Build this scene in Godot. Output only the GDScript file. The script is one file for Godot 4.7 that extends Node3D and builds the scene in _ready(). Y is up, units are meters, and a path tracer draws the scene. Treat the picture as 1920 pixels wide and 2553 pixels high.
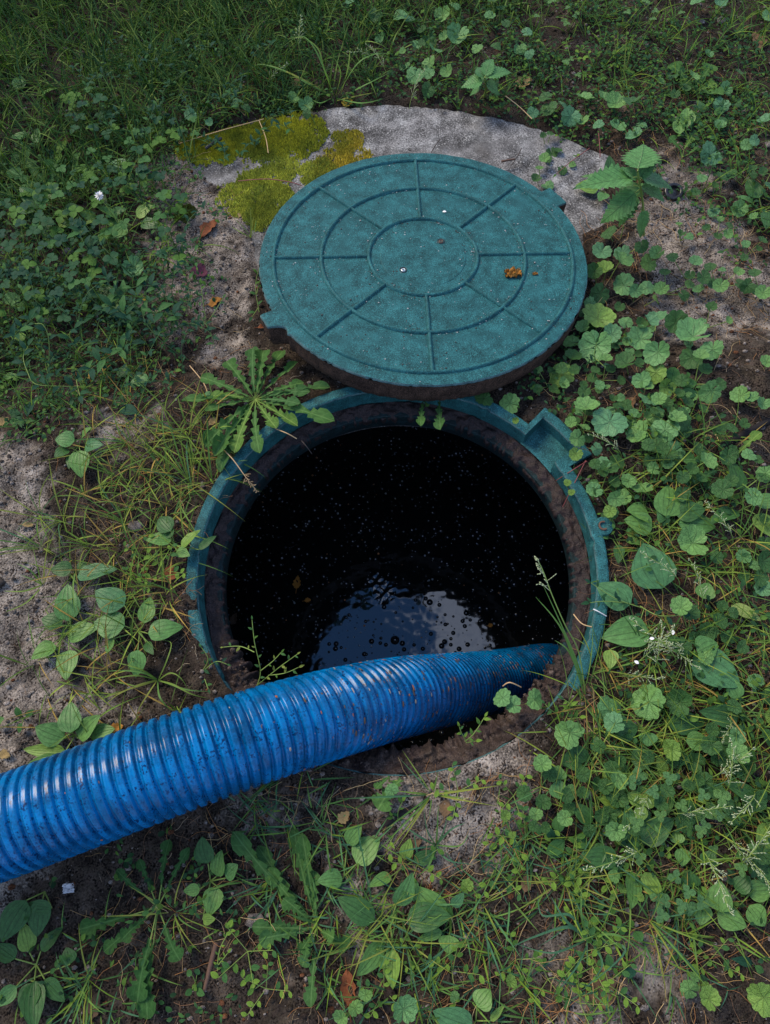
extends Node3D
# A manhole with its cover drawn aside, a suction hose hanging into it, in a weedy bit of ground.
# Units are metres. The frame of the manhole is level at y = 0, its middle at RING.

const RING := Vector2(0.008, -0.3694)
const HOSE_R := 0.0715
const HOSE := [Vector3(-0.681, 0.126, 0.020), Vector3(-0.505, 0.125, -0.023), Vector3(-0.318, 0.111, -0.071), Vector3(-0.156, 0.045, -0.112), Vector3(-0.027, -0.077, -0.144), Vector3(0.077, -0.235, -0.169), Vector3(0.170, -0.400, -0.193), Vector3(0.268, -0.552, -0.218), Vector3(0.376, -0.691, -0.243), Vector3(0.481, -0.851, -0.257)]
const SLAB := Vector2(-0.036, -0.645)
const SLAB_R := 0.975
const SLAB_Y := -0.09
var rng := RandomNumberGenerator.new()
var na := FastNoiseLite.new()
var nb := FastNoiseLite.new()
var nc := FastNoiseLite.new()
var taken := {}
var M := {}
var mesh_of := {}
var hose_line: PackedVector3Array


# ------------------------------------------------------------------ helpers
func thing(called: String, label: String, category: String, at := Vector3.ZERO, group := "") -> Node3D:
	var o := Node3D.new()
	o.name = called
	o.position = at
	add_child(o, true)
	return tag(o, label, category, group)


func tag(o: Node3D, label: String, category := "", group := "", kind := "") -> Node3D:
	if label: o.set_meta("label", label)
	if category: o.set_meta("category", category)
	if group: o.set_meta("group", group)
	if kind: o.set_meta("kind", kind)
	return o


func part(parent: Node3D, called: String, mesh: Mesh, m: Material, xf := Transform3D()) -> MeshInstance3D:
	var o := MeshInstance3D.new()
	o.name = called
	o.mesh = mesh
	o.material_override = m
	o.transform = xf
	parent.add_child(o, true)
	return o


func structure(called: String, mesh: Mesh, m: Material, label := "") -> MeshInstance3D:
	var o := part(self, called, mesh, m)
	o.set_meta("kind", "structure")
	if label: o.set_meta("label", label)
	return o


func scatter(parent: Node3D, called: String, mesh: Mesh, m: Material, xs: Array, cs: Array, label := "") -> void:
	var mm := MultiMesh.new()
	mm.transform_format = MultiMesh.TRANSFORM_3D
	mm.use_colors = true
	mm.mesh = mesh
	mm.instance_count = xs.size()
	for i in xs.size():
		mm.set_instance_transform(i, xs[i])
		mm.set_instance_color(i, cs[i])
	var o := MultiMeshInstance3D.new()
	o.name = called
	o.multimesh = mm
	o.material_override = m
	parent.add_child(o, true)
	o.set_meta("kind", "stuff")
	if label: o.set_meta("label", label)


# rows of points (all of one length) become one smooth sheet
func sheet(p: PackedVector3Array, uv: PackedVector2Array, cols: int, colors := PackedColorArray(), flip := false) -> ArrayMesh:
	var rows := p.size() / cols
	var n := PackedVector3Array()
	n.resize(p.size())
	var idx := PackedInt32Array()
	idx.resize((rows - 1) * (cols - 1) * 6)
	var k := 0
	for i in rows - 1:
		for j in cols - 1:
			var a := i * cols + j
			var b := a + 1
			var c := a + cols
			var d := c + 1
			var f := (p[c] - p[b]).cross(p[d] - p[a])
			if flip: f = -f
			n[a] += f
			n[b] += f
			n[c] += f
			n[d] += f
			if flip:
				idx[k] = a; idx[k + 1] = c; idx[k + 2] = b
				idx[k + 3] = b; idx[k + 4] = c; idx[k + 5] = d
			else:
				idx[k] = a; idx[k + 1] = b; idx[k + 2] = c
				idx[k + 3] = b; idx[k + 4] = d; idx[k + 5] = c
			k += 6
	for i in rows:
		var a := i * cols
		var b := a + cols - 1
		if p[a].distance_squared_to(p[b]) < 1e-10:
			n[a] += n[b]
			n[b] = n[a]
	for i in n.size():
		n[i] = n[i].normalized() if n[i].length_squared() > 0.0 else Vector3.UP
	var arr := []
	arr.resize(Mesh.ARRAY_MAX)
	arr[Mesh.ARRAY_VERTEX] = p
	arr[Mesh.ARRAY_NORMAL] = n
	arr[Mesh.ARRAY_INDEX] = idx
	if uv.size(): arr[Mesh.ARRAY_TEX_UV] = uv
	if colors.size(): arr[Mesh.ARRAY_COLOR] = colors
	var m := ArrayMesh.new()
	m.add_surface_from_arrays(Mesh.PRIMITIVE_TRIANGLES, arr)
	return m


func joined(meshes: Array, xs: Array) -> ArrayMesh:
	var st := SurfaceTool.new()
	st.begin(Mesh.PRIMITIVE_TRIANGLES)
	for i in meshes.size():
		st.append_from(meshes[i], 0, xs[i])
	return st.commit()


# a tube along points, its radius running from r0 to r1
func tube(pts: PackedVector3Array, r0: float, r1: float, sides := 6, lumps := 0.0) -> ArrayMesh:
	var p := PackedVector3Array()
	var uv := PackedVector2Array()
	var side := Vector3.ZERO
	var last := pts.size() - 1
	for i in pts.size():
		var t := float(i) / last
		var dir := (pts[mini(i + 1, last)] - pts[maxi(i - 1, 0)]).normalized()
		if side == Vector3.ZERO: side = dir.cross(Vector3(0.3, 0.2, 0.93)).normalized()
		side = (side - dir * side.dot(dir)).normalized()
		var up := side.cross(dir)
		for j in sides + 1:
			var a := TAU * j / sides
			var r := lerpf(r0, r1, t)
			if lumps > 0.0: r *= 1.0 + lumps * nb.get_noise_3d(pts[i].x * 900 + cos(a) * 30, pts[i].y * 900 + sin(a) * 30, pts[i].z * 900)
			p.append(pts[i] + (side * cos(a) + up * sin(a)) * r)
			uv.append(Vector2(t, float(j) / sides))
	return sheet(p, uv, sides + 1)


func curve_points(c: Array, per: int) -> PackedVector3Array:
	var out := PackedVector3Array()
	for i in c.size() - 1:
		var a: Vector3 = c[maxi(i - 1, 0)]
		var b: Vector3 = c[i]
		var d: Vector3 = c[i + 1]
		var e: Vector3 = c[mini(i + 2, c.size() - 1)]
		for k in per:
			out.append(b.cubic_interpolate(d, a, e, float(k) / per))
	out.append(c[-1])
	return out


# a solid of revolution round y: profile of (radius, height)
func lathe(profile: Array, seg := 64, wob := 0.0) -> ArrayMesh:
	var p := PackedVector3Array()
	var uv := PackedVector2Array()
	for i in profile.size():
		for j in seg + 1:
			var a := TAU * (j % seg) / seg
			var r: float = profile[i].x
			var y: float = profile[i].y
			if wob > 0.0:
				var k := nb.get_noise_3d(cos(a) * r * 400, y * 400, sin(a) * r * 400) * wob
				r += k
				y += k * 0.5
			p.append(Vector3(cos(a) * r, y, -sin(a) * r))
			uv.append(Vector2(float(j) / seg, float(i) / profile.size()))
	return sheet(p, uv, seg + 1)


func box(size: Vector3, bevel: float) -> ArrayMesh:
	var p := PackedVector3Array()
	var hx := size.x / 2
	var hz := size.z / 2
	var y := size.y
	for row in [[hx, hz, 0.0], [hx, hz, y - bevel], [hx - bevel, hz - bevel, y], [0.0, 0.0, y]]:
		for c in [[-1, -1], [1, -1], [1, 1], [-1, 1], [-1, -1]]:
			p.append(Vector3(c[0] * row[0], row[2], c[1] * row[1]))
	var st := SurfaceTool.new()
	st.begin(Mesh.PRIMITIVE_TRIANGLES)
	st.set_smooth_group(-1)
	for i in 3:
		for j in 4:
			var a := i * 5 + j
			for k in [a, a + 5, a + 1, a + 1, a + 5, a + 6]: st.add_vertex(p[k])
	st.generate_normals()
	return st.commit()


func lay(dir: Vector3, up: Vector3, sx: float, sy: float, sz: float, at: Vector3) -> Transform3D:
	var x := dir.normalized()
	var z := x.cross(up).normalized()
	return Transform3D(Basis(x * sx, z.cross(x) * sy, z * sz), at)


func ss(a: float, b: float, x: float) -> float:
	return smoothstep(a, b, x)


func blobs(list: Array, x: float, z: float) -> float:
	var v := 0.0
	for b in list:
		var d: float = ((x - b[0]) * (x - b[0]) + (z - b[1]) * (z - b[1])) / (b[2] * b[2])
		if d < 1.0: v = maxf(v, (b[3] if b.size() > 3 else 1.0) * (1.0 - d * d))
	return v


func lin(r: float, g: float, b: float) -> Color:
	return Color(r, g, b)


# ------------------------------------------------------------------ textures
func bytes_of(noise: FastNoiseLite, size: int) -> PackedByteArray:
	var im := noise.get_seamless_image(size, size, false, false, 0.15, true)
	im.convert(Image.FORMAT_L8)
	return im.get_data()


func noise(kind: int, freq: float, seed_: int, oct := 4, gain := 0.5) -> FastNoiseLite:
	var f := FastNoiseLite.new()
	f.noise_type = kind
	f.frequency = freq
	f.seed = seed_
	f.fractal_octaves = oct
	f.fractal_gain = gain
	f.fractal_type = FastNoiseLite.FRACTAL_FBM if oct > 1 else FastNoiseLite.FRACTAL_NONE
	return f


func rgb_texture(size: int, data: PackedByteArray) -> ImageTexture:
	return ImageTexture.create_from_image(Image.create_from_data(size, size, false, Image.FORMAT_RGB8, data))


func grey_texture(size: int, data: PackedByteArray) -> ImageTexture:
	return ImageTexture.create_from_image(Image.create_from_data(size, size, false, Image.FORMAT_L8, data))


func mat(albedo: Color, rough: float, spec := 0.5) -> StandardMaterial3D:
	var m := StandardMaterial3D.new()
	m.albedo_color = albedo.linear_to_srgb()
	m.roughness = rough
	m.metallic_specular = spec
	m.cull_mode = BaseMaterial3D.CULL_DISABLED
	return m


func triplanar(m: StandardMaterial3D, per_metre: float, world := true) -> StandardMaterial3D:
	m.uv1_triplanar = true
	m.uv1_world_triplanar = world
	m.uv1_scale = Vector3.ONE * per_metre
	m.uv1_triplanar_sharpness = 4.0
	return m


# speckled stone, soil or cast compound: a base with dark and pale grains and broader stains
func grain(size: int, seed_: int, base: Vector3, dark: Vector3, pale: Vector3, fine: float, stain: float, pale_over: int, dark_under: int) -> Array:
	var a := bytes_of(noise(FastNoiseLite.TYPE_SIMPLEX_SMOOTH, 0.012, seed_, 5, 0.6), size)
	var b := bytes_of(noise(FastNoiseLite.TYPE_SIMPLEX_SMOOTH, 0.16, seed_ + 1, 3, 0.6), size)
	var c := bytes_of(noise(FastNoiseLite.TYPE_VALUE, 0.45, seed_ + 2, 2, 0.7), size)
	var d := bytes_of(noise(FastNoiseLite.TYPE_SIMPLEX_SMOOTH, 0.03, seed_ + 3, 4, 0.65), size)
	var out := PackedByteArray()
	out.resize(size * size * 3)
	var hgt := PackedByteArray()
	hgt.resize(size * size)
	for i in size * size:
		var v := 1.0 + (a[i] - 128) * stain / 128.0 + (b[i] - 128) * fine / 128.0 + (c[i] - 128) * fine * 0.8 / 128.0
		var r := base.x * v
		var g := base.y * v
		var bl := base.z * v
		var k := c[i] * 0.6 + d[i] * 0.4 + (b[i] - 128) * 0.3
		if k > pale_over:
			var t := clampf((k - pale_over) / 18.0, 0.0, 1.0)
			r = lerpf(r, pale.x, t); g = lerpf(g, pale.y, t); bl = lerpf(bl, pale.z, t)
		var q := b[i] * 0.55 + d[i] * 0.45
		if q < dark_under:
			var t := clampf((dark_under - q) / 22.0, 0.0, 1.0)
			r = lerpf(r, dark.x, t); g = lerpf(g, dark.y, t); bl = lerpf(bl, dark.z, t)
		out[i * 3] = clampi(int(r), 0, 255)
		out[i * 3 + 1] = clampi(int(g), 0, 255)
		out[i * 3 + 2] = clampi(int(bl), 0, 255)
		hgt[i] = clampi(int(b[i] * 0.5 + c[i] * 0.35 + a[i] * 0.15), 0, 255)
	return [rgb_texture(size, out), grey_texture(size, hgt)]


func bumpy(m: StandardMaterial3D, t: Texture2D, cm: float) -> StandardMaterial3D:
	m.heightmap_enabled = true
	m.heightmap_texture = t
	m.heightmap_scale = cm
	return m


func make_materials() -> void:
	# teal cast compound of the cover and the frame
	var g := grain(720, 11, Vector3(178, 180, 180), Vector3(96, 96, 96), Vector3(255, 250, 246), 0.28, 0.24, 166, 84)
	M.teal = triplanar(bumpy(mat(Color(0.038, 0.184, 0.195), 0.6, 0.26), g[1], 0.045), 2.6, false)
	M.teal.albedo_texture = g[0]
	M.teal_frame = triplanar(bumpy(mat(Color(0.040, 0.190, 0.200), 0.6, 0.26), g[1], 0.05), 2.9)
	M.teal_frame.albedo_texture = g[0]
	# caked dirt on the side of the cover and in the seat of the frame
	g = grain(384, 21, Vector3(180, 172, 168), Vector3(84, 80, 78), Vector3(250, 232, 215), 0.45, 0.26, 174, 100)
	M.caked = triplanar(bumpy(mat(Color(0.115, 0.078, 0.060), 0.9, 0.3), g[1], 0.25), 5.5, false)
	M.caked.albedo_texture = g[0]
	M.mud = triplanar(bumpy(mat(Color(1, 1, 1), 0.62, 0.35), g[1], 0.22), 5.0)
	M.mud.albedo_texture = g[0]
	M.mud.vertex_color_use_as_albedo = true
	# soil: the mesh carries the broad colours, this the grain
	g = grain(720, 31, Vector3(190, 186, 184), Vector3(60, 54, 52), Vector3(248, 244, 238), 0.32, 0.42, 172, 106)
	M.soil = triplanar(bumpy(mat(Color(1, 1, 1), 0.95, 0.25), g[1], 0.30), 1.9)
	M.soil.albedo_texture = g[0]
	M.soil.vertex_color_use_as_albedo = true
	M.crumb = triplanar(mat(Color(1, 1, 1), 0.95, 0.25), 6.0)
	M.crumb.albedo_texture = g[0]
	M.crumb.vertex_color_use_as_albedo = true
	# concrete
	g = grain(640, 41, Vector3(172, 172, 174), Vector3(84, 82, 80), Vector3(255, 255, 255), 0.30, 0.42, 162, 94)
	M.concrete = triplanar(bumpy(mat(Color(0.39, 0.385, 0.36), 0.92, 0.3), g[1], 0.12), 1.7)
	M.concrete.albedo_texture = g[0]
	M.concrete.vertex_color_use_as_albedo = true
	M.dark_teal = triplanar(bumpy(mat(Color(0.014, 0.040, 0.043), 0.6, 0.3), g[1], 0.2), 5.0)  # a much darker teal than the rim, for the seat and neck wall
	M.dark_teal.albedo_texture = g[0]
	M.wet = mat(Color(0.09, 0.088, 0.082), 0.7, 0.3)
	M.water = mat(Color(0.005, 0.006, 0.006), 0.05, 0.66)
	# blue hose plastic, rubbed and soiled
	g = grain(384, 51, Vector3(210, 215, 222), Vector3(60, 96, 120), Vector3(240, 250, 255), 0.12, 0.36, 236, 99)
	M.hose = triplanar(mat(Color(0.0, 0.145, 0.36), 0.22, 0.34), 3.4)
	M.hose.albedo_texture = g[0]
	M.plain = mat(Color(1, 1, 1), 0.8, 0.3)
	M.plain.vertex_color_use_as_albedo = true
	M.blade = mat(Color(1, 1, 1), 0.55, 0.18)
	M.blade.vertex_color_use_as_albedo = true
	M.blade.backlight_enabled = true
	M.blade.backlight = Color(0.5, 0.6, 0.2)
	M.steel = mat(Color(0.6, 0.6, 0.6), 0.35)
	M.steel.metallic = 1.0
	M.black = mat(Color(0.012, 0.012, 0.013), 0.35)
	M.rust = mat(Color(0.10, 0.055, 0.035), 0.85)
	M.white = mat(Color(0.75, 0.74, 0.72), 0.6)
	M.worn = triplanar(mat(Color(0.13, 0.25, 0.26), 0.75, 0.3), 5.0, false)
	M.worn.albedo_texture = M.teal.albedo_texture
	M.paper = mat(Color(0.46, 0.47, 0.48), 0.7, 0.3)
	M.wood = triplanar(mat(Color(0.10, 0.075, 0.06), 0.9, 0.3), 14.0)
	M.wood.albedo_texture = g[0]
	M.bark = mat(Color(0.016, 0.014, 0.014), 0.85, 0.3)
	M.red_stem = mat(Color(0.20, 0.045, 0.04), 0.5)
	M.straw = mat(Color(0.48, 0.33, 0.17), 0.7, 0.3)
	M.stalk = mat(Color(0.16, 0.24, 0.05), 0.5, 0.4)
	M.stalk_dark = mat(Color(0.06, 0.11, 0.035), 0.6, 0.25)
	M.stalk_brown = mat(Color(0.16, 0.11, 0.05), 0.6, 0.4)
	make_leaf_materials()


# vein relief and colour of a leaf, drawn once for each kind
func leaf_texture(kind: String) -> Array:
	var size := 160
	var out := PackedByteArray()
	out.resize(size * size * 3)
	var hgt := PackedByteArray()
	hgt.resize(size * size)
	var f := noise(FastNoiseLite.TYPE_SIMPLEX_SMOOTH, 0.035, 7 + kind.length(), 4, 0.6)
	var f2 := noise(FastNoiseLite.TYPE_SIMPLEX_SMOOTH, 0.14, 17 + kind.length(), 2, 0.6)
	for yy in size:
		for xx in size:
			var u := (xx + 0.5) / size
			var v := (yy + 0.5) / size * 2.0 - 1.0
			var vein := 0.0
			var puff := 0.0
			if kind == "plantain":
				# arcs from base to tip
				var spread := maxf(0.12, pow(sin(PI * clampf(u * 0.96 + 0.02, 0.0, 1.0)), 0.7))
				var s := absf(v) / spread
				for k in [0.0, 0.36, 0.70]:
					vein = maxf(vein, (1.0 if k == 0.0 else 0.7) - absf(s - k) / (0.05 if k > 0.0 else 0.06))
				puff = 0.4 * absf(sin(s * 8.9))
			elif kind == "ivy":
				var x := u * 2.0 - 1.0
				var rr := sqrt(x * x + v * v)
				var a := atan2(v, x)
				for k in 7:
					var ak := (k - 3) * 0.82
					var bow := 0.10 * sin(rr * 5.0 + k)
					var da := absf(wrapf(a - ak - bow, -PI, PI)) * rr
					vein = maxf(vein, 0.9 - da / (0.050 - 0.022 * rr))
					for e in [[0.34, 0.75], [0.58, 0.6]]:
						if rr > e[0]:
							for sgn in [-1.0, 1.0]:
								var db := absf(wrapf(a - ak - bow - sgn * (rr - e[0]) * e[1], -PI, PI)) * rr
								vein = maxf(vein, 0.6 - db / 0.035)
				puff = 0.35 + 0.9 * f.get_noise_2d(xx * 2.4, yy * 2.4)
			elif kind == "nettle":
				vein = 1.0 - absf(v) / 0.05
				var q := fposmod((u - absf(v) * 0.34) * 9.0, 1.0)
				vein = maxf(vein, 0.9 - absf(q - 0.5) * 9.0)
				puff = 1.0 - absf(q - 0.5) * 1.4
			elif kind == "dandelion":
				vein = 1.0 - absf(v) / 0.11
				var q := fposmod((u - absf(v) * 0.12) * 8.0, 1.0)
				vein = maxf(vein, 0.45 - absf(q - 0.5) * 6.0)
			else:
				vein = 1.0 - absf(v) / 0.07
				var q := fposmod((u - absf(v) * 0.25) * 6.0, 1.0)
				vein = maxf(vein, 0.4 - absf(q - 0.5) * 5.0)
			vein = clampf(vein, 0.0, 1.0)
			var t := f.get_noise_2d(xx, yy)
			var w := f2.get_noise_2d(xx, yy)
			var b := 0.82 + 0.13 * t + 0.07 * w
			if kind != "dandelion" and kind != "dead" and vein > 0.1: b -= 0.20 * vein
			var lift := vein * (0.30 if kind == "dandelion" else 0.0)
			out[(yy * size + xx) * 3] = clampi(int(255 * (b * 0.94 + lift * 1.2)), 0, 255)
			out[(yy * size + xx) * 3 + 1] = clampi(int(255 * (b + lift * 0.7)), 0, 255)
			out[(yy * size + xx) * 3 + 2] = clampi(int(255 * (b * 0.95 + lift)), 0, 255)
			hgt[yy * size + xx] = clampi(int(150 + puff * 60 - vein * 60 + w * 16 + t * 14), 0, 255)
	return [rgb_texture(size, out), grey_texture(size, hgt)]


func make_leaf_materials() -> void:
	var tints := {
		"plantain": [Color(0.165, 0.31, 0.08), Color(0.13, 0.275, 0.085), Color(0.1, 0.24, 0.1), Color(0.24, 0.36, 0.07), Color(0.06, 0.15, 0.042), Color(0.34, 0.4, 0.12)],
		"ivy": [Color(0.205, 0.375, 0.115), Color(0.18, 0.36, 0.135), Color(0.16, 0.335, 0.16), Color(0.235, 0.365, 0.075), Color(0.07, 0.165, 0.046), Color(0.34, 0.37, 0.11)],
		"nettle": [Color(0.14, 0.31, 0.1), Color(0.12, 0.27, 0.1), Color(0.09, 0.22, 0.085), Color(0.17, 0.31, 0.08)],
		"dandelion": [Color(0.085, 0.180, 0.05), Color(0.07, 0.155, 0.05), Color(0.048, 0.12, 0.035), Color(0.145, 0.245, 0.055)],
		"small": [Color(0.075, 0.175, 0.056), Color(0.034, 0.1, 0.046), Color(0.1, 0.2, 0.04), Color(0.025, 0.08, 0.05), Color(0.22, 0.34, 0.055), Color(0.26, 0.29, 0.07)],
	}
	for kind in tints:
		var g := leaf_texture(kind)
		M[kind] = []
		for c in tints[kind]:
			var m := mat(c, 0.42, 0.33) if kind != "small" and kind != "dandelion" else mat(c, 0.58, 0.18)
			m.albedo_texture = g[0]
			bumpy(m, g[1], {"small": 0.03, "nettle": 0.28, "ivy": 0.30, "plantain": 0.13}.get(kind, 0.12))
			m.backlight_enabled = true
			m.backlight = Color(0.36, 0.46, 0.10)
			M[kind].append(m)
	M.tuft = []
	for c in [Color(0.085, 0.175, 0.045), Color(0.13, 0.20, 0.04), Color(0.19, 0.21, 0.045), Color(0.045, 0.120, 0.065)]:
		var m := mat(c, 0.5, 0.22)
		m.backlight_enabled = true
		m.backlight = Color(0.45, 0.6, 0.2)
		M.tuft.append(m)
	M.seed = mat(Color(0.36, 0.42, 0.24), 0.6, 0.3)
	M.pale_mark = mat(Color(0.22, 0.33, 0.13), 0.5, 0.4)
	var g := leaf_texture("dead")
	M.dead = []
	for c in [Color(0.30, 0.085, 0.035), Color(0.24, 0.13, 0.075), Color(0.42, 0.26, 0.12), Color(0.55, 0.34, 0.05), Color(0.15, 0.085, 0.06), Color(0.20, 0.05, 0.09), Color(0.62, 0.24, 0.05)]:
		var m := mat(c, 0.75, 0.3)
		m.albedo_texture = g[0]
		bumpy(m, g[1], 0.1)
		M.dead.append(m)


# ------------------------------------------------------------------ the ground
func soil_base(x: float, z: float) -> float:
	var dx := x - RING.x
	var dz := z - RING.y
	var r := sqrt(dx * dx + dz * dz)
	var a := rad_to_deg(atan2(-dz, dx))
	# level with the frame round the manhole, lower behind it
	var h := lerpf(-0.006, -0.086, ss(-0.62, -1.02, z))
	h += 0.016 * ss(0.45, 1.0, r) * nb.get_noise_2d(x * 40, z * 40)
	# soil has crept over the near edge of the frame
	var buried := ss(-28.0, -48.0, a) * ss(-176.0, -150.0, a)
	var left := ss(148.0, 176.0, a) + ss(-150.0, -172.0, a)
	var near_h := lerpf(-0.019, 0.006, buried)
	near_h = lerpf(near_h, -0.001 + 0.012 * na.get_noise_2d(x * 300, z * 300), clampf(left, 0.0, 1.0) * (1.0 - buried))
	h = lerpf(near_h, h, ss(0.385, 0.52, r))
	if a > 20.0 and a < 45.0: h = lerpf(-0.066 if r < 0.42 and a > 25.0 and a < 40.0 else -0.012, h, ss(0.43, 0.52, r))
	return h


func bare_slab(x: float, z: float) -> float:
	# where the concrete slab lies open to the sky
	var v := blobs([[-0.27, -1.50, 0.12], [-0.08, -1.52, 0.20], [0.12, -1.50, 0.27], [0.33, -1.46, 0.25], [0.47, -1.36, 0.17], [0.52, -1.22, 0.09], [0.14, -1.2, 0.40]], x, z)
	return clampf(v * 2.4, 0.0, 1.0)


func ground_height(x: float, z: float) -> float:
	var h := soil_base(x, z)
	var ds := Vector2(x, z).distance_to(SLAB)
	var on := 1.0 - ss(SLAB_R - 0.005, SLAB_R + 0.02, ds)
	var back := ss(-0.75, -1.0, z)
	# behind the frame the soil lies on the slab, except where that is bare
	h = lerpf(h, lerpf(SLAB_Y + 0.016, SLAB_Y - 0.02, bare_slab(x, z)), on * back)
	h = lerpf(h, SLAB_Y - 0.012, (1.0 - on) * back * ss(0.12, 0.0, ds - SLAB_R) * bare_slab(x, z))
	var rough := 0.005 * na.get_noise_2d(x * 260, z * 260) + 0.0035 * nb.get_noise_2d(x * 900, z * 900)
	rough += 0.012 * na.get_noise_2d(x * 60 + 500, z * 60)
	var r := Vector2(x, z).distance_to(RING)
	return h + rough * ss(0.352, 0.42, r) + rough * 0.35 * (1.0 - ss(0.352, 0.42, r))


const PALE := [[-0.30, -1.24, 0.20], [-0.34, -1.08, 0.14, 0.9], [-0.22, -1.36, 0.14], [-0.80, -0.55, 0.22], [-0.68, -0.33, 0.20], [-0.62, -0.12, 0.20, 0.9], [-0.70, 0.02, 0.16], [-0.40, -1.06, 0.15, 0.8], [-0.33, -1.28, 0.17], [-0.42, -1.40, 0.12], [0.74, -1.08, 0.17], [0.82, -0.95, 0.13], [0.70, -0.86, 0.12], [0.80, -1.28, 0.12, 0.7], [0.90, -0.80, 0.10], [-0.24, 0.02, 0.12, 0.4], [0.03, 0.05, 0.13, 0.9], [0.12, 0.02, 0.10, 0.9], [-0.30, -0.90, 0.08, 0.9], [0.20, 0.30, 0.12, 0.6], [0.35, 0.28, 0.10, 0.6], [-0.10, 0.16, 0.08, 0.5], [-0.50, -0.72, 0.10, 0.6]]


func soil_color(x: float, z: float) -> Color:
	var p := blobs(PALE, x, z) + 0.55 * na.get_noise_2d(x * 160 + 90, z * 160) + 0.6 * nb.get_noise_2d(x * 520, z * 520)
	var t := ss(0.30, 1.0, p)
	var q := 0.5 + 0.5 * nb.get_noise_2d(x * 200 + 300, z * 200)
	var dark := lin(0.036, 0.029, 0.022).lerp(lin(0.098, 0.079, 0.060), q)
	var pale := lin(0.45, 0.41, 0.355).lerp(lin(0.22, 0.190, 0.155), q)
	return dark.lerp(pale, t)


func build_ground() -> void:
	var p := PackedVector3Array()
	var c := PackedColorArray()
	var r := 0.3550
	var step := 0.0052
	var seg := 860
	while true:
		for j in seg + 1:
			var a := TAU * (j % seg) / seg
			var x := RING.x + cos(a) * r
			var z := RING.y - sin(a) * r
			if r < 4.0:
				p.append(Vector3(x, ground_height(x, z), z))
				c.append(soil_color(x, z))
			else:
				p.append(Vector3(x, -0.09 + 0.03 * na.get_noise_2d(x * 8, z * 8), z))
				c.append(lin(0.07, 0.085, 0.04))
		if r > 70.0: break
		if r > 0.8: step *= 1.006 if r < 1.9 else 1.16
		r += step
	structure("ground", sheet(p, PackedVector2Array(), seg + 1, c), M.soil, "bare sandy soil with litter round the manhole")


func build_slab() -> void:
	var p := PackedVector3Array()
	var c := PackedColorArray()
	var seg := 560
	# each row runs round the hole in the slab, from its lip out to the chipped rim and down
	var rows := []
	rows.append([0.0, -0.12, 0.0])
	for i in 66: rows.append([i / 66.0, 0.0, 0.0])
	for e in [[0.985, 0.0, 0.3], [0.992, -0.0005, 0.6], [0.997, -0.0015, 0.9], [1.0, -0.004, 1.0], [1.003, -0.010, 1.0], [1.004, -0.022, 0.9], [1.005, -0.05, 0.7], [1.006, -0.12, 0.5]]: rows.append(e)
	var off := SLAB - RING
	for e in rows:
		for j in seg + 1:
			var a := TAU * (j % seg) / seg
			var u := Vector2(cos(a), -sin(a))
			var along := u.dot(off)
			var far := along + sqrt(along * along - off.length_squared() + SLAB_R * SLAB_R)
			var chip: float = na.get_noise_2d(u.x * 260, u.y * 260) * 0.011 + nb.get_noise_2d(u.x * 900, u.y * 900) * 0.008
			chip = minf(chip, 0.004)
			var rr: float = lerpf(0.386, far, e[0]) + chip * e[2]
			var x := RING.x + u.x * rr
			var z := RING.y + u.y * rr
			var y: float = SLAB_Y + e[1] + 0.0016 * na.get_noise_2d(x * 70, z * 70) + 0.0008 * nb.get_noise_2d(x * 1400, z * 1400)
			p.append(Vector3(x, y, z))
			var w := ss(0.10, 0.42, nb.get_noise_2d(x * 170 + 40, z * 170) + 0.35 * na.get_noise_2d(x * 700, z * 700))
			var s := ss(0.05, 0.5, na.get_noise_2d(x * 90 + 800, z * 90))
			c.append(lin(0.80, 0.79, 0.79).lerp(lin(1.55, 1.55, 1.56), w).lerp(lin(0.42, 0.38, 0.33), s * 0.8))
	var t := part(self, "concrete_slab", sheet(p, PackedVector2Array(), seg + 1, c), M.concrete)
	tag(t, "round grey concrete slab with a chipped rim under the green cover", "concrete slab")


# ------------------------------------------------------------------ manhole frame
func pocket(a: float, inner: bool) -> float:
	# the square pocket for the lug of the cover, on the far right of the frame
	if inner: return 0.4035 if a > 27.0 and a < 39.4 else 0.3529
	return 0.424 if a > 23.6 and a < 41.0 else 0.375


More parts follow.
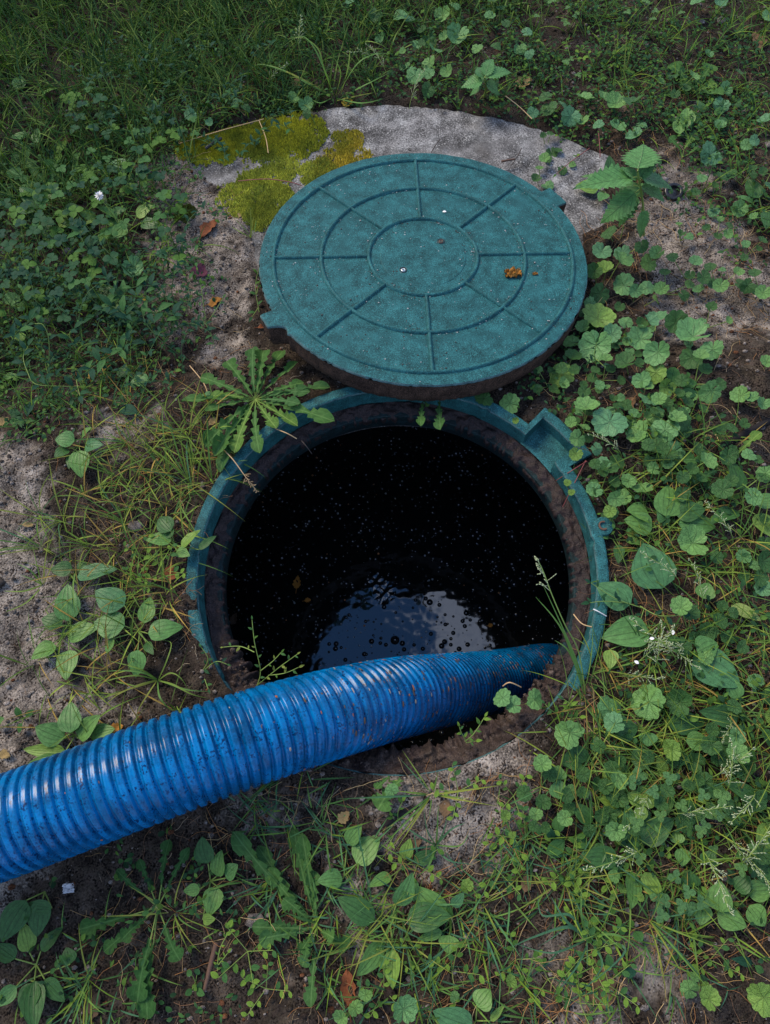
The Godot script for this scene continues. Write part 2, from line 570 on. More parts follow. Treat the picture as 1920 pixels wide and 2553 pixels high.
func build_frame() -> void:
	var frame := thing("manhole_ring", "teal ring frame of the open manhole with a square pocket", "manhole ring", Vector3(RING.x, 0, RING.y))
	var angles := []
	var a := 0.0
	while a < 360.0:
		angles.append(a)
		a += 1.5
	for e in [23.58, 23.62, 26.98, 27.02, 39.38, 39.42, 40.98, 41.02]: angles.append(e)
	angles.sort()
	angles.append(360.0)
	var p := PackedVector3Array()
	for row in 9:
		for ang in angles:
			var w: float = fposmod(ang, 360.0)
			var ri := pocket(w, true)
			var ro := pocket(w, false)
			var e: Vector2 = [Vector2(ri + 0.001, -0.056), Vector2(ri, -0.03), Vector2(ri, -0.004), Vector2(ri + 0.0012, -0.0012), Vector2(ri + 0.004, 0.0), Vector2(ro - 0.004, 0.0), Vector2(ro - 0.001, -0.0015), Vector2(ro, -0.005), Vector2(ro + 0.004, -0.12)][row]
			var k := deg_to_rad(w)
			var wob := 0.0008 * nb.get_noise_2d(cos(k) * 500, sin(k) * 500)
			if row == 2 or row == 3: wob += maxf(0.0, na.get_noise_2d(cos(k) * 900 + 50, sin(k) * 900) - 0.15) * 0.012
			p.append(Vector3(cos(k) * (e.x + wob), e.y, -sin(k) * (e.x + wob)))
	var n := angles.size()
	part(frame, "rim", flat_sheet(p.slice(3 * n), n), M.teal_frame)
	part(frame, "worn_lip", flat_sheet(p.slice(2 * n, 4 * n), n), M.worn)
	part(frame, "inner_wall", flat_sheet(p.slice(0, 3 * n), n), M.teal_frame)
	part(frame, "seat", lathe([Vector2(0.356, -0.052), Vector2(0.3535, -0.053), Vector2(0.327, -0.054), Vector2(0.3235, -0.057), Vector2(0.3240, -0.092), Vector2(0.335, -0.100)], 160), M.dark_teal)
	# floor of the pocket
	p = PackedVector3Array()
	for row in [[0.350, -0.038], [0.372, -0.034], [0.407, -0.032]]:
		for j in 13:
			var k := deg_to_rad(lerpf(26.5, 40.0, j / 12.0))
			p.append(Vector3(cos(k) * row[0], row[1] + 0.0008 * nb.get_noise_2d(j * 40, row[0] * 900), -sin(k) * row[0]))
	part(frame, "pocket_floor", sheet(p, PackedVector2Array(), 13), M.teal_frame)
	# the bolt lug, with an old ring of dirt in its hole
	var k := deg_to_rad(3.9)
	var at := Vector3(cos(k) * 0.3785, 0, -sin(k) * 0.3785)
	var lug := part(frame, "bolt_lug", lathe([Vector2(0.0175, -0.08), Vector2(0.0175, -0.0005), Vector2(0.0168, 0.0012), Vector2(0.0095, 0.0014), Vector2(0.0090, 0.0002), Vector2(0.006, -0.001), Vector2(0.0001, -0.001)], 40, 0.0002), M.teal_frame, Transform3D(Basis(), at))
	var arc := PackedVector3Array()
	for i in 15:
		var b := deg_to_rad(60 + i * 17)
		arc.append(Vector3(cos(b) * 0.0075, 0.0022, sin(b) * 0.0075))
	part(lug, "rusty_clip", tube(arc, 0.0021, 0.0016, 6, 0.5), M.rust)
	for b in [84.0, 142.0, 201.0]:
		var kk := deg_to_rad(b)
		part(frame, "cast_rib", box(Vector3(0.010, 0.10, 0.03), 0.002), M.teal_frame, Transform3D(Basis(Vector3.UP, kk), Vector3(cos(kk) * 0.384, -0.112, -sin(kk) * 0.384)))


# like sheet, but with hard edges between its faces
func flat_sheet(p: PackedVector3Array, cols: int) -> ArrayMesh:
	var st := SurfaceTool.new()
	st.begin(Mesh.PRIMITIVE_TRIANGLES)
	st.set_smooth_group(-1)
	for i in p.size() / cols - 1:
		for j in cols - 1:
			var a := i * cols + j
			for k in [a, a + 1, a + cols, a + 1, a + cols + 1, a + cols]: st.add_vertex(p[k])
	st.generate_normals()
	return st.commit()


func fallen_in(a: float) -> float:
	var d := rad_to_deg(wrapf(a, -PI, PI))
	return ss(-30.0, -58.0, d) * ss(-172.0, -140.0, d)


func build_mud() -> void:
	# dirt caked on the seat of the frame; along the near side soil has fallen in
	var p := PackedVector3Array()
	var c := PackedColorArray()
	var seg := 620
	var rows := 22
	for i in rows + 1:
		var t := float(i) / rows
		for j in seg + 1:
			var a := TAU * (j % seg) / seg
			var d := rad_to_deg(wrapf(a, -PI, PI))
			var fall := fallen_in(a)
			var ri := 0.3225 - 0.012 * fall + (0.009 + 0.008 * fall) * na.get_noise_2d(cos(a) * 420, sin(a) * 420) + 0.0045 * nb.get_noise_2d(cos(a) * 640, sin(a) * 640)
			if d > 100.0 and d < 175.0: ri += 0.002
			var r: float
			var y: float
			if t < 0.8:
				var s := t / 0.8
				r = lerpf(0.3532, ri, s)
				y = lerpf(lerpf(-0.046, -0.049, s), lerpf(-0.006, -0.034, s), fall)
				y -= 0.010 * s * s * s
			else:
				var s := (t - 0.8) / 0.2
				r = ri + 0.004 * s * s
				y = lerpf(-0.059, -0.044, fall) - (0.020 + 0.03 * fall) * s
			var x := cos(a) * r
			var z := -sin(a) * r
			var q := na.get_noise_2d(x * 300, z * 300)
			if t > 0.02:
				var lip := (1.0 - 0.6 * ss(0.6, 0.8, t)) * (1.0 + 1.1 * fall)
				y += lip * (0.0080 * na.get_noise_2d(x * 520, z * 520) + 0.0026 * nb.get_noise_2d(x * 1500, z * 1500) + 0.0009 * nc.get_noise_2d(x * 6200, z * 6200))
			p.append(Vector3(cos(a) * r + RING.x, y, -sin(a) * r + RING.y))
			c.append(lin(0.060, 0.043, 0.042).lerp(lin(0.042, 0.031, 0.032), 0.5 + q).lerp(lin(0.100, 0.075, 0.062), fall * clampf(0.7 + q, 0.0, 1.0)))
	structure("mud", sheet(p, PackedVector2Array(), seg + 1, c, true), M.mud, "dark mud caked on the seat inside the manhole frame")
	# clods on the fallen soil
	var xs := []
	var cs := []
	while xs.size() < 900:
		var a := deg_to_rad(rng.randf_range(-160.0, -35.0))
		var f := fallen_in(a)
		if rng.randf() > f: continue
		var s := rng.randf()
		var r := lerpf(0.350, 0.314, s)
		var k := 0.0012 + 0.0058 * pow(rng.randf(), 4.0)
		var y := lerpf(-0.010, -0.038, s) - 0.010 * s * s * s + 0.016 * na.get_noise_2d(cos(a) * r * 520, -sin(a) * r * 520) * (1.0 - 0.5 * s)
		xs.append(Transform3D(Basis(Vector3(rng.randf() - 0.5, 1, rng.randf() - 0.5).normalized(), rng.randf() * TAU).scaled(Vector3(k * 1.2, k * 0.8, k)), Vector3(RING.x + cos(a) * r, y, RING.y - sin(a) * r)))
		cs.append(lin(0.075, 0.054, 0.045).lerp(lin(0.17, 0.135, 0.115), rng.randf()))
	scatter(self, "fallen_soil", crumb_mesh(31), M.crumb, xs, cs, "clods of soil fallen over the near lip of the manhole")


func build_well() -> void:
	var w := structure("well_shaft", lathe([Vector2(0.330, -0.09), Vector2(0.40, -0.11), Vector2(0.70, -0.14), Vector2(0.72, -0.5), Vector2(0.72, -1.3), Vector2(0.0, -1.32)], 96), M.wet, "dark wet wall of the well below the frame")
	w.position = Vector3(RING.x, 0, RING.y)
	# the water: near still, with two rings where drops or bubbles rose
	var p := PackedVector3Array()
	var n := 320
	var half := 0.73
	for i in n + 1:
		for j in n + 1:
			var x := lerpf(-half, half, float(j) / n)
			var z := lerpf(-half, half, float(i) / n)
			var y := 0.0006 * na.get_noise_2d(x * 110, z * 190) + 0.00022 * nb.get_noise_2d(x * 700, z * 900)
			for q in [[-0.033, -0.133, 0.034], [-0.055, -0.165, 0.026]]:
				var d: float = Vector2(x - q[0], z - q[1]).length()
				if d < q[2]: y += 0.0016 * sin(d * 1250.0) * ss(q[2], q[2] * 0.55, d)
			p.append(Vector3(RING.x + x, -0.70 + y, RING.y + z))
	structure("water", sheet(p, PackedVector2Array(), n + 1), M.water, "black still water at the bottom of the well")
	# bubbles, scum and painted glints
	var xs := []
	var cs := []
	var dome := lathe([Vector2(1.0, 0.0), Vector2(0.92, 0.34), Vector2(0.7, 0.62), Vector2(0.38, 0.8), Vector2(0.0, 0.86)], 12)
	for i in 3600:
		var a := rng.randf() * TAU
		var r := 0.66 * sqrt(rng.randf())
		var x := cos(a) * r
		var z := sin(a) * r
		if nb.get_noise_2d(x * 260, z * 260) < -0.12 and rng.randf() < 0.8: continue
		var s := 0.0018 + 0.0064 * pow(rng.randf(), 3.0)
		if rng.randf() < 0.03: s *= 1.6
		xs.append(Transform3D(Basis().scaled(Vector3(s, s * 0.9, s)), Vector3(RING.x + x, -0.7003, RING.y + z)))
		cs.append(Color(1, 1, 1))
	scatter(self, "bubbles", dome, M.bubble, xs, cs, "small bubbles floating on the black water")
	xs = []
	cs = []
	var chip := crumb_mesh(5)
	for i in 1000:
		var a := rng.randf() * TAU
		var r := 0.66 * sqrt(rng.randf())
		var s := 0.0009 + 0.0034 * pow(rng.randf(), 2.5)
		xs.append(Transform3D(Basis(Vector3.UP, rng.randf() * TAU).scaled(Vector3(s, s * 0.5, s)), Vector3(RING.x + cos(a) * r, -0.6995, RING.y + sin(a) * r)))
		cs.append(lin(0.24, 0.27, 0.29) if rng.randf() < 0.8 else lin(0.35, 0.16, 0.07))  # pale froth colour doubles as painted sky glints of bubbles; the rest is scum
	scatter(self, "scum_and_glints", chip, M.plain, xs, cs, "tiny pale specks of froth and painted bubble glint on the black water")


# ------------------------------------------------------------------ cover
func build_cover() -> void:
	var tilt := Basis(Vector3.RIGHT, -0.11975) * Basis(Vector3.BACK, -0.05812) * Basis(Vector3.UP, -0.06393)
	var cover := thing("manhole_cover", "round teal manhole cover with raised rings and spokes lying beside the hole", "manhole cover", Vector3(0.135, 0.03285, -1.01078))
	cover.basis = tilt
	var angles := []
	var a := -180.0
	while a < 180.0:
		angles.append(a)
		a += 1.0
	for e in [26.2, 26.35, 35.4, 35.55, -154.6, -154.45, -148.5, -143.2, -145.6, -147.5, -144.2]: angles.append(e)
	angles.sort()
	angles.append(180.0)
	var edge := func(d: float) -> float:
		var r := 0.339
		if d > 26.3 and d < 35.5: r = 0.3625
		if d > -154.5 and d < -148.6: r = 0.3645
		if d >= -148.6 and d < -142.8:
			var s := (d + 148.6) / 5.8
			r = 0.3645 - 0.0215 * sqrt(clampf(s * 2.4, 0.0, 1.0)) - 0.0 * s
			r = maxf(r - 0.006 * sin(PI * s), 0.3365)
		var k := deg_to_rad(d)
		return r + 0.0007 * nb.get_noise_2d(cos(k) * 420, sin(k) * 420)
	var p := PackedVector3Array()
	for row in [[0.0, 0.0], [0.3, 0.0], [0.6, 0.0], [0.85, 0.0], [0.95, 0.0], [0.9835, 0.0], [0.9930, -0.0006]]:
		for d in angles:
			var k := deg_to_rad(d)
			var r: float = edge.call(d) * row[0]
			var y: float = row[1] + 0.0009 * na.get_noise_2d(cos(k) * r * 120 + 70, sin(k) * r * 120) + 0.0005 * nb.get_noise_2d(cos(k) * r * 500, sin(k) * r * 500)
			p.append(Vector3(cos(k) * r, y, -sin(k) * r))
	part(cover, "top_plate", sheet(p, PackedVector2Array(), angles.size()), M.teal)
	# the corner of the plate is rubbed pale
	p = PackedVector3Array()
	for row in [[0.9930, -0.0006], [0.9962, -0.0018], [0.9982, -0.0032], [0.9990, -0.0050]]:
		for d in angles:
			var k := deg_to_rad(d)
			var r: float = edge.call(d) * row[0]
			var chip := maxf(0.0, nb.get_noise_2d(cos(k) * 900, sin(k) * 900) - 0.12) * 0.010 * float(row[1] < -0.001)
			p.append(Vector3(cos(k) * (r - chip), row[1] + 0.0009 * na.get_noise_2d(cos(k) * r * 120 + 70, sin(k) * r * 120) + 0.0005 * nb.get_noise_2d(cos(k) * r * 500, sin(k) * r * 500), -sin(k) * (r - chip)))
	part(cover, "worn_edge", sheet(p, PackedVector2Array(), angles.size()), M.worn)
	p = PackedVector3Array()
	for row in [[0.9990, -0.005], [0.9995, -0.012], [0.998, -0.022], [0.997, -0.034], [0.994, -0.044], [0.985, -0.053], [0.96, -0.057], [0.0, -0.057]]:
		for d in angles:
			var k := deg_to_rad(d)
			var r: float = edge.call(d) * row[0]
			if row[1] < -0.006: r += 0.0035 * nb.get_noise_3d(cos(k) * 500, row[1] * 1800, sin(k) * 500) + 0.002 * nc.get_noise_3d(cos(k) * 1300, row[1] * 3500, sin(k) * 1300) - 0.001
			var y: float = row[1] + 0.0009 * na.get_noise_2d(cos(k) * r * 120 + 70, sin(k) * r * 120) * float(row[1] > -0.006)
			p.append(Vector3(cos(k) * r, y, -sin(k) * r))
	tag(part(cover, "dirty_edge", sheet(p, PackedVector2Array(), angles.size()), M.caked), "edge of the cover caked with brown dirt")
	# raised rings and spokes
	for r in [0.1123, 0.2102, 0.3080]:
		part(cover, "raised_ring", lathe([Vector2(r - 0.0050, -0.0015), Vector2(r - 0.0038, 0.0024), Vector2(r - 0.0022, 0.0048), Vector2(r, 0.0055), Vector2(r + 0.0022, 0.0048), Vector2(r + 0.0038, 0.0024), Vector2(r + 0.0050, -0.0015)], 180, 0.0004), M.teal)
	for i in 8:
		var q := PackedVector3Array()
		var wide := 0.0036 if i == 7 or i == 3 else 0.0047
		for j in 16:
			var x := lerpf(0.1135, 0.3068, j / 15.0)
			for s in [-1.0, -0.72, -0.4, 0.0, 0.4, 0.72, 1.0]:
				q.append(Vector3(x, lerpf(0.0052, -0.0015, pow(absf(s), 3.0)) + 0.0003 * nb.get_noise_2d(x * 900, s + i * 40), s * wide + 0.0005 * nb.get_noise_2d(x * 300, i * 70)))
		part(cover, "spoke", sheet(q, PackedVector2Array(), 7, PackedColorArray(), true), M.teal, Transform3D(Basis(Vector3.UP, i * PI / 4), Vector3.ZERO))
	part(cover, "centre_plate", lathe([Vector2(0.0895, -0.0012), Vector2(0.0888, 0.0004), Vector2(0.087, 0.0010), Vector2(0.06, 0.0011), Vector2(0.03, 0.0010), Vector2(0.0, 0.0010)], 96), M.teal)
	# two sunk screws in the centre plate
	for e in [[0.0596, -136.1, M.steel], [0.0568, 45.9, M.rust]]:
		var k := deg_to_rad(e[1])
		var s := part(cover, "screw", lathe([Vector2(0.0078, 0.0006), Vector2(0.0074, 0.0018), Vector2(0.0066, 0.0014), Vector2(0.0060, -0.0010), Vector2(0.0, -0.0010)], 28), M.black, Transform3D(Basis(), Vector3(cos(k) * e[0], 0.0008, -sin(k) * e[0])))
		part(s, "screw_head", lathe([Vector2(0.0050, -0.0009), Vector2(0.0048, 0.0012), Vector2(0.0034, 0.0016), Vector2(0.0024, 0.0015), Vector2(0.0022, -0.0004), Vector2(0.0, -0.0004)], 12), e[2])
	# bits of dirt and pale grit lying on it, thickest along the rings
	var xs := []
	var cs := []
	for i in 3000:
		var k := rng.randf() * TAU
		var r := 0.335 * sqrt(rng.randf())
		if rng.randf() < 0.45: r = [0.1123, 0.2102, 0.3080][rng.randi() % 3] + rng.randf_range(-0.011, 0.011)
		var v := nb.get_noise_2d(cos(k) * r * 300, sin(k) * r * 300)
		if v < -0.05: continue
		var s := 0.0005 + 0.0011 * pow(rng.randf(), 4.0)
		xs.append(Transform3D(Basis(Vector3.UP, rng.randf() * TAU).scaled(Vector3(s * 1.4, s * 0.7, s)), Vector3(cos(k) * r, 0.0009 if r > 0.09 else 0.0014, -sin(k) * r)))
		cs.append(lin(0.07, 0.05, 0.04) if rng.randf() < 0.6 else lin(0.42, 0.42, 0.40))
	scatter(cover, "grit", crumb_mesh(3), M.plain, xs, cs)


# a small angular lump
func crumb_mesh(seed_: int) -> ArrayMesh:
	var r := RandomNumberGenerator.new()
	r.seed = seed_
	var prof := []
	var p := PackedVector3Array()
	for e in [[0.05, -0.7], [0.8, -0.45], [0.95, 0.1], [0.6, 0.65], [0.03, 0.85]]:
		var first := Vector3.ZERO
		for j in 6:
			var a := TAU * j / 5.0
			var k: float = e[0] * r.randf_range(0.7, 1.2)
			var v := Vector3(cos(a) * k, e[1] * r.randf_range(0.8, 1.15), -sin(a) * k)
			if j == 0: first = v
			if j == 5: v = first
			p.append(v)
	return sheet(p, PackedVector2Array(), 6)


# ------------------------------------------------------------------ hose
func build_hose() -> void:
	var back: Vector3 = (HOSE[0] - HOSE[1]).normalized() * 0.17
	# out of the picture it runs on along the ground
	var line := [Vector3(-2.9, 0.060, 0.55), Vector3(-2.3, 0.062, 0.46), Vector3(-1.75, 0.066, 0.34), Vector3(-1.30, 0.075, 0.20), HOSE[0] + back * 1.6 + Vector3(0, -0.01, 0)] + HOSE
	# walk the curve in even steps
	var fine := curve_points(line, 60)
	var step := 0.00145
	var pts := PackedVector3Array([fine[0]])
	var left := step
	for i in fine.size() - 1:
		var a := fine[i]
		var b := fine[i + 1]
		var d := a.distance_to(b)
		var s := left
		while s <= d:
			pts.append(a.lerp(b, s / d))
			s += step
		left = s - d
	hose_line = pts
	var p := PackedVector3Array()
	var sides := 56
	var side := Vector3.ZERO
	for i in pts.size():
		var dir := (pts[mini(i + 1, pts.size() - 1)] - pts[maxi(i - 1, 0)]).normalized()
		if side == Vector3.ZERO: side = dir.cross(Vector3.UP).normalized()
		side = (side - dir * side.dot(dir)).normalized()
		var up := side.cross(dir)
		for j in sides + 1:
			var a := TAU * (j % sides) / sides
			var ph := fposmod(i * step / 0.0157 + float(j % sides) / sides, 1.0)
			# a broad rounded coil, a narrow valley, and a faint seam on the coil
			var e := absf(ph - 0.5) * 2.0
			var r := HOSE_R - 0.0010 * e * e - 0.0047 * ss(0.46, 0.90, e) - 0.0006 * exp(-pow((ph - 0.54) / 0.04, 2.0))
			r += 0.0005 * nb.get_noise_3d(pts[i].x * 300, pts[i].y * 300 + j * 4, pts[i].z * 300)
			p.append(pts[i] + (side * cos(a) + up * sin(a)) * r)
	var t := part(self, "suction_hose", sheet(p, PackedVector2Array(), sides + 1), M.hose)
	tag(t, "thick blue corrugated suction hose running down into the open manhole", "hose")
	# dried mud in flecks, thicker towards the end that goes into the water
	var xs := []
	var cs := []
	for i in 7500:
		var f := rng.randf()
		var u := int(lerpf(0.62, 0.985, f) * (pts.size() - 1))
		var w := ss(-0.30, 0.02, pts[u].x) + 0.04
		if rng.randf() > w: continue
		var dir := (pts[mini(u + 1, pts.size() - 1)] - pts[maxi(u - 1, 0)]).normalized()
		var sd := dir.cross(Vector3.UP).normalized()
		var up := sd.cross(dir)
		var a := rng.randf() * TAU
		var out := (sd * cos(a) + up * sin(a)).normalized()
		if out.y < -0.3: continue
		if nb.get_noise_3d(pts[u].x * 160, a * 40, pts[u].z * 160) < -0.02 and rng.randf() < 0.8: continue
		var s := 0.0005 + 0.0022 * pow(rng.randf(), 2.6)
		var around := dir.cross(out)
		xs.append(Transform3D(Basis(around * s * rng.randf_range(1.2, 2.8), out * s * 0.35, dir * s), pts[u] + out * (HOSE_R - 0.0006)))
		var k := rng.randf()
		cs.append(lin(0.10, 0.065, 0.04) if k < 0.62 else lin(0.30, 0.25, 0.19) if k < 0.84 else lin(0.28, 0.10, 0.04))
	scatter(t, "dried_mud", crumb_mesh(8), M.plain, xs, cs)


# ------------------------------------------------------------------ leaves
func half_width(kind: String, t: float) -> float:
	if kind == "plantain":
		return pow(sin(PI * pow(t, 0.68)), 0.80) * 0.5
	if kind == "oval":
		return pow(sin(PI * t), 0.75) * 0.5
	if kind == "lance":
		return pow(sin(PI * pow(t, 0.9)), 1.15) * 0.5
	if kind == "dandelion":
		# narrow at the base, lobes that point back along the midrib, a broad tip
		var env := lerpf(0.14, 0.62, pow(t, 0.8)) * (1.0 if t < 0.86 else pow(maxf(0.0, (1.0 - t) / 0.14), 0.55))
		var saw := fposmod(t * 5.4 + 0.1, 1.0)
		var bite := lerpf(1.0, 0.30, pow(saw, 0.75)) if t < 0.80 else 1.0
		return maxf(env * bite, 0.02)
	if kind == "nettle":
		var w := pow(sin(PI * pow(t, 0.60)), 1.1) * 0.5
		return w * (1.0 - 0.36 * fposmod(t * 10.0, 1.0) * float(t > 0.05))
	return 0.5


func leaf_mesh(kind: String, v: int) -> ArrayMesh:
	var key := kind + str(v)
	if mesh_of.has(key): return mesh_of[key]
	var r := RandomNumberGenerator.new()
	r.seed = hash(key)
	var p := PackedVector3Array()
	var uv := PackedVector2Array()
	var cols := 5
	if kind == "ivy":
		# a kidney of scalloped lobes, folded a little along its rays; x points to its tip
		var seg := 48
		var cup := r.randf_range(-0.34, 0.30)
		var fold := r.randf_range(0.00, 0.34)
		var lobes := r.randi_range(9, 11)
		for i in 3:
			var f: float = [0.0, 0.62, 1.0][i]
			for j in seg + 1:
				var a := lerpf(-PI + 0.06, PI - 0.06, float(j) / seg)
				var b := absf(absf(a) - PI)
				var rad := 0.5 * (1.0 - 0.17 * (1.0 - pow(absf(cos(a * lobes * 0.5)), 0.55)) * float(i == 2)) * (1.0 - 0.30 * exp(-b * b * 5.0))
				rad *= 1.0 + 0.07 * sin(a * 1.5 + v)
				var rr := rad * f
				var y := cup * rr * rr * 2.0 + fold * absf(sin(a)) * rr + 0.018 * cos(a * 7.0) * f * f + 0.055 * sin(a * 2.3 + v * 2.0) * f
				p.append(Vector3(cos(a) * rr - 0.02, y, sin(a) * rr))
				uv.append(Vector2(0.5 + cos(a) * rr * 0.98, 0.5 + sin(a) * rr * 0.98))
		cols = seg + 1
	else:
		var rows := 10
		if kind == "dandelion": rows = 44
		if kind == "nettle": rows = 40
		if kind == "lance" or kind == "oval": rows = 6
		var arch := r.randf_range(0.10, 0.34)
		var fold := r.randf_range(0.05, 0.30)
		var wave := r.randf_range(0.01, 0.035) if kind != "nettle" else 0.012
		var bend := r.randf_range(-0.07, 0.07)
		if kind == "dandelion": arch *= 0.6
		if kind == "oval": cols = 3
		if kind == "lance": cols = 3
		for i in rows + 1:
			var t := float(i) / rows
			var w := half_width(kind, t)
			for j in cols:
				var s := lerpf(-1.0, 1.0, float(j) / (cols - 1))
				var y := arch * (t - t * t) - arch * 0.55 * t * t + fold * absf(s) * w + wave * sin(t * 17.0 + s * 2.0 + v) * s * s
				var back := 0.0
				if kind == "dandelion": back = -0.050 * absf(s) * float(t < 0.82)
				p.append(Vector3(t + back, y, s * w + bend * sin(PI * t)))
				uv.append(Vector2(t, s * w * 0.96 + 0.5))
	mesh_of[key] = sheet(p, uv, cols)
	return mesh_of[key]


func stalk_mesh() -> ArrayMesh:
	if not mesh_of.has("stalk"):
		var pts := PackedVector3Array()
		for i in 6:
			var t := i / 5.0
			pts.append(Vector3(t, 0.16 * (t - t * t), 0))
		var m := PackedVector3Array()
		for i in 6:
			for j in 6:
				var a := TAU * (j % 5) / 5.0
				m.append(Vector3(pts[i].x, 0, 0) + Vector3(0, cos(a), sin(a)) * lerpf(1.0, 0.7, i / 5.0))
		mesh_of["stalk"] = sheet(m, PackedVector2Array(), 6, PackedColorArray(), true)
	return mesh_of["stalk"]


func stalk(o: Node3D, a: Vector3, b: Vector3, r: float, m: Material) -> void:
	if a.distance_to(b) < 0.002: return
	part(o, "stalk", stalk_mesh(), m, lay(b - a, Vector3(0.1, 1, 0.07), a.distance_to(b), r, r, a))


# a blade leaf from base a to tip b (both measured from the foot of the plant); w is its width
func blade_leaf(o: Node3D, kind: String, v: int, m: Material, a: Vector3, b: Vector3, w: float, roll := 0.0) -> MeshInstance3D:
	var d := a.distance_to(b)
	var up := Vector3(sin(roll), cos(roll), sin(roll * 1.7) * 0.5)
	return part(o, "leaf", leaf_mesh(kind, v), m, lay(b - a, up, d, d * 0.8, w, a))


# a rosette: every leaf as [base, tip, width, kind of mesh, tint, roll]
func rosette(kind: String, at: Vector3, leaves: Array, label: String, group := "", category := "plant") -> Node3D:
	var o := thing({"plantain": "plantain", "dandelion": "dandelion", "oval": "seedling", "lance": "leafy_weed", "nettle": "nettle"}[kind], label, category, at, group)
	var mats: Array = M["small"] if kind == "oval" or kind == "lance" else M[kind]
	for l in leaves:
		var a := Vector3(l[0], l[1], l[2])
		var b := Vector3(l[3], l[4], l[5])
		stalk(o, Vector3.ZERO, a, 0.0013 if kind != "oval" else 0.0008, M.stalk)
		blade_leaf(o, kind, l[7] % 5, mats[l[8] % mats.size()], a, b, l[6], (l[7] % 7 - 3) * 0.13)
	return o


# creeping ground ivy: every leaf as [x, y, z, width, turn, lean, mesh, tint]
func ivy(at: Vector3, leaves: Array, label: String, group := "ground ivy creeping over the soil") -> Node3D:
	var o := thing("ground_ivy", label, "ground ivy", at, group)
	var feet := [Vector3(0, 0.004, 0)]
	for l in leaves:
		var c := Vector3(l[0], l[1], l[2])
		var turn: float = l[4]
		var tip := Vector3(cos(turn), l[5], sin(turn))
		part(o, "leaf", leaf_mesh("ivy", l[6] % 9), M.ivy[l[7] % 6], lay(tip, Vector3(0.45 * sin(turn * 3.0), 1, 0.4 * cos(turn * 5.0)), l[3], l[3], l[3], c))
		var foot := Vector3(l[0] * 0.55, 0.003, l[2] * 0.55)
		stalk(o, foot, c, 0.0011, M.stalk)
		feet.append(foot)
	if feet.size() > 2: part(o, "runner", tube(PackedVector3Array(feet), 0.0011, 0.0009, 5), M.stalk_brown)
	return o


func at_ground(x: float, z: float) -> Vector3:
	return Vector3(x, ground_height(x, z), z)


# ------------------------------------------------------------------ models of the small weeds, copied about
func clover_model(v: int, bright := false) -> Node3D:
	var o := Node3D.new()
	o.name = "clover"
	var r := RandomNumberGenerator.new()
	r.seed = 40 + v
	for k in 3 + v % 3:
		var a := TAU * k / (3 + v % 3) + r.randf_range(-0.5, 0.5)
		var d := r.randf_range(0.008, 0.038)
		var top := Vector3(cos(a) * d, r.randf_range(0.030, 0.062), sin(a) * d)
		stalk(o, Vector3.ZERO, top, 0.0007, M.stalk)
		var m: Material = M.ivy[r.randi() % 2] if bright else M.small[[0, 1, 3, 0, 2][r.randi() % 5]]
		var s := r.randf_range(0.011, 0.017) * (0.8 if bright else 1.0)
		for j in 3:
			var b := a + TAU * j / 3
			blade_leaf(o, "oval", (v + j) % 3, m, top, top + Vector3(cos(b) * s, r.randf_range(-0.002, 0.004), sin(b) * s), s * 0.92)
	return o


func knotweed_model(v: int) -> Node3D:
	var o := Node3D.new()
	o.name = "knotweed"
	var r := RandomNumberGenerator.new()
	r.seed = 60 + v
	var big := v >= 3
	var n := 11 if not big else 14
	var reach := r.randf_range(0.09, 0.13)
	var a0 := r.randf() * TAU
	var line := PackedVector3Array()
	for i in 8:
		var t := i / 7.0
		line.append(Vector3(cos(a0 + t * 0.7) * reach * t, 0.055 * sin(t * 2.2) + 0.003, sin(a0 + t * 0.7) * reach * t))
	part(o, "stem", tube(line, 0.0009, 0.0005, 5), M.stalk_dark)
	for i in n:
		var t := lerpf(0.15, 1.0, float(i) / (n - 1))
		var q := line[mini(6, int(t * 7))].lerp(line[mini(7, int(t * 7) + 1)], fposmod(t * 7, 1.0))
		var b := a0 + i * 2.4
		var s := r.randf_range(0.011, 0.018) * (1.7 if big else 1.0)
		blade_leaf(o, "lance", (v + i) % 4, M.small[[1, 3, 0, 3, 1][r.randi() % 5]], q, q + Vector3(cos(b), r.randf_range(0.1, 0.6), sin(b)) * s, s * 0.40)
	return o


func ivy_model(v: int) -> Node3D:
	var o := Node3D.new()
	o.name = "ground_ivy"
	var r := RandomNumberGenerator.new()
	r.seed = 80 + v
	for k in 3 + v % 3:
		var a := TAU * k / (3 + v % 3) + r.randf_range(-0.6, 0.6)
		var d := r.randf_range(0.010, 0.042)
		var c := Vector3(cos(a) * d, r.randf_range(0.016, 0.042), sin(a) * d)
		stalk(o, Vector3.ZERO, c, 0.0009, M.stalk)
		var s := r.randf_range(0.016, 0.032)
		part(o, "leaf", leaf_mesh("ivy", r.randi() % 9), M.ivy[[0, 1, 4, 4, 4, 4][r.randi() % 6]], lay(Vector3(cos(a), r.randf_range(-0.4, 0.1), sin(a)), Vector3.UP, s, s, s, c))
	return o


func plantain_model(v: int) -> Node3D:
	var o := Node3D.new()
	o.name = "plantain"
	var r := RandomNumberGenerator.new()
	r.seed = 110 + v
	for k in 4 + v % 3:
		var a := TAU * k / (4 + v % 3) + r.randf_range(-0.4, 0.4)
		var d := r.randf_range(0.012, 0.026)
		var l := r.randf_range(0.026, 0.052)
		var base := Vector3(cos(a) * d, r.randf_range(0.008, 0.018), sin(a) * d)
		stalk(o, Vector3.ZERO, base, 0.0011, M.stalk)
		blade_leaf(o, "plantain", (v + k) % 5, M.plantain[[0, 1, 4, 4, 3][r.randi() % 5]], base, base + Vector3(cos(a + 0.2), r.randf_range(-0.1, 0.45), sin(a + 0.2)) * l, l * r.randf_range(0.5, 0.72), r.randf_range(-0.5, 0.5))
	return o


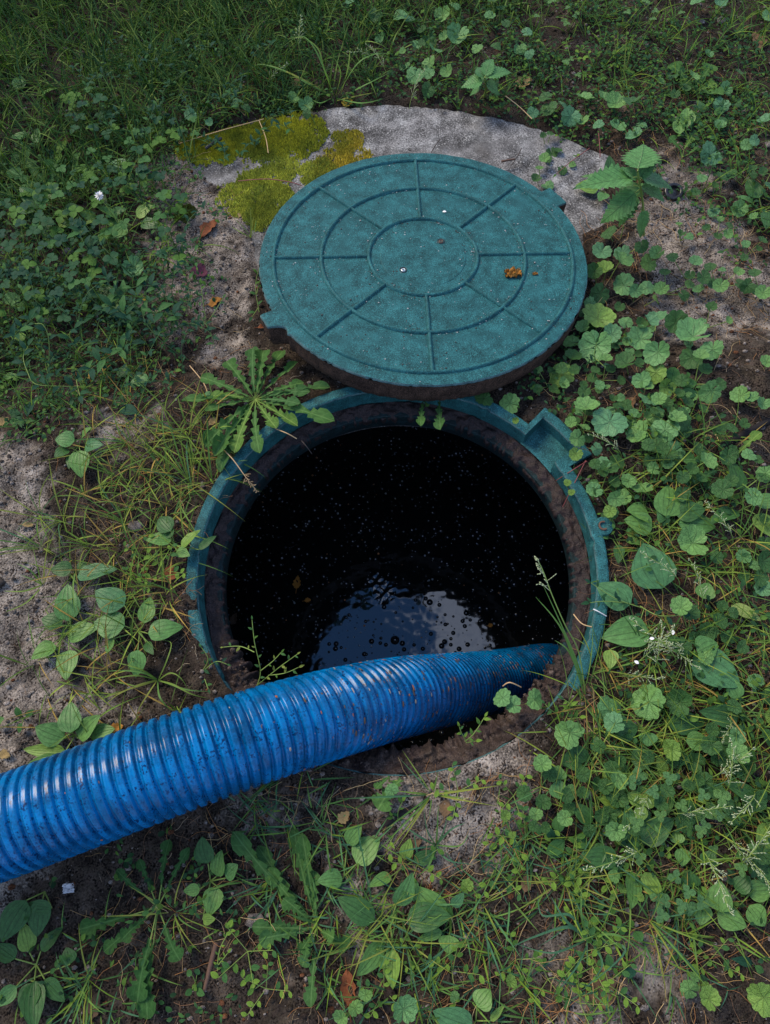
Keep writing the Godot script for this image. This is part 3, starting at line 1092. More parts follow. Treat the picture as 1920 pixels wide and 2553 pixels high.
func chickweed_model(v: int) -> Node3D:
	var o := Node3D.new()
	o.name = "chickweed"
	var r := RandomNumberGenerator.new()
	r.seed = 90 + v
	for k in 4:
		var a := TAU * k / 4 + r.randf_range(-0.5, 0.5)
		var end := Vector3(cos(a) * 0.036, r.randf_range(0.012, 0.030), sin(a) * 0.036)
		stalk(o, Vector3(0, 0.002, 0), end, 0.0006, M.stalk)
		for j in 4:
			var q := end * (0.45 + 0.18 * j)
			var b := a + (1.2 if j % 2 else -1.2)
			var s := r.randf_range(0.007, 0.012)
			blade_leaf(o, "oval", j % 3, M.small[[2, 4, 0, 4][r.randi() % 4]], q, q + Vector3(cos(b), 0.25, sin(b)) * s, s * 0.62)
	return o


func grass_tuft_model(v: int) -> Node3D:
	var o := Node3D.new()
	o.name = "grass_tuft"
	var r := RandomNumberGenerator.new()
	r.seed = 70 + v
	for i in 13:
		var a := r.randf() * TAU
		var len := r.randf_range(0.05, 0.13)
		var m: Material = M.tuft[r.randi() % 4]
		var xf := Transform3D(Basis(Vector3.UP, a) * Basis(Vector3.BACK, r.randf_range(-0.75, 0.2)) * Basis.from_scale(Vector3(len, len, r.randf_range(0.0014, 0.0026))), Vector3(cos(a), 0, -sin(a)) * r.randf() * 0.008)
		part(o, "blade", blade_mesh(r.randi() % 5), m, xf)
	return o


func seed_stalk_model(v: int) -> Node3D:
	var o := Node3D.new()
	o.name = "seed_stalk"
	var r := RandomNumberGenerator.new()
	r.seed = 30 + v
	var a := r.randf() * TAU
	var h := r.randf_range(0.07, 0.12)
	var line := PackedVector3Array()
	for i in 9:
		var t := i / 8.0
		line.append(Vector3(cos(a) * h * 0.75 * t * t, h * (t - 0.35 * t * t), sin(a) * h * 0.75 * t * t))
	part(o, "stem", tube(line, 0.0009, 0.0005, 5), M.stalk)
	part(o, "panicle", panicle(line, r, 0.42), M.seed)
	return o


# the spikelets of a flowering grass, on fine side stems along the upper part of a line
func panicle(line: PackedVector3Array, r: RandomNumberGenerator, from: float, spread := 1.0) -> ArrayMesh:
	var grainm := lathe([Vector2(0.0, 0.0), Vector2(0.5, 0.25), Vector2(0.42, 0.6), Vector2(0.0, 1.0)], 5)
	var ms := []
	var xs := []
	var n := line.size() - 1
	for i in 9:
		var t := lerpf(from, 1.0, i / 8.0)
		var k := mini(n - 1, int(t * n))
		var q := line[k].lerp(line[k + 1], t * n - k)
		var along := (line[k + 1] - line[k]).normalized()
		for s in 2:
			var out := (along * 0.8 + Vector3(r.randf_range(-1, 1), r.randf_range(-0.2, 0.6), r.randf_range(-1, 1))).normalized()
			var reach := lerpf(0.020, 0.003, t * t) * r.randf_range(0.6, 1.1) * spread
			ms.append(tube(PackedVector3Array([q, q + out * reach]), 0.00035, 0.0003, 3))
			xs.append(Transform3D())
			for g in 3:
				var e := q + out * reach * (0.45 + 0.28 * g)
				var d := (out + Vector3(r.randf_range(-1, 1), r.randf_range(-0.5, 0.5), r.randf_range(-1, 1)) * 0.5).normalized()
				ms.append(grainm)
				xs.append(lay(d.cross(Vector3(0.3, 0.4, 0.8)), d, 0.0013 * sqrt(spread), 0.0034 * sqrt(spread), 0.0013 * sqrt(spread), e))
	return joined(ms, xs)


# ------------------------------------------------------------------ grass, litter and crumbs
func blade_mesh(v: int) -> ArrayMesh:
	var key := "blade" + str(v)
	if mesh_of.has(key): return mesh_of[key]
	var bend: float = [0.25, 0.6, 0.95, 1.35, 1.8][v]
	var p := PackedVector3Array()
	var pos := Vector3.ZERO
	var rows := 7
	var ang := 1.35
	for i in rows + 1:
		var t := float(i) / rows
		var w := (0.55 + 0.45 * t * 2.0 if t < 0.25 else 1.0) * (1.0 if t < 0.45 else pow((1.0 - t) / 0.55, 0.8)) * 0.5
		for s in [-1.0, 0.0, 1.0]: p.append(pos + Vector3(sin(ang) * -0.0 , 0.012 * absf(s) * float(t < 0.9), s * maxf(w, 0.02)))
		ang = 1.35 - bend * (t + 0.12)
		pos += Vector3(cos(ang), sin(ang), 0) / rows
	mesh_of[key] = sheet(p, PackedVector2Array(), 3)
	return mesh_of[key]


func on_hard(x: float, z: float) -> bool:
	# on the frame, over the hole or under the cover
	var r := Vector2(x, z).distance_to(RING)
	if r < 0.372: return true
	if Vector2(x, z).distance_to(Vector2(0.135, -1.011)) < 0.335: return true
	var a := rad_to_deg(atan2(RING.y - z, x - RING.x))
	return r < 0.425 and a > 22.0 and a < 42.0


func under_hose(x: float, z: float, clear: float) -> bool:
	for i in range(0, hose_line.size(), 24):
		var q := hose_line[i]
		if q.y - HOSE_R < clear and Vector2(q.x - x, q.z - z).length() < HOSE_R * 0.8: return true
	return false


func blades(called: String, label: String, spots: Array, count: int, len0: float, len1: float, wide: float, lean: float, colors: Array, flat := 0.0) -> void:
	var xs := [[], [], [], [], []]
	var cs := [[], [], [], [], []]
	var lo := Vector2(9, 9)
	var hi := Vector2(-9, -9)
	for b in spots:
		lo = lo.min(Vector2(b[0] - b[2], b[1] - b[2]))
		hi = hi.max(Vector2(b[0] + b[2], b[1] + b[2]))
	var made := 0
	var tries := 0
	while made < count and tries < count * 30:
		tries += 1
		var x := rng.randf_range(lo.x, hi.x)
		var z := rng.randf_range(lo.y, hi.y)
		var dens := blobs(spots, x, z) * (0.55 + 1.3 * na.get_noise_2d(x * 260 + 33, z * 260))
		if rng.randf() > dens or on_hard(x, z): continue
		if bare_slab(x, z) > 0.25 and z < -1.0 and Vector2(x, z).distance_to(SLAB) < SLAB_R: continue
		if under_hose(x, z, 0.06): continue
		made += 1
		# a few blades from one foot
		var at := at_ground(x, z)
		var n := rng.randi_range(1, 4)
		for i in n:
			var l := rng.randf_range(len0, len1)
			var v := rng.randi() % 5
			var b := Basis(Vector3.UP, rng.randf() * TAU) * Basis(Vector3.BACK, rng.randf_range(-lean, 0.15) - flat) * Basis.from_scale(Vector3(l, l * rng.randf_range(0.7, 1.0), wide * rng.randf_range(0.6, 1.25)))
			xs[v].append(Transform3D(b, at + Vector3(rng.randf_range(-0.006, 0.006), -0.002, rng.randf_range(-0.006, 0.006))))
			var c: Color = colors[rng.randi() % colors.size()]
			cs[v].append(c * rng.randf_range(0.75, 1.25))
	var o := Node3D.new()
	o.name = called
	add_child(o, true)
	tag(o, label, "", "", "stuff")
	for v in 5:
		if xs[v].size(): scatter(o, "blades", blade_mesh(v), M.blade, xs[v], cs[v])


func litter(called: String, label: String, spots: Array, count: int, colors: Array, l0: float, l1: float, w: float) -> void:
	var base := []
	for k in 4:
		var line := PackedVector3Array()
		var r := RandomNumberGenerator.new()
		r.seed = 500 + k
		var turn := 0.0
		var pos := Vector3.ZERO
		for i in 7:
			line.append(pos)
			turn += r.randf_range(-0.5, 0.5)
			pos += Vector3(cos(turn), r.randf_range(-0.08, 0.10), sin(turn)) / 6.0
		base.append(line)
	var xs := [[], [], [], []]
	var cs := [[], [], [], []]
	var made := 0
	var tries := 0
	while made < count and tries < count * 30:
		tries += 1
		var x := rng.randf_range(-1.05, 1.25)
		var z := rng.randf_range(-2.2, 0.45)
		if rng.randf() > blobs(spots, x, z) * (0.6 + 1.2 * nb.get_noise_2d(x * 160, z * 160 + 44)) or on_hard(x, z): continue
		if bare_slab(x, z) > 0.6 and rng.randf() < 0.9: continue
		made += 1
		var l := rng.randf_range(l0, l1)
		var v := rng.randi() % 4
		var b := Basis(Vector3.UP, rng.randf() * TAU) * Basis(Vector3.BACK, rng.randf_range(-0.05, 0.28)) * Basis.from_scale(Vector3(l, l, l))
		xs[v].append(Transform3D(b, at_ground(x, z) + Vector3(0, 0.001 + rng.randf() * 0.004, 0)))
		var c: Color = colors[rng.randi() % colors.size()]
		cs[v].append(c * rng.randf_range(0.6, 1.2))
	var o := Node3D.new()
	o.name = called
	add_child(o, true)
	tag(o, label, "", "", "stuff")
	for v in 4: scatter(o, "straws", tube(base[v], w, w * 0.7, 4), M.plain, xs[v], cs[v])


func crumbs() -> void:
	var xs := [[], [], []]
	var cs := [[], [], []]
	var n := 0
	while n < 42000:
		var x := rng.randf_range(-1.0, 1.2)
		var z := rng.randf_range(-2.1, 0.42)
		if Vector2(x, z).distance_to(RING) < 0.356: continue
		if bare_slab(x, z) > 0.5 and rng.randf() < 0.93: continue
		n += 1
		var c := soil_color(x, z)
		var s := 0.0009 + 0.0042 * pow(rng.randf(), 4.0)
		if rng.randf() < 0.012: s *= 3.0
		var k := rng.randf()
		if k < 0.30: c = c.lerp(lin(0.50, 0.46, 0.42), 0.55)
		elif k < 0.62: c = c.lerp(lin(0.035, 0.026, 0.022), 0.7)
		elif k < 0.68: c = lin(0.20, 0.09, 0.045)
		var b := Basis(Vector3(rng.randf() - 0.5, 1, rng.randf() - 0.5).normalized(), rng.randf() * TAU).scaled(Vector3(s * rng.randf_range(0.8, 1.5), s * rng.randf_range(0.5, 0.9), s))
		var v := rng.randi() % 3
		xs[v].append(Transform3D(b, at_ground(x, z) + Vector3(0, s * 0.25, 0)))
		cs[v].append(c)
	var o := Node3D.new()
	o.name = "soil_crumbs"
	add_child(o, true)
	tag(o, "loose crumbs of soil and grit", "", "", "stuff")
	for v in 3: scatter(o, "grains", crumb_mesh(20 + v), M.crumb, xs[v], cs[v])


func ground_cover(spots: Array, count: int) -> void:
	var kinds := ["oval", "lance"]
	var xs := [[], []]
	var cs := [[], []]
	var made := 0
	var tries := 0
	while made < count and tries < count * 30:
		tries += 1
		var x := rng.randf_range(-1.1, 1.25)
		var z := rng.randf_range(-2.3, 0.45)
		if rng.randf() > blobs(spots, x, z) * (0.5 + 1.6 * nb.get_noise_2d(x * 120 + 5, z * 120)) or on_hard(x, z): continue
		if bare_slab(x, z) > 0.2 and z < -1.0 and Vector2(x, z).distance_to(SLAB) < SLAB_R: continue
		if under_hose(x, z, 0.05): continue
		made += 1
		var at := at_ground(x, z)
		for i in 3:
			var v := rng.randi() % 2
			var l := rng.randf_range(0.007, 0.014)
			var b := Basis(Vector3.UP, rng.randf() * TAU) * Basis(Vector3.BACK, rng.randf_range(-0.3, 0.6)) * Basis.from_scale(Vector3(l, l, l * (0.62 if v == 0 else 0.36)))
			xs[v].append(Transform3D(b, at + Vector3(rng.randf_range(-0.012, 0.012), rng.randf_range(0.003, 0.036), rng.randf_range(-0.012, 0.012))))
			var c: Color = [lin(0.038, 0.100, 0.026), lin(0.028, 0.078, 0.028), lin(0.070, 0.145, 0.025), lin(0.022, 0.062, 0.026)][rng.randi() % 4]
			cs[v].append(c * rng.randf_range(0.6, 1.25))
	var o := Node3D.new()
	o.name = "undergrowth"
	add_child(o, true)
	tag(o, "low tangle of tiny weed leaves between the grass", "", "", "stuff")
	for v in 2: scatter(o, "small_leaves", leaf_mesh(kinds[v], v), M.blade, xs[v], cs[v])


func moss(label: String, spots: Array, count: int, lo: Color, hi: Color) -> void:
	# a low mound of moss, bristling with shoots
	var c := Vector2.ZERO
	for b in spots: c += Vector2(b[0], b[1]) / spots.size()
	var o := thing("moss_patch", label, "moss", Vector3(c.x, SLAB_Y, c.y))
	var mound := lathe([Vector2(1.0, -0.3), Vector2(0.93, 0.12), Vector2(0.75, 0.45), Vector2(0.45, 0.75), Vector2(0.0, 0.9)], 7)
	var tip := joined([mound, lathe([Vector2(0.34, 0.2), Vector2(0.26, 1.0), Vector2(0.0, 1.9)], 4), lathe([Vector2(0.30, 0.0), Vector2(0.22, 0.8), Vector2(0.0, 1.5)], 4)], [Transform3D(), Transform3D(Basis(Vector3.RIGHT, 0.3), Vector3(0.3, 0.3, 0)), Transform3D(Basis(Vector3.RIGHT, -0.35), Vector3(-0.35, 0.3, 0.2))])
	var xs := []
	var cs := []
	var made := 0
	var tries := 0
	while made < count and tries < count * 40:
		tries += 1
		var b: Array = spots[rng.randi() % spots.size()]
		var a := rng.randf() * TAU
		var d: float = b[2] * sqrt(rng.randf())
		var x: float = b[0] + cos(a) * d
		var z: float = b[1] + sin(a) * d
		var f: float = blobs(spots, x, z) * 1.2 + 1.1 * na.get_noise_2d(x * 240, z * 240) + 1.2 * nb.get_noise_2d(x * 500, z * 500) + rng.randf_range(-0.5, 0.5)
		if f < 0.56 or Vector2(x, z).distance_to(Vector2(0.135, -1.011)) < 0.325 or Vector2(x, z).distance_to(SLAB) > SLAB_R: continue
		made += 1
		var s := rng.randf_range(0.0010, 0.0027)
		var y := maxf(ground_height(x, z), SLAB_Y) + 0.0025 * clampf((f - 0.5) * 1.6, 0.0, 1.0)
		xs.append(Transform3D(Basis(Vector3.UP, rng.randf() * TAU).scaled(Vector3(s, s * rng.randf_range(0.9, 1.5), s)), Vector3(x - c.x, y - SLAB_Y, z - c.y)))
		var t := clampf(0.5 + 0.9 * nb.get_noise_2d(x * 140 + 9, z * 140) + rng.randf_range(-0.2, 0.2), 0.0, 1.0)
		cs.append(lo.lerp(hi, t) * rng.randf_range(0.55, 1.35))
	scatter(o, "moss_shoots", tip, M.plain, xs, cs)


# a fallen leaf: curled, at rest on what is under it
func fallen_leaf(at: Vector3, turn: float, long: float, wide: float, tint: int, v: int, label: String, lift := 0.004) -> void:
	var o := thing("fallen_leaf", label, "fallen leaf", at)
	var key := "fallen" + str(v)
	if not mesh_of.has(key):
		var p := PackedVector3Array()
		var uv := PackedVector2Array()
		for i in 13:
			var t := i / 12.0
			var w := half_width("plantain" if v % 2 else "oval", t) * (1.0 + 0.18 * sin(t * 23.0 + v))
			for j in 5:
				var s := (j - 2) / 2.0
				p.append(Vector3(t - 0.5, 0.22 * s * s * w + 0.07 * sin(t * 6.0 + v) + 0.05 * sin(s * 3.0 + t * 9.0), s * w))
				uv.append(Vector2(t, 0.5 + s * w * 0.95))
		mesh_of[key] = sheet(p, uv, 5)
	part(o, "blade", mesh_of[key], M.dead[tint], Transform3D(Basis(Vector3.UP, turn) * Basis.from_scale(Vector3(long, long * 0.8, wide)), Vector3(0, lift, 0)))
	var d := Vector3(cos(turn), 0, -sin(turn))
	part(o, "stalk", stalk_mesh(), M.dead[tint], lay(-d + Vector3(0, 0.1, 0), Vector3.UP, long * 0.35, 0.0009, 0.0009, -d * long * 0.48 + Vector3(0, lift, 0)))


func twig(points: Array, r0: float, r1: float, m: Material, label: String, called := "twig", category := "twig") -> Node3D:
	var o := thing(called, label, category, points[0])
	var rel := []
	for q in points: rel.append(q - points[0])
	part(o, "stem", tube(curve_points(rel, 5), r0, r1, 7, 0.35), m)
	return o


# a weed of given stems with narrow leaves set along them
func sprig(called: String, category: String, at: Vector3, stems: Array, size: float, gap: float, tints: Array, label: String, r: float, m: Material, group := "") -> void:
	var o := thing(called, label, category, at, group)
	var g := RandomNumberGenerator.new()
	g.seed = hash(label)
	for s in stems:
		var line := curve_points(s, 6)
		part(o, "stem", tube(line, r, r * 0.6, 5), m)
		if size <= 0.0: continue
		var since := 0.0
		var k := 0
		for i in line.size() - 1:
			since += line[i].distance_to(line[i + 1])
			if since < gap and i < line.size() - 2: continue
			since = 0.0
			k += 1
			var dir := (line[i + 1] - line[i]).normalized()
			var side := dir.cross(Vector3.UP).normalized() * (1.0 if k % 2 else -1.0)
			var l := size * g.randf_range(0.65, 1.15)
			var to := (dir * 0.5 + side * 0.9 + Vector3(0, g.randf_range(0.0, 0.5), 0)).normalized()
			if i == line.size() - 2: to = dir
			blade_leaf(o, "lance", g.randi() % 4, M.small[tints[g.randi() % tints.size()]], line[i + 1], line[i + 1] + to * l, l * 0.40)


func nettle(at: Vector3, stem: Array, leaves: Array, label: String) -> void:
	var o := thing("nettle", label, "nettle", at)
	part(o, "stem", tube(curve_points(stem, 6), 0.0028, 0.0018, 8), M.stalk)
	for l in leaves:
		var a := Vector3(l[0], l[1], l[2])
		var b := Vector3(l[3], l[4], l[5])
		var s := a.lerp(b, 0.10)
		stalk(o, a, s, 0.0012, M.stalk)
		blade_leaf(o, "nettle", l[7] % 5, M.nettle[l[8] % 4], s, b, l[6] * 1.3, (l[7] % 5 - 2) * 0.06)


# a long tapering blade along given points, folded along its middle
func ribbon(points: Array, w: float) -> ArrayMesh:
	var line := curve_points(points, 6)
	var p := PackedVector3Array()
	for i in line.size():
		var t := float(i) / (line.size() - 1)
		var dir := (line[mini(i + 1, line.size() - 1)] - line[maxi(i - 1, 0)]).normalized()
		var side := dir.cross(Vector3(0.05, 1, 0.1)).normalized()
		var h := w * 0.5 * (lerpf(0.6, 1.0, t * 3.3) if t < 0.3 else pow(1.0 - (t - 0.3) / 0.7, 0.75))
		for s in [-1.0, 0.0, 1.0]: p.append(line[i] + side * s * maxf(h, 0.0002) + Vector3(0, 0.25 * h * absf(s), 0))
	return sheet(p, PackedVector2Array(), 3)


func ribbon_plant(called: String, label: String, category: String, at: Vector3, lines: Array, w: float, tints: Array) -> void:
	var o := thing(called, label, category, at)
	for i in lines.size(): part(o, "blade", ribbon(lines[i], w * (0.8 + 0.1 * (i % 4))), M.tuft[tints[i % tints.size()]])


func seed_grass(at: Vector3, line: Array, side_blades: Array, label: String) -> void:
	var o := thing("seed_stalk", label, "seed stalk", at)
	var pts := curve_points(line, 5)
	part(o, "stem", tube(pts, 0.0012, 0.0007, 6), M.stalk if side_blades.size() else M.straw)
	var g := RandomNumberGenerator.new()
	g.seed = hash(label)
	part(o, "panicle", panicle(pts, g, 0.62, 1.5 if side_blades.size() else 0.8), M.seed if side_blades.size() else M.straw)
	for b in side_blades: part(o, "blade", ribbon(b, 0.0036), M.tuft[0])


func big_clover(at: Vector3, top: Vector3, leaflets: Array, label: String) -> void:
	var o := thing("clover", label, "clover", at)
	stalk(o, Vector3.ZERO, top, 0.0012, M.stalk)
	for l in leaflets:
		var tip := Vector3(l[0], l[1], l[2])
		blade_leaf(o, "oval", 1, M.plantain[3], top, tip, l[3])
		# the pale mark across a clover leaflet
		var mid := top.lerp(tip, 0.52) + Vector3(0, 0.0035, 0)
		blade_leaf(o, "lance", 2, M.pale_mark, mid + (tip - top).normalized().cross(Vector3.UP) * l[3] * 0.32, mid - (tip - top).normalized().cross(Vector3.UP) * l[3] * 0.32, 0.003)


func plastic_ring(at: Vector3, label: String) -> void:
	var o := thing("plastic_ring", label, "plastic ring", at)
	var lean := Transform3D(Basis(Vector3(1, 0, 0.4).normalized(), 0.25), Vector3(0, 0.004, 0))
	part(o, "ring", lathe([Vector2(0.0130, 0.0), Vector2(0.0132, 0.007), Vector2(0.0150, 0.0095), Vector2(0.0190, 0.0095), Vector2(0.0212, 0.007), Vector2(0.0215, 0.0), Vector2(0.0205, -0.006)], 40), M.black, lean)
	part(o, "inner_disc", lathe([Vector2(0.0131, 0.002), Vector2(0.007, 0.0028), Vector2(0.0062, 0.0045), Vector2(0.0, 0.0045)], 30), M.black, lean)


func clover_flower(at: Vector3, top: Vector3, label: String) -> void:
	var o := thing("clover_flower", label, "flower", at)
	part(o, "stem", tube(PackedVector3Array([Vector3.ZERO, top * 0.5 + Vector3(0.003, 0.004, 0), top]), 0.0010, 0.0008, 6), M.stalk)
	var g := RandomNumberGenerator.new()
	g.seed = 5
	for i in 46:
		var y := 1.0 - 1.75 * i / 46.0
		var a := i * 2.39996
		var d := Vector3(cos(a) * sqrt(1.0 - y * y), y, sin(a) * sqrt(1.0 - y * y))
		blade_leaf(o, "lance", i % 4, M.white, top + d * 0.002, top + d * g.randf_range(0.0085, 0.0115) + Vector3(0, 0.002, 0), 0.0034)


func paper_scrap(at: Vector3, size: float, seed_: int, label: String) -> void:
	var o := thing("paper_scrap", label, "paper scrap", at)
	var p := PackedVector3Array()
	for i in 9:
		for j in 9:
			var x := (i - 4) / 8.0 + 0.06 * nb.get_noise_2d(i * 50 + seed_, j * 50)
			var z := (j - 4) / 8.0 + 0.06 * nb.get_noise_2d(i * 50, j * 50 + 90)
			p.append(Vector3(x * size * 1.2, size * (0.22 + 0.55 * nb.get_noise_2d(i * 34 + 7, j * 34 + seed_)), z * size * 0.9))
	part(o, "sheet", flat_sheet(p, 9), M.paper)


func petal(at: Vector3, seed_: int, label: String) -> void:
	var o := thing("petal", label, "petal", at)
	var d := Vector3(cos(seed_ * 1.9), 0.1, sin(seed_ * 1.9))
	part(o, "blade", leaf_mesh("oval", seed_ % 3), M.white, lay(d, Vector3.UP, 0.0085, 0.006, 0.0052, Vector3(0, 0.0015, 0)))


func crumpled_leaf(at: Vector3, size: float, label: String) -> void:
	var o := thing("crumpled_leaf", label, "dead leaf", at)
	var p := PackedVector3Array()
	var uv := PackedVector2Array()
	for i in 13:
		for j in 13:
			var u := i / 6.0 - 1.0
			var v := j / 6.0 - 1.0
			var k := 1.0 + 0.35 * nb.get_noise_2d(u * 60 + 5, v * 60)
			p.append(Vector3(u * k * 1.25, 0.45 + 1.5 * nb.get_noise_2d(u * 60, v * 60 + 70) + 0.5 * absf(sin(u * 4.0 + v * 2.0)) - 0.2 * (u * u + v * v), v * k * 0.72) * size)
			uv.append(Vector2(i / 12.0, j / 12.0))
	part(o, "blade", sheet(p, uv, 13), M.dead[6])


var models := {}


func make_models() -> void:
	models = {"clover": [], "plantain": [], "clover_bright": [], "knotweed": [], "knotweed_wide": [], "ivy_small": [], "chickweed": [], "tuft": [], "seed": []}
	for v in 5: models.clover.append(clover_model(v))
	for v in 3: models.clover_bright.append(clover_model(v, true))
	for v in 3: models.knotweed.append(knotweed_model(v))
	for v in [3, 4]: models.knotweed_wide.append(knotweed_model(v))
	for v in 4:
		models.plantain.append(plantain_model(v))
		models.ivy_small.append(ivy_model(v))
		models.chickweed.append(chickweed_model(v))
		models.tuft.append(grass_tuft_model(v))
		models.seed.append(seed_stalk_model(v))


func place(kind: String, v: int, x: float, z: float, turn: float, size: float, label: String) -> void:
	var o: Node3D = models[kind][v].duplicate()
	o.position = at_ground(x, z)
	o.basis = Basis(Vector3.UP, turn).scaled(Vector3.ONE * size)
	add_child(o, true)
	tag(o, label, KINDS[kind][0], KINDS[kind][1])


func weeds_0() -> void:
	rosette("plantain", at_ground(-.576, -.314), [[.006,.018,-.01,.003,.026,-.077,.045,4,1], [.006,.012,.017,.06,.021,.007,.039,1,0], [-.011,.018,.032,-.05,.029,.049,.041,0,0], [.01,.015,.04,.013,.028,.093,.038,3,0], [-.004,.017,-.005,-.04,.023,-.02,.034,0,4]], "plantain of five broad ribbed leaves nearest the trampled sand left of the frame", "plantains in the soil", "plantain")
	rosette("plantain", at_ground(-.445, -.294), [[-.019,.019,-.007,-.074,.02,-.021,.049,1,1], [-.02,.021,-.043,-.071,.027,-.075,.047,1,2], [.015,.02,-.008,.021,.014,-.058,.029,4,0], [.021,.018,.01,.079,.015,0,.045,0,1], [.006,.022,.037,-.001,.013,.081,.039,1,1], [-.036,.022,.013,-.053,.016,.037,.018,1,0], [.017,.014,.024,.034,.03,.048,.016,4,4]], "largest plantain rosette beside the frame, seven leaves, between sand and rim", "plantains in the soil", "plantain")
	rosette("plantain", at_ground(-.569, -.414), [[.012,.021,.012,.084,.024,.005,.034,1,2], [.003,.022,-.005,-.036,.025,-.006,.03,3,4], [.008,.015,-.004,.028,.02,-.013,.021,1,4]], "plantain with one long pointing leaf behind the two big rosettes", "plantains in the soil", "plantain")
	rosette("plantain", at_ground(-.387, -.447), [[.001,.022,-.019,-.024,.018,-.051,.034,2,4], [-.001,.015,-.002,-.045,.024,-.009,.03,0,0], [.019,.018,.014,.052,.026,-.017,.024,0,3], [.009,.015,.017,.036,.028,.034,.021,3,0], [.05,.019,.021,.081,.016,-.004,.015,3,4], [-.001,.019,-.007,-.006,.014,-.032,.019,0,4]], "plantain leaning over the left rim of the frame with six leaves", "plantains in the soil", "plantain")
	rosette("plantain", at_ground(-.549, -.132), [[.003,.022,-.002,-.003,.019,-.053,.04,3,1], [.011,.011,.007,.05,.027,-.025,.035,2,0], [-.011,.015,.005,-.055,.028,-.017,.039,3,1], [.032,.012,.006,.072,.016,-.002,.029,1,0], [-.008,.013,.025,-.078,.018,.015,.023,3,3], [-.014,.015,.036,-.068,.019,.039,.022,4,0]], "plantain half hidden behind the blue hose with six leaves", "plantains in the soil", "plantain")
	rosette("plantain", at_ground(-.692, -.167), [[.008,.014,.004,.032,.021,-.002,.019,4,0]], "single plantain leaf at the edge of the trampled sand", "plantains in the soil", "plantain")
	rosette("plantain", at_ground(-.578, -.675), [[0,.019,-.001,-.036,.026,-.007,.037,2,1], [.009,.01,-.013,.031,.026,-.025,.024,0,0], [-.013,.015,.013,-.034,.026,.032,.029,2,4], [.014,.024,.023,.018,.023,.079,.039,4,0], [.018,.014,.013,.058,.027,.017,.029,2,2], [-.003,.016,.022,-.008,.019,.057,.024,1,4]], "plantain with six leaves alone on the sand below the blue-green weed", "plantains in the soil", "plantain")
	rosette("plantain", at_ground(-.565, -1.031), [[.008,.019,.003,.049,.019,-.007,.053,3,0], [.044,.013,0,.075,.014,-.001,.034,4,1], [.011,.017,-.029,-.011,.02,-.074,.036,1,4]], "green plantain with three broad leaves nearest to the hidden round leaf in the weeds", "plantains in the soil", "plantain")
	rosette("plantain", at_ground(-.512, -.869), [[.058,.031,.041,.016,.032,.045,.036,2,1], [.005,.021,.017,-.017,.018,-.007,.029,0,4]], "green plantain with two broad leaves nearest to the hidden round leaf in the weeds", "plantains in the soil", "plantain")
	rosette("oval", at_ground(-.688, -.74), [[.004,.014,-.01,.007,.004,-.058,.02,3,3], [.002,.012,.003,-.036,.011,-.01,.018,4,0], [-.01,.012,-.019,-.038,.012,-.03,.014,3,1]], "small seedling of three oval leaves nearest to the blue-green weed", "seedlings", "seedling")
	rosette("oval", at_ground(-.488, -.739), [[-.018,.005,-.018,.02,.017,.001,.027,1,3]], "small seedling of one oval leaf nearest to the blue-green weed", "seedlings", "seedling")
	rosette("plantain", at_ground(-.759, -.893), [[-.021,.014,.009,.019,.023,.008,.022,1,0]], "green plantain with one broad leaf nearest to the blue-green weed", "plantains in the soil", "plantain")
	rosette("plantain", at_ground(.464, -.262), [[-.006,.016,-.007,-.023,.031,-.088,.074,1,2]], "very broad round plantain leaf standing beside the frame above the seed heads", "plantains in the soil", "plantain")
	rosette("plantain", at_ground(.425, -.241), [[-.027,.022,-.006,-.077,.021,-.048,.052,3,2]], "broad blue-green plantain leaf lying across the right rim of the frame", "plantains in the soil", "plantain")
	rosette("plantain", at_ground(.439, -.202), [[-.022,.019,.003,-.102,.019,.005,.055,2,1], [-.091,.014,.026,-.1,.02,.058,.025,1,3]], "dark ribbed plantain leaf with a small pale one under it beside the rim", "plantains in the soil", "plantain")
	rosette("plantain", at_ground(.483, -.16), [[-.001,.012,.007,.056,.028,.065,.065,4,2], [.002,.022,.004,.039,.024,-.007,.042,3,1]], "largest plantain leaf, smooth blue green, over the dry grass", "plantains in the soil", "plantain")
	rosette("plantain", at_ground(.519, -.393), [[-.006,.021,.012,.062,.016,.022,.047,3,1], [-.05,.014,.013,-.098,.027,-.005,.043,4,0], [-.024,.015,.001,-.038,.027,-.016,.029,2,1]], "green plantain with three broad leaves nearest to the bolt lug of the frame", "plantains in the soil", "plantain")
	rosette("plantain", at_ground(.538, -.262), [[-.02,.019,.019,-.005,.025,-.006,.033,2,0]], "green plantain with one broad leaf nearest to the largest plantain leaf", "plantains in the soil", "plantain")
	rosette("plantain", at_ground(.574, -.231), [[-.01,.015,.005,.028,.026,.036,.022,2,5]], "pale folded leaf lying on the dry grass", "plantains in the soil", "plantain")
	rosette("plantain", at_ground(.335, -.052), [[-.014,.021,.004,.028,.018,.002,.041,2,4], [.038,.022,.011,.035,.019,.033,.028,1,1]], "green plantain with two broad leaves second nearest to the large clover", "plantains in the soil", "plantain")
	rosette("plantain", at_ground(.427, -.044), [[-.016,.018,-.006,.048,.013,-.003,.036,4,4], [.004,.02,.023,.043,.019,.027,.03,2,0], [-.007,.016,.027,-.031,.028,.035,.025,2,3]], "green plantain with three broad leaves nearest to the largest plantain leaf", "plantains in the soil", "plantain")
	rosette("plantain", at_ground(.37, -.009), [[-.028,.015,.008,.008,.025,.005,.033,3,4], [-.125,.015,.009,-.121,.028,-.018,.028,3,4]], "green plantain with two broad leaves nearest to the large clover", "plantains in the soil", "plantain")
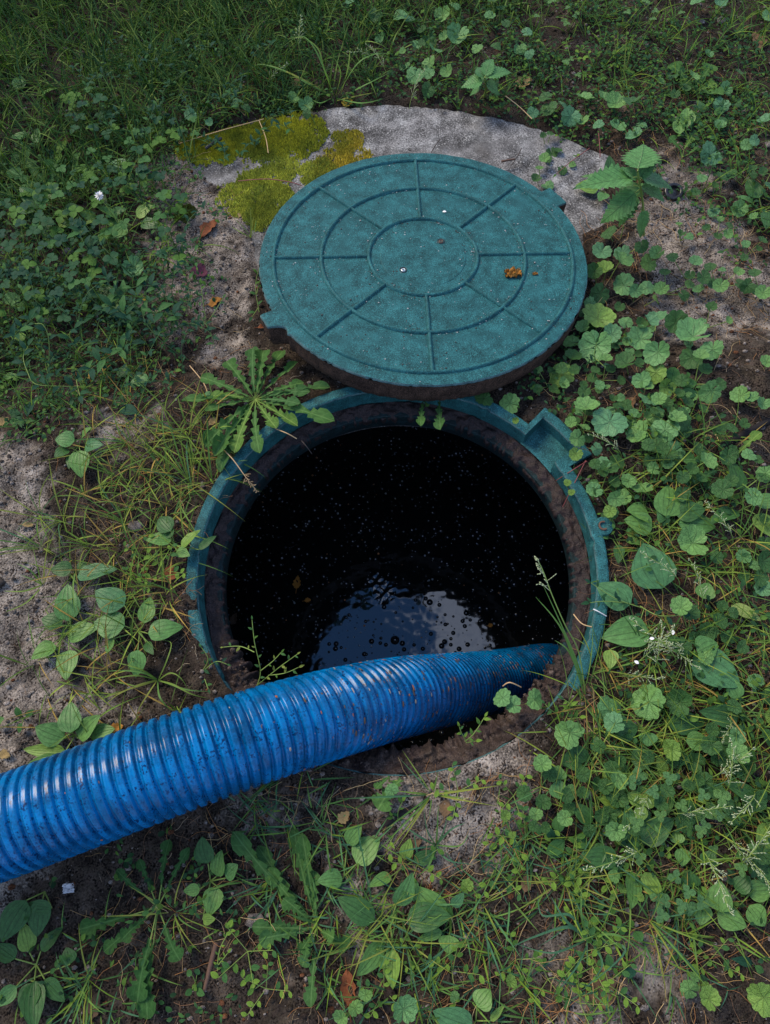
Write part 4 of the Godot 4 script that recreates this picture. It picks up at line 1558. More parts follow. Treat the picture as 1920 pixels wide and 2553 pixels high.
	rosette("plantain", at_ground(.502, -.408), [[-.008,.022,.012,.011,.03,-.045,.056,4,0], [-.033,.013,-.003,-.075,.03,-.006,.041,1,0], [.011,.021,.009,.062,.03,.008,.041,3,4]], "light green plantain with a round upright leaf above the bolt lug", "plantains in the soil", "plantain")
	rosette("oval", at_ground(.581, -.645), [[-.004,.008,-.024,.016,.003,-.065,.028,3,0], [.01,.008,-.017,.039,.021,-.013,.024,4,0], [-.004,.013,.01,.034,.025,.009,.025,2,1]], "small seedling of three oval leaves nearest to the dark twig", "seedlings", "seedling")
	rosette("plantain", at_ground(.816, -1.383), [[.001,.018,-.009,.013,.027,-.066,.037,2,0], [-.021,.019,.012,-.006,.014,-.058,.028,1,0]], "green plantain with two broad leaves nearest to the black plastic ring", "plantains in the soil", "plantain")
	rosette("plantain", at_ground(-.325, .105), [[.001,.018,-.026,-.007,.024,-.064,.034,1,4], [.013,.014,-.007,.021,.025,-.042,.031,0,0], [.029,.022,-.004,.049,.03,-.021,.025,1,1], [.014,.012,.008,0,.016,.045,.033,2,0], [-.01,.022,.007,-.036,.022,.008,.018,4,0], [-.009,.012,.049,.012,.021,.049,.016,3,3]], "green plantain with six broad leaves nearest to the white scrap", "plantains in the soil", "plantain")
	rosette("plantain", at_ground(-.122, .119), [[.022,.019,-.017,.061,.014,-.054,.041,1,0], [-.001,.014,.002,-.037,.029,-.001,.028,0,1], [.01,.015,-.046,.035,.03,-.07,.025,3,0]], "green plantain with three broad leaves nearest to the dark stick", "plantains in the soil", "plantain")
	rosette("plantain", at_ground(-.585, .096), [[-.017,.021,.007,-.05,.025,.059,.04,4,4], [.005,.015,.009,-.002,.014,.059,.035,4,4], [.02,.015,.022,-.021,.018,.014,.021,4,4]], "green plantain with three broad leaves nearest to the white scrap", "plantains in the soil", "plantain")
	rosette("plantain", at_ground(-.6, .211), [[.018,.015,.001,.007,.023,.041,.035,2,4], [.07,.02,-.018,.062,.021,-.04,.024,4,4]], "green plantain with two broad leaves nearest to the white scrap", "plantains in the soil", "plantain")
	rosette("plantain", at_ground(.034, .198), [[-.009,.018,-.013,-.051,.02,-.058,.039,1,0], [-.007,.013,.011,-.012,.02,.033,.031,3,0], [.002,.022,-.027,.022,.03,-.043,.017,4,2], [-.002,.012,-.011,-.003,.028,-.029,.014,0,4], [-.016,.015,.005,-.054,.019,.012,.015,4,0]], "plantain with one large oval leaf on the trampled grass below the hose", "plantains in the soil", "plantain")
	rosette("oval", at_ground(.223, .099), [[-.006,.013,.001,-.036,.015,.016,.022,4,0], [-.011,.012,-.01,-.013,.017,-.033,.02,1,0], [.005,.013,.005,.028,.018,.008,.02,3,0], [-.023,.012,-.001,-.029,.023,-.019,.014,1,1]], "small seedling of four oval leaves nearest to the large clover", "seedlings", "seedling")
	rosette("plantain", at_ground(.219, .044), [[-.001,.018,-.002,.005,.018,-.03,.031,2,1], [.001,.017,-.03,.007,.021,-.05,.028,2,0]], "green plantain with two broad leaves third nearest to the large clover", "plantains in the soil", "plantain")
	rosette("plantain", at_ground(.397, .13), [[-.009,.022,-.003,-.014,.019,.022,.023,2,0], [.004,.013,-.02,.01,.014,-.043,.021,4,4], [-.015,.022,-.009,-.011,.018,-.028,.021,0,0], [.022,.02,.022,.03,.028,.004,.027,0,4]], "green plantain with four broad leaves nearest to the large clover", "plantains in the soil", "plantain")
	rosette("plantain", at_ground(.427, .214), [[-.034,.017,-.033,-.035,.023,-.056,.029,1,4], [-.006,.022,.001,.006,.027,-.038,.038,1,0], [-.026,.017,-.011,-.039,.028,.014,.029,2,0], [-.007,.014,.004,.028,.024,.023,.033,3,0], [.027,.017,-.024,.048,.028,-.041,.026,0,4]], "large plantain of five ribbed leaves low down in the weeds", "plantains in the soil", "plantain")
	rosette("plantain", at_ground(.496, .214), [[-.024,.011,-.019,.015,.015,-.019,.03,2,0], [-.028,.017,-.002,-.013,.019,.026,.031,2,0], [-.011,.019,-.04,.023,.014,-.051,.029,2,4]], "green plantain with three broad leaves nearest to the large clover", "plantains in the soil", "plantain")
	rosette("plantain", at_ground(.49, .11), [[-.008,.015,-.003,-.003,.026,-.037,.027,4,4]], "green plantain with one broad leaf nearest to the large clover", "plantains in the soil", "plantain")
	rosette("oval", at_ground(.293, .228), [[-.008,.01,-.005,-.024,.011,-.005,.016,4,0], [.002,.012,0,.006,.024,.011,.016,4,0], [-.002,.01,-.005,0,.017,-.015,.01,3,2]], "small seedling of three oval leaves nearest to the broad brown dead leaf", "seedlings", "seedling")
	rosette("oval", at_ground(.257, .277), [[-.005,.013,-.009,-.008,.021,-.026,.012,3,0], [.006,.016,0,.027,.023,-.001,.014,3,3]], "small seedling of two oval leaves nearest to the broad brown dead leaf", "seedlings", "seedling")
	rosette("plantain", at_ground(.051, .318), [[-.006,.016,.001,-.059,.028,-.024,.036,1,2], [.003,.021,-.022,.024,.021,-.041,.031,0,0], [.019,.015,-.002,.043,.013,-.019,.01,3,3]], "green plantain with three broad leaves nearest to the broad brown dead leaf", "plantains in the soil", "plantain")
	rosette("lance", at_ground(.46, .29), [[-.006,.013,-.006,-.037,.025,-.016,.014,3,3], [-.006,.016,-.004,.006,.016,.006,.011,3,0]], "weed of two narrow leaves nearest to the broad brown dead leaf", "leafy weeds", "weed")
	rosette("oval", at_ground(-.638, -.167), [[.004,.014,-.002,-.002,.024,-.017,.012,2,0], [.011,.013,0,.024,.017,-.011,.01,4,0], [.007,.015,.008,-.001,.012,.023,.013,1,0]], "small seedling of three oval leaves nearest to the orange leaf by the hose", "seedlings", "seedling")
	rosette("oval", at_ground(-.35, .236), [[.005,.011,-.011,.007,.012,-.019,.012,0,1], [-.001,.014,-.012,-.01,.011,-.018,.009,3,0], [0,.017,.005,-.008,.025,.009,.009,3,0], [.004,.009,.007,.018,.023,.012,.01,1,0]], "small seedling of four oval leaves nearest to the red dead leaf", "seedlings", "seedling")
	rosette("plantain", at_ground(-.533, -1.46), [[-.004,.018,.016,-.051,.018,-.018,.048,0,2], [-.014,.019,.026,.017,.016,.005,.034,2,1]], "green plantain with two broad leaves nearest to the white clover flower", "plantains in the soil", "plantain")
	rosette("plantain", at_ground(-.799, -1.636), [[.01,.019,.032,-.037,.021,.028,.036,1,1], [.035,.018,.058,.029,.02,.005,.027,1,1]], "green plantain with two broad leaves nearest to the shiny dandelion leaf", "plantains in the soil", "plantain")
	rosette("plantain", at_ground(-.835, -1.775), [[.006,.012,-.001,.008,.017,-.046,.036,4,1], [.07,.012,.035,.109,.02,.017,.036,0,0]], "green plantain with two broad leaves second nearest to the shiny dandelion leaf", "plantains in the soil", "plantain")
	rosette("dandelion", at_ground(-.234, -.745), [[.001,.01,-.013,-.004,-.004,-.135,.026,2,1], [.006,.014,-.009,.02,-.004,-.123,.028,4,0], [.01,.007,-.013,.056,-.018,-.131,.025,1,0], [-.007,.008,-.01,-.056,.008,-.096,.027,4,0], [-.013,.016,0,-.106,.021,-.058,.024,2,0], [-.011,.013,.005,-.085,.025,-.008,.023,1,3], [-.019,.016,.007,-.14,.034,.003,.021,0,0], [-.012,.016,.012,-.096,.025,.027,.023,0,0], [-.012,.019,.025,-.089,.047,.115,.029,3,0], [-.003,.023,.03,-.036,.048,.132,.027,2,3], [-.01,.016,.026,-.07,.049,.137,.025,4,0], [-.008,.023,.036,-.069,.038,.163,.027,1,1], [.005,.024,.032,.01,.047,.139,.025,1,0], [.01,.02,.023,.045,.037,.088,.023,3,3], [.016,.021,.023,.085,.038,.087,.022,4,3], [.016,.014,.011,.092,.048,.045,.02,2,1], [.019,.013,.006,.113,.036,.012,.024,2,1], [.018,.016,.006,.101,.023,-.017,.019,2,0], [.016,.013,-.004,.092,.017,-.07,.014,3,0], [.026,.019,.009,.152,.027,.002,.021,0,1], [.026,.018,.02,.155,.048,.087,.028,1,0]], "big dandelion rosette with toothed leaves between cover and frame", "dandelions in the soil", "dandelion")
	rosette("dandelion", at_ground(-.404, .132), [[.009,.012,-.031,.019,.015,-.092,.021,0,2], [-.007,.01,-.024,-.025,.017,-.069,.013,3,2], [-.017,.016,-.021,-.058,.022,-.058,.014,2,2], [-.038,.008,.006,-.11,.021,.017,.026,4,2], [-.005,.016,.04,-.022,.019,.116,.028,3,2], [-.003,.009,.048,-.011,.016,.138,.031,1,2], [-.015,.009,.012,-.043,.028,.034,.021,3,2], [-.025,.01,.016,-.074,.018,.048,.019,2,2], [.016,.015,.023,.04,.026,.068,.024,1,2], [.018,.009,-.026,.054,.029,-.077,.014,2,2]], "sprawling dandelion with long dark leaves on the soil below the hose", "dandelions in the soil", "dandelion")
	rosette("dandelion", at_ground(-.167, .182), [[-.03,.01,-.034,-.117,.036,-.142,.024,0,1], [-.021,.01,-.029,-.085,.016,-.118,.021,1,1], [-.017,.014,-.021,-.068,.028,-.087,.021,2,0], [-.006,.014,-.034,-.028,.019,-.14,.02,2,0], [-.003,.011,-.031,-.012,.031,-.13,.02,3,0], [0,.01,-.018,-.001,.021,-.077,.021,1,0], [-.021,.016,.002,-.083,.029,.005,.022,3,1], [-.015,.015,-.001,-.062,.021,-.006,.022,3,1], [-.006,.009,.009,-.021,.032,.025,.02,3,0], [.013,.01,.008,.048,.016,.025,.024,4,0], [.008,.013,.005,.027,.035,.011,.022,0,0], [-.003,.01,.027,-.013,.032,.093,.02,0,1], [-.005,.016,.013,-.024,.017,.046,.02,1,1], [-.024,.014,-.002,-.093,.026,-.013,.019,0,1], [-.011,.009,-.01,-.043,.033,-.045,.021,3,0]], "dandelion with many jagged leaves left of the red dead leaf", "dandelions in the soil", "dandelion")
	rosette("dandelion", at_ground(-.731, -1.416), [[-.002,.011,-.026,-.083,.021,-.15,.048,0,1], [.009,.016,-.019,.013,.024,-.101,.035,4,2], [.024,.014,-.034,.026,.024,-.169,.027,1,3], [.068,.009,-.026,.074,.027,-.111,.02,0,0], [-.01,.009,.001,-.087,.044,-.062,.034,1,1], [-.026,.013,.047,-.047,.041,-.008,.024,1,0]], "dandelion with a broad shiny leaf beside the white clover flower", "dandelions in the soil", "dandelion")
	rosette("dandelion", at_ground(.885, -1.552), [[-.013,.014,.008,-.045,.03,-.071,.04,2,0], [0,.012,.004,.048,.034,-.044,.038,3,0], [-.017,.013,.014,-.043,.023,-.001,.023,0,0], [-.004,.016,.025,.046,.027,.014,.029,3,3], [-.009,.016,.032,.04,.045,.073,.028,4,4]], "dandelion rosette of five toothed leaves nearest to the upright brown leaf", "dandelions in the soil", "dandelion")
	rosette("dandelion", at_ground(.793, -1.318), [[-.003,.009,-.012,-.03,.027,-.04,.022,0,0], [.003,.015,-.012,.022,.026,-.034,.02,3,3], [.006,.011,.006,.03,.023,0,.019,0,0]], "dandelion rosette of three toothed leaves nearest to the black plastic ring", "dandelions in the soil", "dandelion")
	rosette("dandelion", at_ground(.634, -.476), [[-.027,.012,-.012,-.09,.037,-.017,.025,3,0], [-.029,.017,.004,-.075,.036,.022,.023,2,1], [.01,.009,-.018,.059,.037,-.055,.019,0,3]], "dandelion rosette of three toothed leaves nearest to the dark twig", "dandelions in the soil", "dandelion")
	rosette("dandelion", at_ground(.103, -.701), [[-.007,.017,.014,-.02,.048,.076,.016,2,0], [-.004,.018,.013,.001,.026,.028,.009,2,0]], "drooping green leaf under the lip of the cover above the hole, nearer the dandelion", "dandelions in the soil", "dandelion")
	rosette("dandelion", at_ground(.13, -.697), [[-.002,.014,.013,-.012,.047,.086,.021,0,1]], "jagged leaf hanging over the mud below the cover", "dandelions in the soil", "dandelion")
	rosette("dandelion", at_ground(-.039, -.009), [[.019,.016,0,-.02,.036,.036,.034,1,0], [.001,.013,-.007,-.021,.031,.008,.014,0,0]], "holed dandelion leaf lying by the buried edge of the frame", "dandelions in the soil", "dandelion")
	ivy(at_ground(-.086, -1.647), [[-.031,.041,.013,.031,2.475,.021,6,0], [-.002,.037,.037,.037,1.109,-.589,4,1], [-.001,.05,.084,.024,1.322,-.69,8,4], [.035,.025,-.009,.034,-.797,-.626,5,0]], "ground ivy sprig of four scalloped leaves nearest to the arching grass tuft")
	ivy(at_ground(.119, -1.929), [[-.005,.039,.038,.041,2.249,-.169,3,4]], "ground ivy leaf second nearest to the arching grass tuft")
	ivy(at_ground(.125, -1.833), [[-.004,.028,.021,.028,1.616,-.436,0,1]], "ground ivy leaf nearest to the arching grass tuft")
	ivy(at_ground(.057, -1.978), [[-.003,.032,.029,.028,2.082,-.06,1,2]], "ground ivy leaf third nearest to the arching grass tuft")
	ivy(at_ground(-.52, -1.576), [[.009,.031,.02,.038,.776,-.076,7,1]], "ground ivy leaf nearest to the white clover flower")


func weeds_1() -> void:
	ivy(at_ground(-.486, -1.654), [[.01,.037,.03,.029,.782,-.449,3,4]], "ground ivy leaf second nearest to the white clover flower")
	ivy(at_ground(-.351, -1.612), [[.015,.038,-.001,.034,-.492,-.704,2,4], [-.02,.037,.029,.033,2.74,-.184,1,2], [.03,.054,.081,.02,1.117,-.7,0,2]], "ground ivy sprig of three scalloped leaves nearest to the mossy end of the slab")
	ivy(at_ground(-.253, -1.623), [[-.013,.019,-.005,.027,-2.707,-.292,5,2], [.018,.037,.04,.026,.809,-.487,3,4]], "ground ivy sprig of two scalloped leaves nearest to the mossy end of the slab")
	ivy(at_ground(.237, -1.856), [[-.054,.037,-.026,.046,-2.874,-.036,3,1], [-.032,.032,-.004,.038,-3.316,.183,0,2], [-.006,.034,.033,.026,1.326,.04,7,4], [.008,.025,.067,.039,1.056,-.656,4,4], [.045,.043,.078,.027,1.351,-.297,7,0]], "ground ivy sprig of five scalloped leaves second nearest to the young nettle")
	ivy(at_ground(.327, -1.813), [[-.009,.033,.027,.057,2.261,-.392,0,1]], "ground ivy leaf second nearest to the young nettle")
	ivy(at_ground(.243, -1.698), [[.009,.036,-.033,.039,-1.201,-.574,6,1], [-.01,.032,.011,.038,1.752,-.454,6,0], [-.015,.035,.051,.031,2.101,-.371,8,1], [.029,.037,.056,.033,1.456,-.405,0,0], [-.051,.029,.046,.045,2.153,-.724,5,1]], "ground ivy sprig of five scalloped leaves nearest to the chipped rim of the slab")
	ivy(at_ground(.227, -1.63), [[-.006,.025,.014,.037,2.472,-.489,3,4]], "ground ivy leaf nearest to the chipped rim of the slab")
	ivy(at_ground(.177, -1.705), [[-.004,.019,.006,.03,1.649,.164,4,1]], "ground ivy leaf second nearest to the chipped rim of the slab")
	ivy(at_ground(.478, -1.745), [[.014,.041,-.011,.032,-.249,-.048,8,2], [-.008,.036,.042,.028,1.263,-.635,5,0], [-.016,.034,.039,.025,2.52,-.112,6,1], [.007,.042,.071,.025,1.508,-.553,5,2], [-.068,.032,.015,.032,3.343,.095,5,4]], "ground ivy sprig of five scalloped leaves nearest to the young nettle")
	ivy(at_ground(.318, -1.915), [[-.028,.039,.057,.045,1.691,-.46,4,0], [.007,.04,.021,.033,.858,-.149,2,1]], "ground ivy sprig of two scalloped leaves nearest to the young nettle")
	ivy(at_ground(.372, -1.752), [[-.011,.034,.027,.032,2.024,-.155,8,0]], "ground ivy leaf nearest to the young nettle")
	ivy(at_ground(.519, -1.54), [[-.013,.034,-.004,.036,-2.892,-.248,3,4], [-.01,.031,.029,.041,1.637,-.175,5,4], [.022,.034,.025,.031,.434,-.469,8,2], [-.054,.034,.043,.029,2.269,-.653,5,2]], "ground ivy sprig of four scalloped leaves nearest to the young nettle")
	ivy(at_ground(.972, -1.525), [[-.024,.025,.012,.037,2.652,.043,1,1], [-.054,.029,.068,.042,2.203,-.385,3,2], [.007,.044,-.015,.025,-1.714,-.111,1,4]], "ground ivy sprig of three scalloped leaves nearest to the upright brown leaf")
	ivy(at_ground(.953, -1.646), [[-.018,.026,.015,.025,2.28,-.028,7,1]], "ground ivy leaf second nearest to the upright brown leaf")
	ivy(at_ground(.98, -1.345), [[-.039,.044,.046,.029,2.637,-.073,8,2], [-.054,.033,.046,.028,2.815,-.564,5,1], [.017,.028,-.03,.041,-.583,.188,1,2]], "ground ivy sprig of three scalloped leaves second nearest to the upright brown leaf")
	ivy(at_ground(.887, -1.141), [[-.018,.028,.01,.04,2.69,-.394,1,0]], "ground ivy leaf second nearest to the black plastic ring")
	ivy(at_ground(.825, -1.137), [[-.019,.031,.013,.026,1.948,-.388,5,2]], "ground ivy leaf nearest to the black plastic ring")
	ivy(at_ground(.916, -1.394), [[-.02,.03,.016,.036,2.993,-.073,0,1]], "ground ivy leaf third nearest to the black plastic ring")
	ivy(at_ground(.999, -1.829), [[-.054,.037,.032,.044,3.206,-.037,3,1], [.007,.027,.021,.044,.995,-.276,1,2]], "ground ivy sprig of two scalloped leaves nearest to the upright brown leaf")
	ivy(at_ground(1.138, -1.758), [[-.02,.025,.015,.037,2.295,.056,8,1]], "ground ivy leaf nearest to the upright brown leaf")
	ivy(at_ground(.622, -1.509), [[-.027,.034,-.01,.049,-3.122,.187,4,0], [.019,.04,.005,.049,-.258,-.493,1,0], [-.073,.037,.047,.049,2.493,-.579,6,2], [-.045,.026,.054,.036,2.095,.02,0,0], [.039,.044,.033,.055,.26,.02,0,0]], "ground ivy sprig of five scalloped leaves nearest to the lug of the cover")
	ivy(at_ground(.687, -1.434), [[-.078,.03,.012,.03,2.941,-.386,8,2], [-.035,.025,.023,.043,2.215,.176,7,1], [0,.024,.053,.041,1.598,.158,7,2], [.023,.025,.023,.03,.367,-.018,8,1], [.013,.045,-.028,.049,-.618,-.122,0,4]], "ground ivy sprig of five scalloped leaves second nearest to the big nettle")
	ivy(at_ground(.862, -1.306), [[-.015,.023,.008,.06,2.557,-.063,6,2]], "single blue green ground ivy leaf above the black plastic ring")
	ivy(at_ground(.592, -1.076), [[-.032,.024,-.019,.037,-2.228,-.592,5,4], [-.061,.031,.039,.047,2.203,.042,1,2], [.004,.048,-.034,.032,-1.791,-.35,4,4], [-.019,.035,.051,.037,1.674,-.117,1,2], [.023,.042,.045,.031,1.402,-.677,6,4]], "ground ivy sprig of five scalloped leaves nearest to the big nettle")
	ivy(at_ground(.667, -1.029), [[-.021,.04,.018,.033,2.874,-.563,0,0]], "ground ivy leaf nearest to the big nettle")
	ivy(at_ground(-.511, -1.15), [[.011,.036,.018,.05,1.018,-.448,7,1]], "ground ivy leaf nearest to the hidden round leaf in the weeds")
	ivy(at_ground(-.445, -1.162), [[.007,.029,.012,.032,.544,-.403,0,2]], "ground ivy leaf nearest to the purple leaf")
	ivy(at_ground(-.644, -1.11), [[.005,.018,.002,.036,.651,-.669,2,2]], "ground ivy leaf second nearest to the hidden round leaf in the weeds")
	ivy(at_ground(-.763, -.993), [[.018,.036,.015,.033,.547,-.014,2,3]], "ground ivy leaf nearest to the blue-green weed")
	ivy(at_ground(-.771, -1.079), [[0,.025,-.004,.037,-1.222,.098,8,0], [.019,.02,.014,.021,.154,-.139,5,0]], "ground ivy sprig of two scalloped leaves nearest to the blue-green weed")
	ivy(at_ground(-.33, -.759), [[.005,.028,.006,.02,.825,-.197,3,1]], "ground ivy leaf nearest to the big dandelion")
	ivy(at_ground(.531, -.975), [[-.031,.047,-.002,.036,-3.513,-.733,0,4], [-.005,.042,-.003,.043,-3.011,-.293,0,3], [-.022,.024,.039,.048,2.413,-.352,8,4], [.03,.043,-.025,.049,-1.241,-.274,0,0], [-.057,.05,.081,.03,2.641,-.012,8,1]], "ground ivy sprig of five scalloped leaves third nearest to the big nettle")
	ivy(at_ground(.641, -1.007), [[-.012,.025,.006,.039,2.621,-.128,5,3]], "ground ivy leaf second nearest to the big nettle")
	ivy(at_ground(.592, -.923), [[-.035,.029,-.018,.048,-2.567,-.185,6,1], [-.023,.051,.015,.031,2.316,-.592,1,1], [-.058,.035,.04,.024,2.197,-.162,1,4], [.012,.03,-.004,.037,-.265,.038,2,1], [.015,.044,.039,.026,.676,-.746,3,3]], "ground ivy sprig of five scalloped leaves fourth nearest to the big nettle")
	ivy(at_ground(.474, -.817), [[.003,.028,-.033,.075,-2.025,-.045,1,3], [.021,.036,.014,.041,.156,.169,4,2], [-.024,.058,.05,.069,2.002,-.613,1,1], [-.062,.037,.024,.04,3.171,-.156,6,0]], "ground ivy sprig of four scalloped leaves nearest to the square pocket of the frame")
	ivy(at_ground(.58, -.78), [[-.035,.028,-.001,.054,-2.761,-.083,7,1], [-.012,.036,-.034,.036,-1.517,-.186,0,2], [-.023,.06,.054,.053,1.802,-.633,7,1], [.02,.007,-.062,.037,-.868,-.28,0,2], [-.031,.046,.09,.043,1.796,-.358,8,3]], "ground ivy sprig of five scalloped leaves nearest to the dark twig")
	ivy(at_ground(.662, -.768), [[-.036,.026,-.045,.05,-2.582,.152,1,4], [-.02,.041,.002,.069,3.288,-.188,0,1], [-.033,.038,.048,.049,2.125,-.134,8,4], [0,.059,.048,.043,1.781,-.49,6,1]], "ground ivy sprig of four scalloped leaves second nearest to the dark twig")
	ivy(at_ground(.52, -.701), [[-.025,.034,-.012,.044,-2.981,-.466,0,4], [-.009,.045,.034,.037,1.617,-.125,7,1]], "ground ivy sprig of two scalloped leaves second nearest to the square pocket of the frame")
	ivy(at_ground(.569, -.656), [[-.014,.03,.005,.034,2.379,-.544,4,3]], "ground ivy leaf fifth nearest to the dark twig")
	ivy(at_ground(.382, -.717), [[-.009,.026,.004,.053,2.844,-.315,2,3]], "ground ivy leaf nearest to the square pocket of the frame")
	ivy(at_ground(.27, -.643), [[-.009,.025,-.016,.045,-2.598,-.346,8,0], [-.006,.034,.025,.014,1.418,-.618,7,3]], "ground ivy sprig of two scalloped leaves nearest to the square pocket of the frame")
	ivy(at_ground(.219, -.68), [[-.005,.022,.001,.039,2.905,.139,5,4]], "ground ivy leaf third nearest to the square pocket of the frame")
	ivy(at_ground(.391, -.571), [[0,.046,-.044,.05,-2.006,-.496,7,0], [-.009,.036,-.01,.025,-1.782,-.544,3,0], [-.026,.04,.014,.034,2.557,-.005,5,0], [.007,.031,.035,.027,.908,-.504,5,2], [-.037,.044,.046,.027,2.266,-.288,1,3]], "ground ivy sprig of five scalloped leaves nearest to the square pocket of the frame")
	ivy(at_ground(.443, -.591), [[-.015,.041,.01,.065,2.125,-.019,5,2]], "ground ivy leaf second nearest to the square pocket of the frame")
	ivy(at_ground(.546, -.593), [[-.027,.026,-.039,.047,-1.721,-.48,2,2], [-.026,.025,.001,.038,3.669,-.385,5,0], [-.021,.041,.039,.05,1.771,-.362,5,1], [.01,.045,.024,.049,.951,-.472,5,4]], "ground ivy sprig of four scalloped leaves nearest to the dark twig")
	ivy(at_ground(.491, -.56), [[-.012,.028,.002,.046,3.374,-.69,4,0]], "ground ivy leaf fourth nearest to the square pocket of the frame")
	ivy(at_ground(.544, -.514), [[-.009,.02,-.002,.046,-3.48,-.66,8,1]], "ground ivy leaf third nearest to the dark twig")
	ivy(at_ground(.415, -.507), [[-.01,.028,.001,.032,2.947,-.682,6,2]], "ground ivy leaf nearest to the bolt lug of the frame")
	ivy(at_ground(.441, -.444), [[-.011,.025,.003,.034,2.932,-.475,1,0], [-.03,.04,.008,.032,2.68,-.406,1,0], [0,.035,-.023,.032,-2.039,-.02,1,0], [-.045,.039,.03,.025,2.07,-.128,8,3], [.021,.033,-.004,.039,-.638,-.459,7,0]], "ground ivy sprig of five scalloped leaves nearest to the bolt lug of the frame")
	ivy(at_ground(.648, -.633), [[-.022,.042,.011,.047,2.59,-.551,8,0]], "ground ivy leaf second nearest to the dark twig")
	ivy(at_ground(.355, -.494), [[-.024,.048,.019,.015,2.031,-.127,2,3], [-.02,.046,.038,.014,1.849,.02,8,3], [.007,.026,-.039,.018,-1.619,.063,7,0]], "red stemmed ground ivy runner trailing over the rim into the manhole")
	ivy(at_ground(.791, -.964), [[-.017,.029,.008,.018,3.191,-.205,8,1]], "ground ivy leaf fourth nearest to the black plastic ring")
	ivy(at_ground(.73, -.92), [[-.015,.026,.006,.027,3.057,-.507,7,1]], "ground ivy leaf fifth nearest to the black plastic ring")
	ivy(at_ground(.828, -.912), [[-.025,.04,.016,.032,2.708,-.623,3,4]], "ground ivy leaf sixth nearest to the black plastic ring")
	ivy(at_ground(.772, -.684), [[-.018,.03,.006,.03,3.384,-.019,7,0]], "ground ivy leaf fourth nearest to the dark twig")
	ivy(at_ground(.722, -.608), [[-.034,.027,-.007,.038,-3.333,-.665,7,0], [-.021,.039,.007,.027,3.236,-.595,7,1], [-.002,.031,.017,.027,2.172,-.154,0,1]], "ground ivy sprig of three scalloped leaves second nearest to the dark twig")
	ivy(at_ground(.69, -.475), [[-.033,.041,-.011,.027,-3.278,-.024,5,1], [-.021,.039,.001,.021,3.07,.08,4,4], [-.014,.039,.027,.034,1.513,-.476,8,0]], "ground ivy sprig of three scalloped leaves nearest to the dark twig")
	ivy(at_ground(.688, -.555), [[-.014,.025,.001,.022,2.91,-.016,4,4]], "ground ivy leaf nearest to the dark twig")
	ivy(at_ground(.537, -.339), [[-.015,.034,0,.056,3.43,-.058,0,0]], "ground ivy leaf second nearest to the bolt lug of the frame")
	ivy(at_ground(.635, -.295), [[-.01,.047,.005,.039,2.473,.06,4,4], [-.02,.034,.007,.02,3.234,-.108,5,1], [-.031,.036,-.009,.016,-2.598,-.166,0,1]], "ground ivy sprig of three scalloped leaves nearest to the largest plantain leaf")


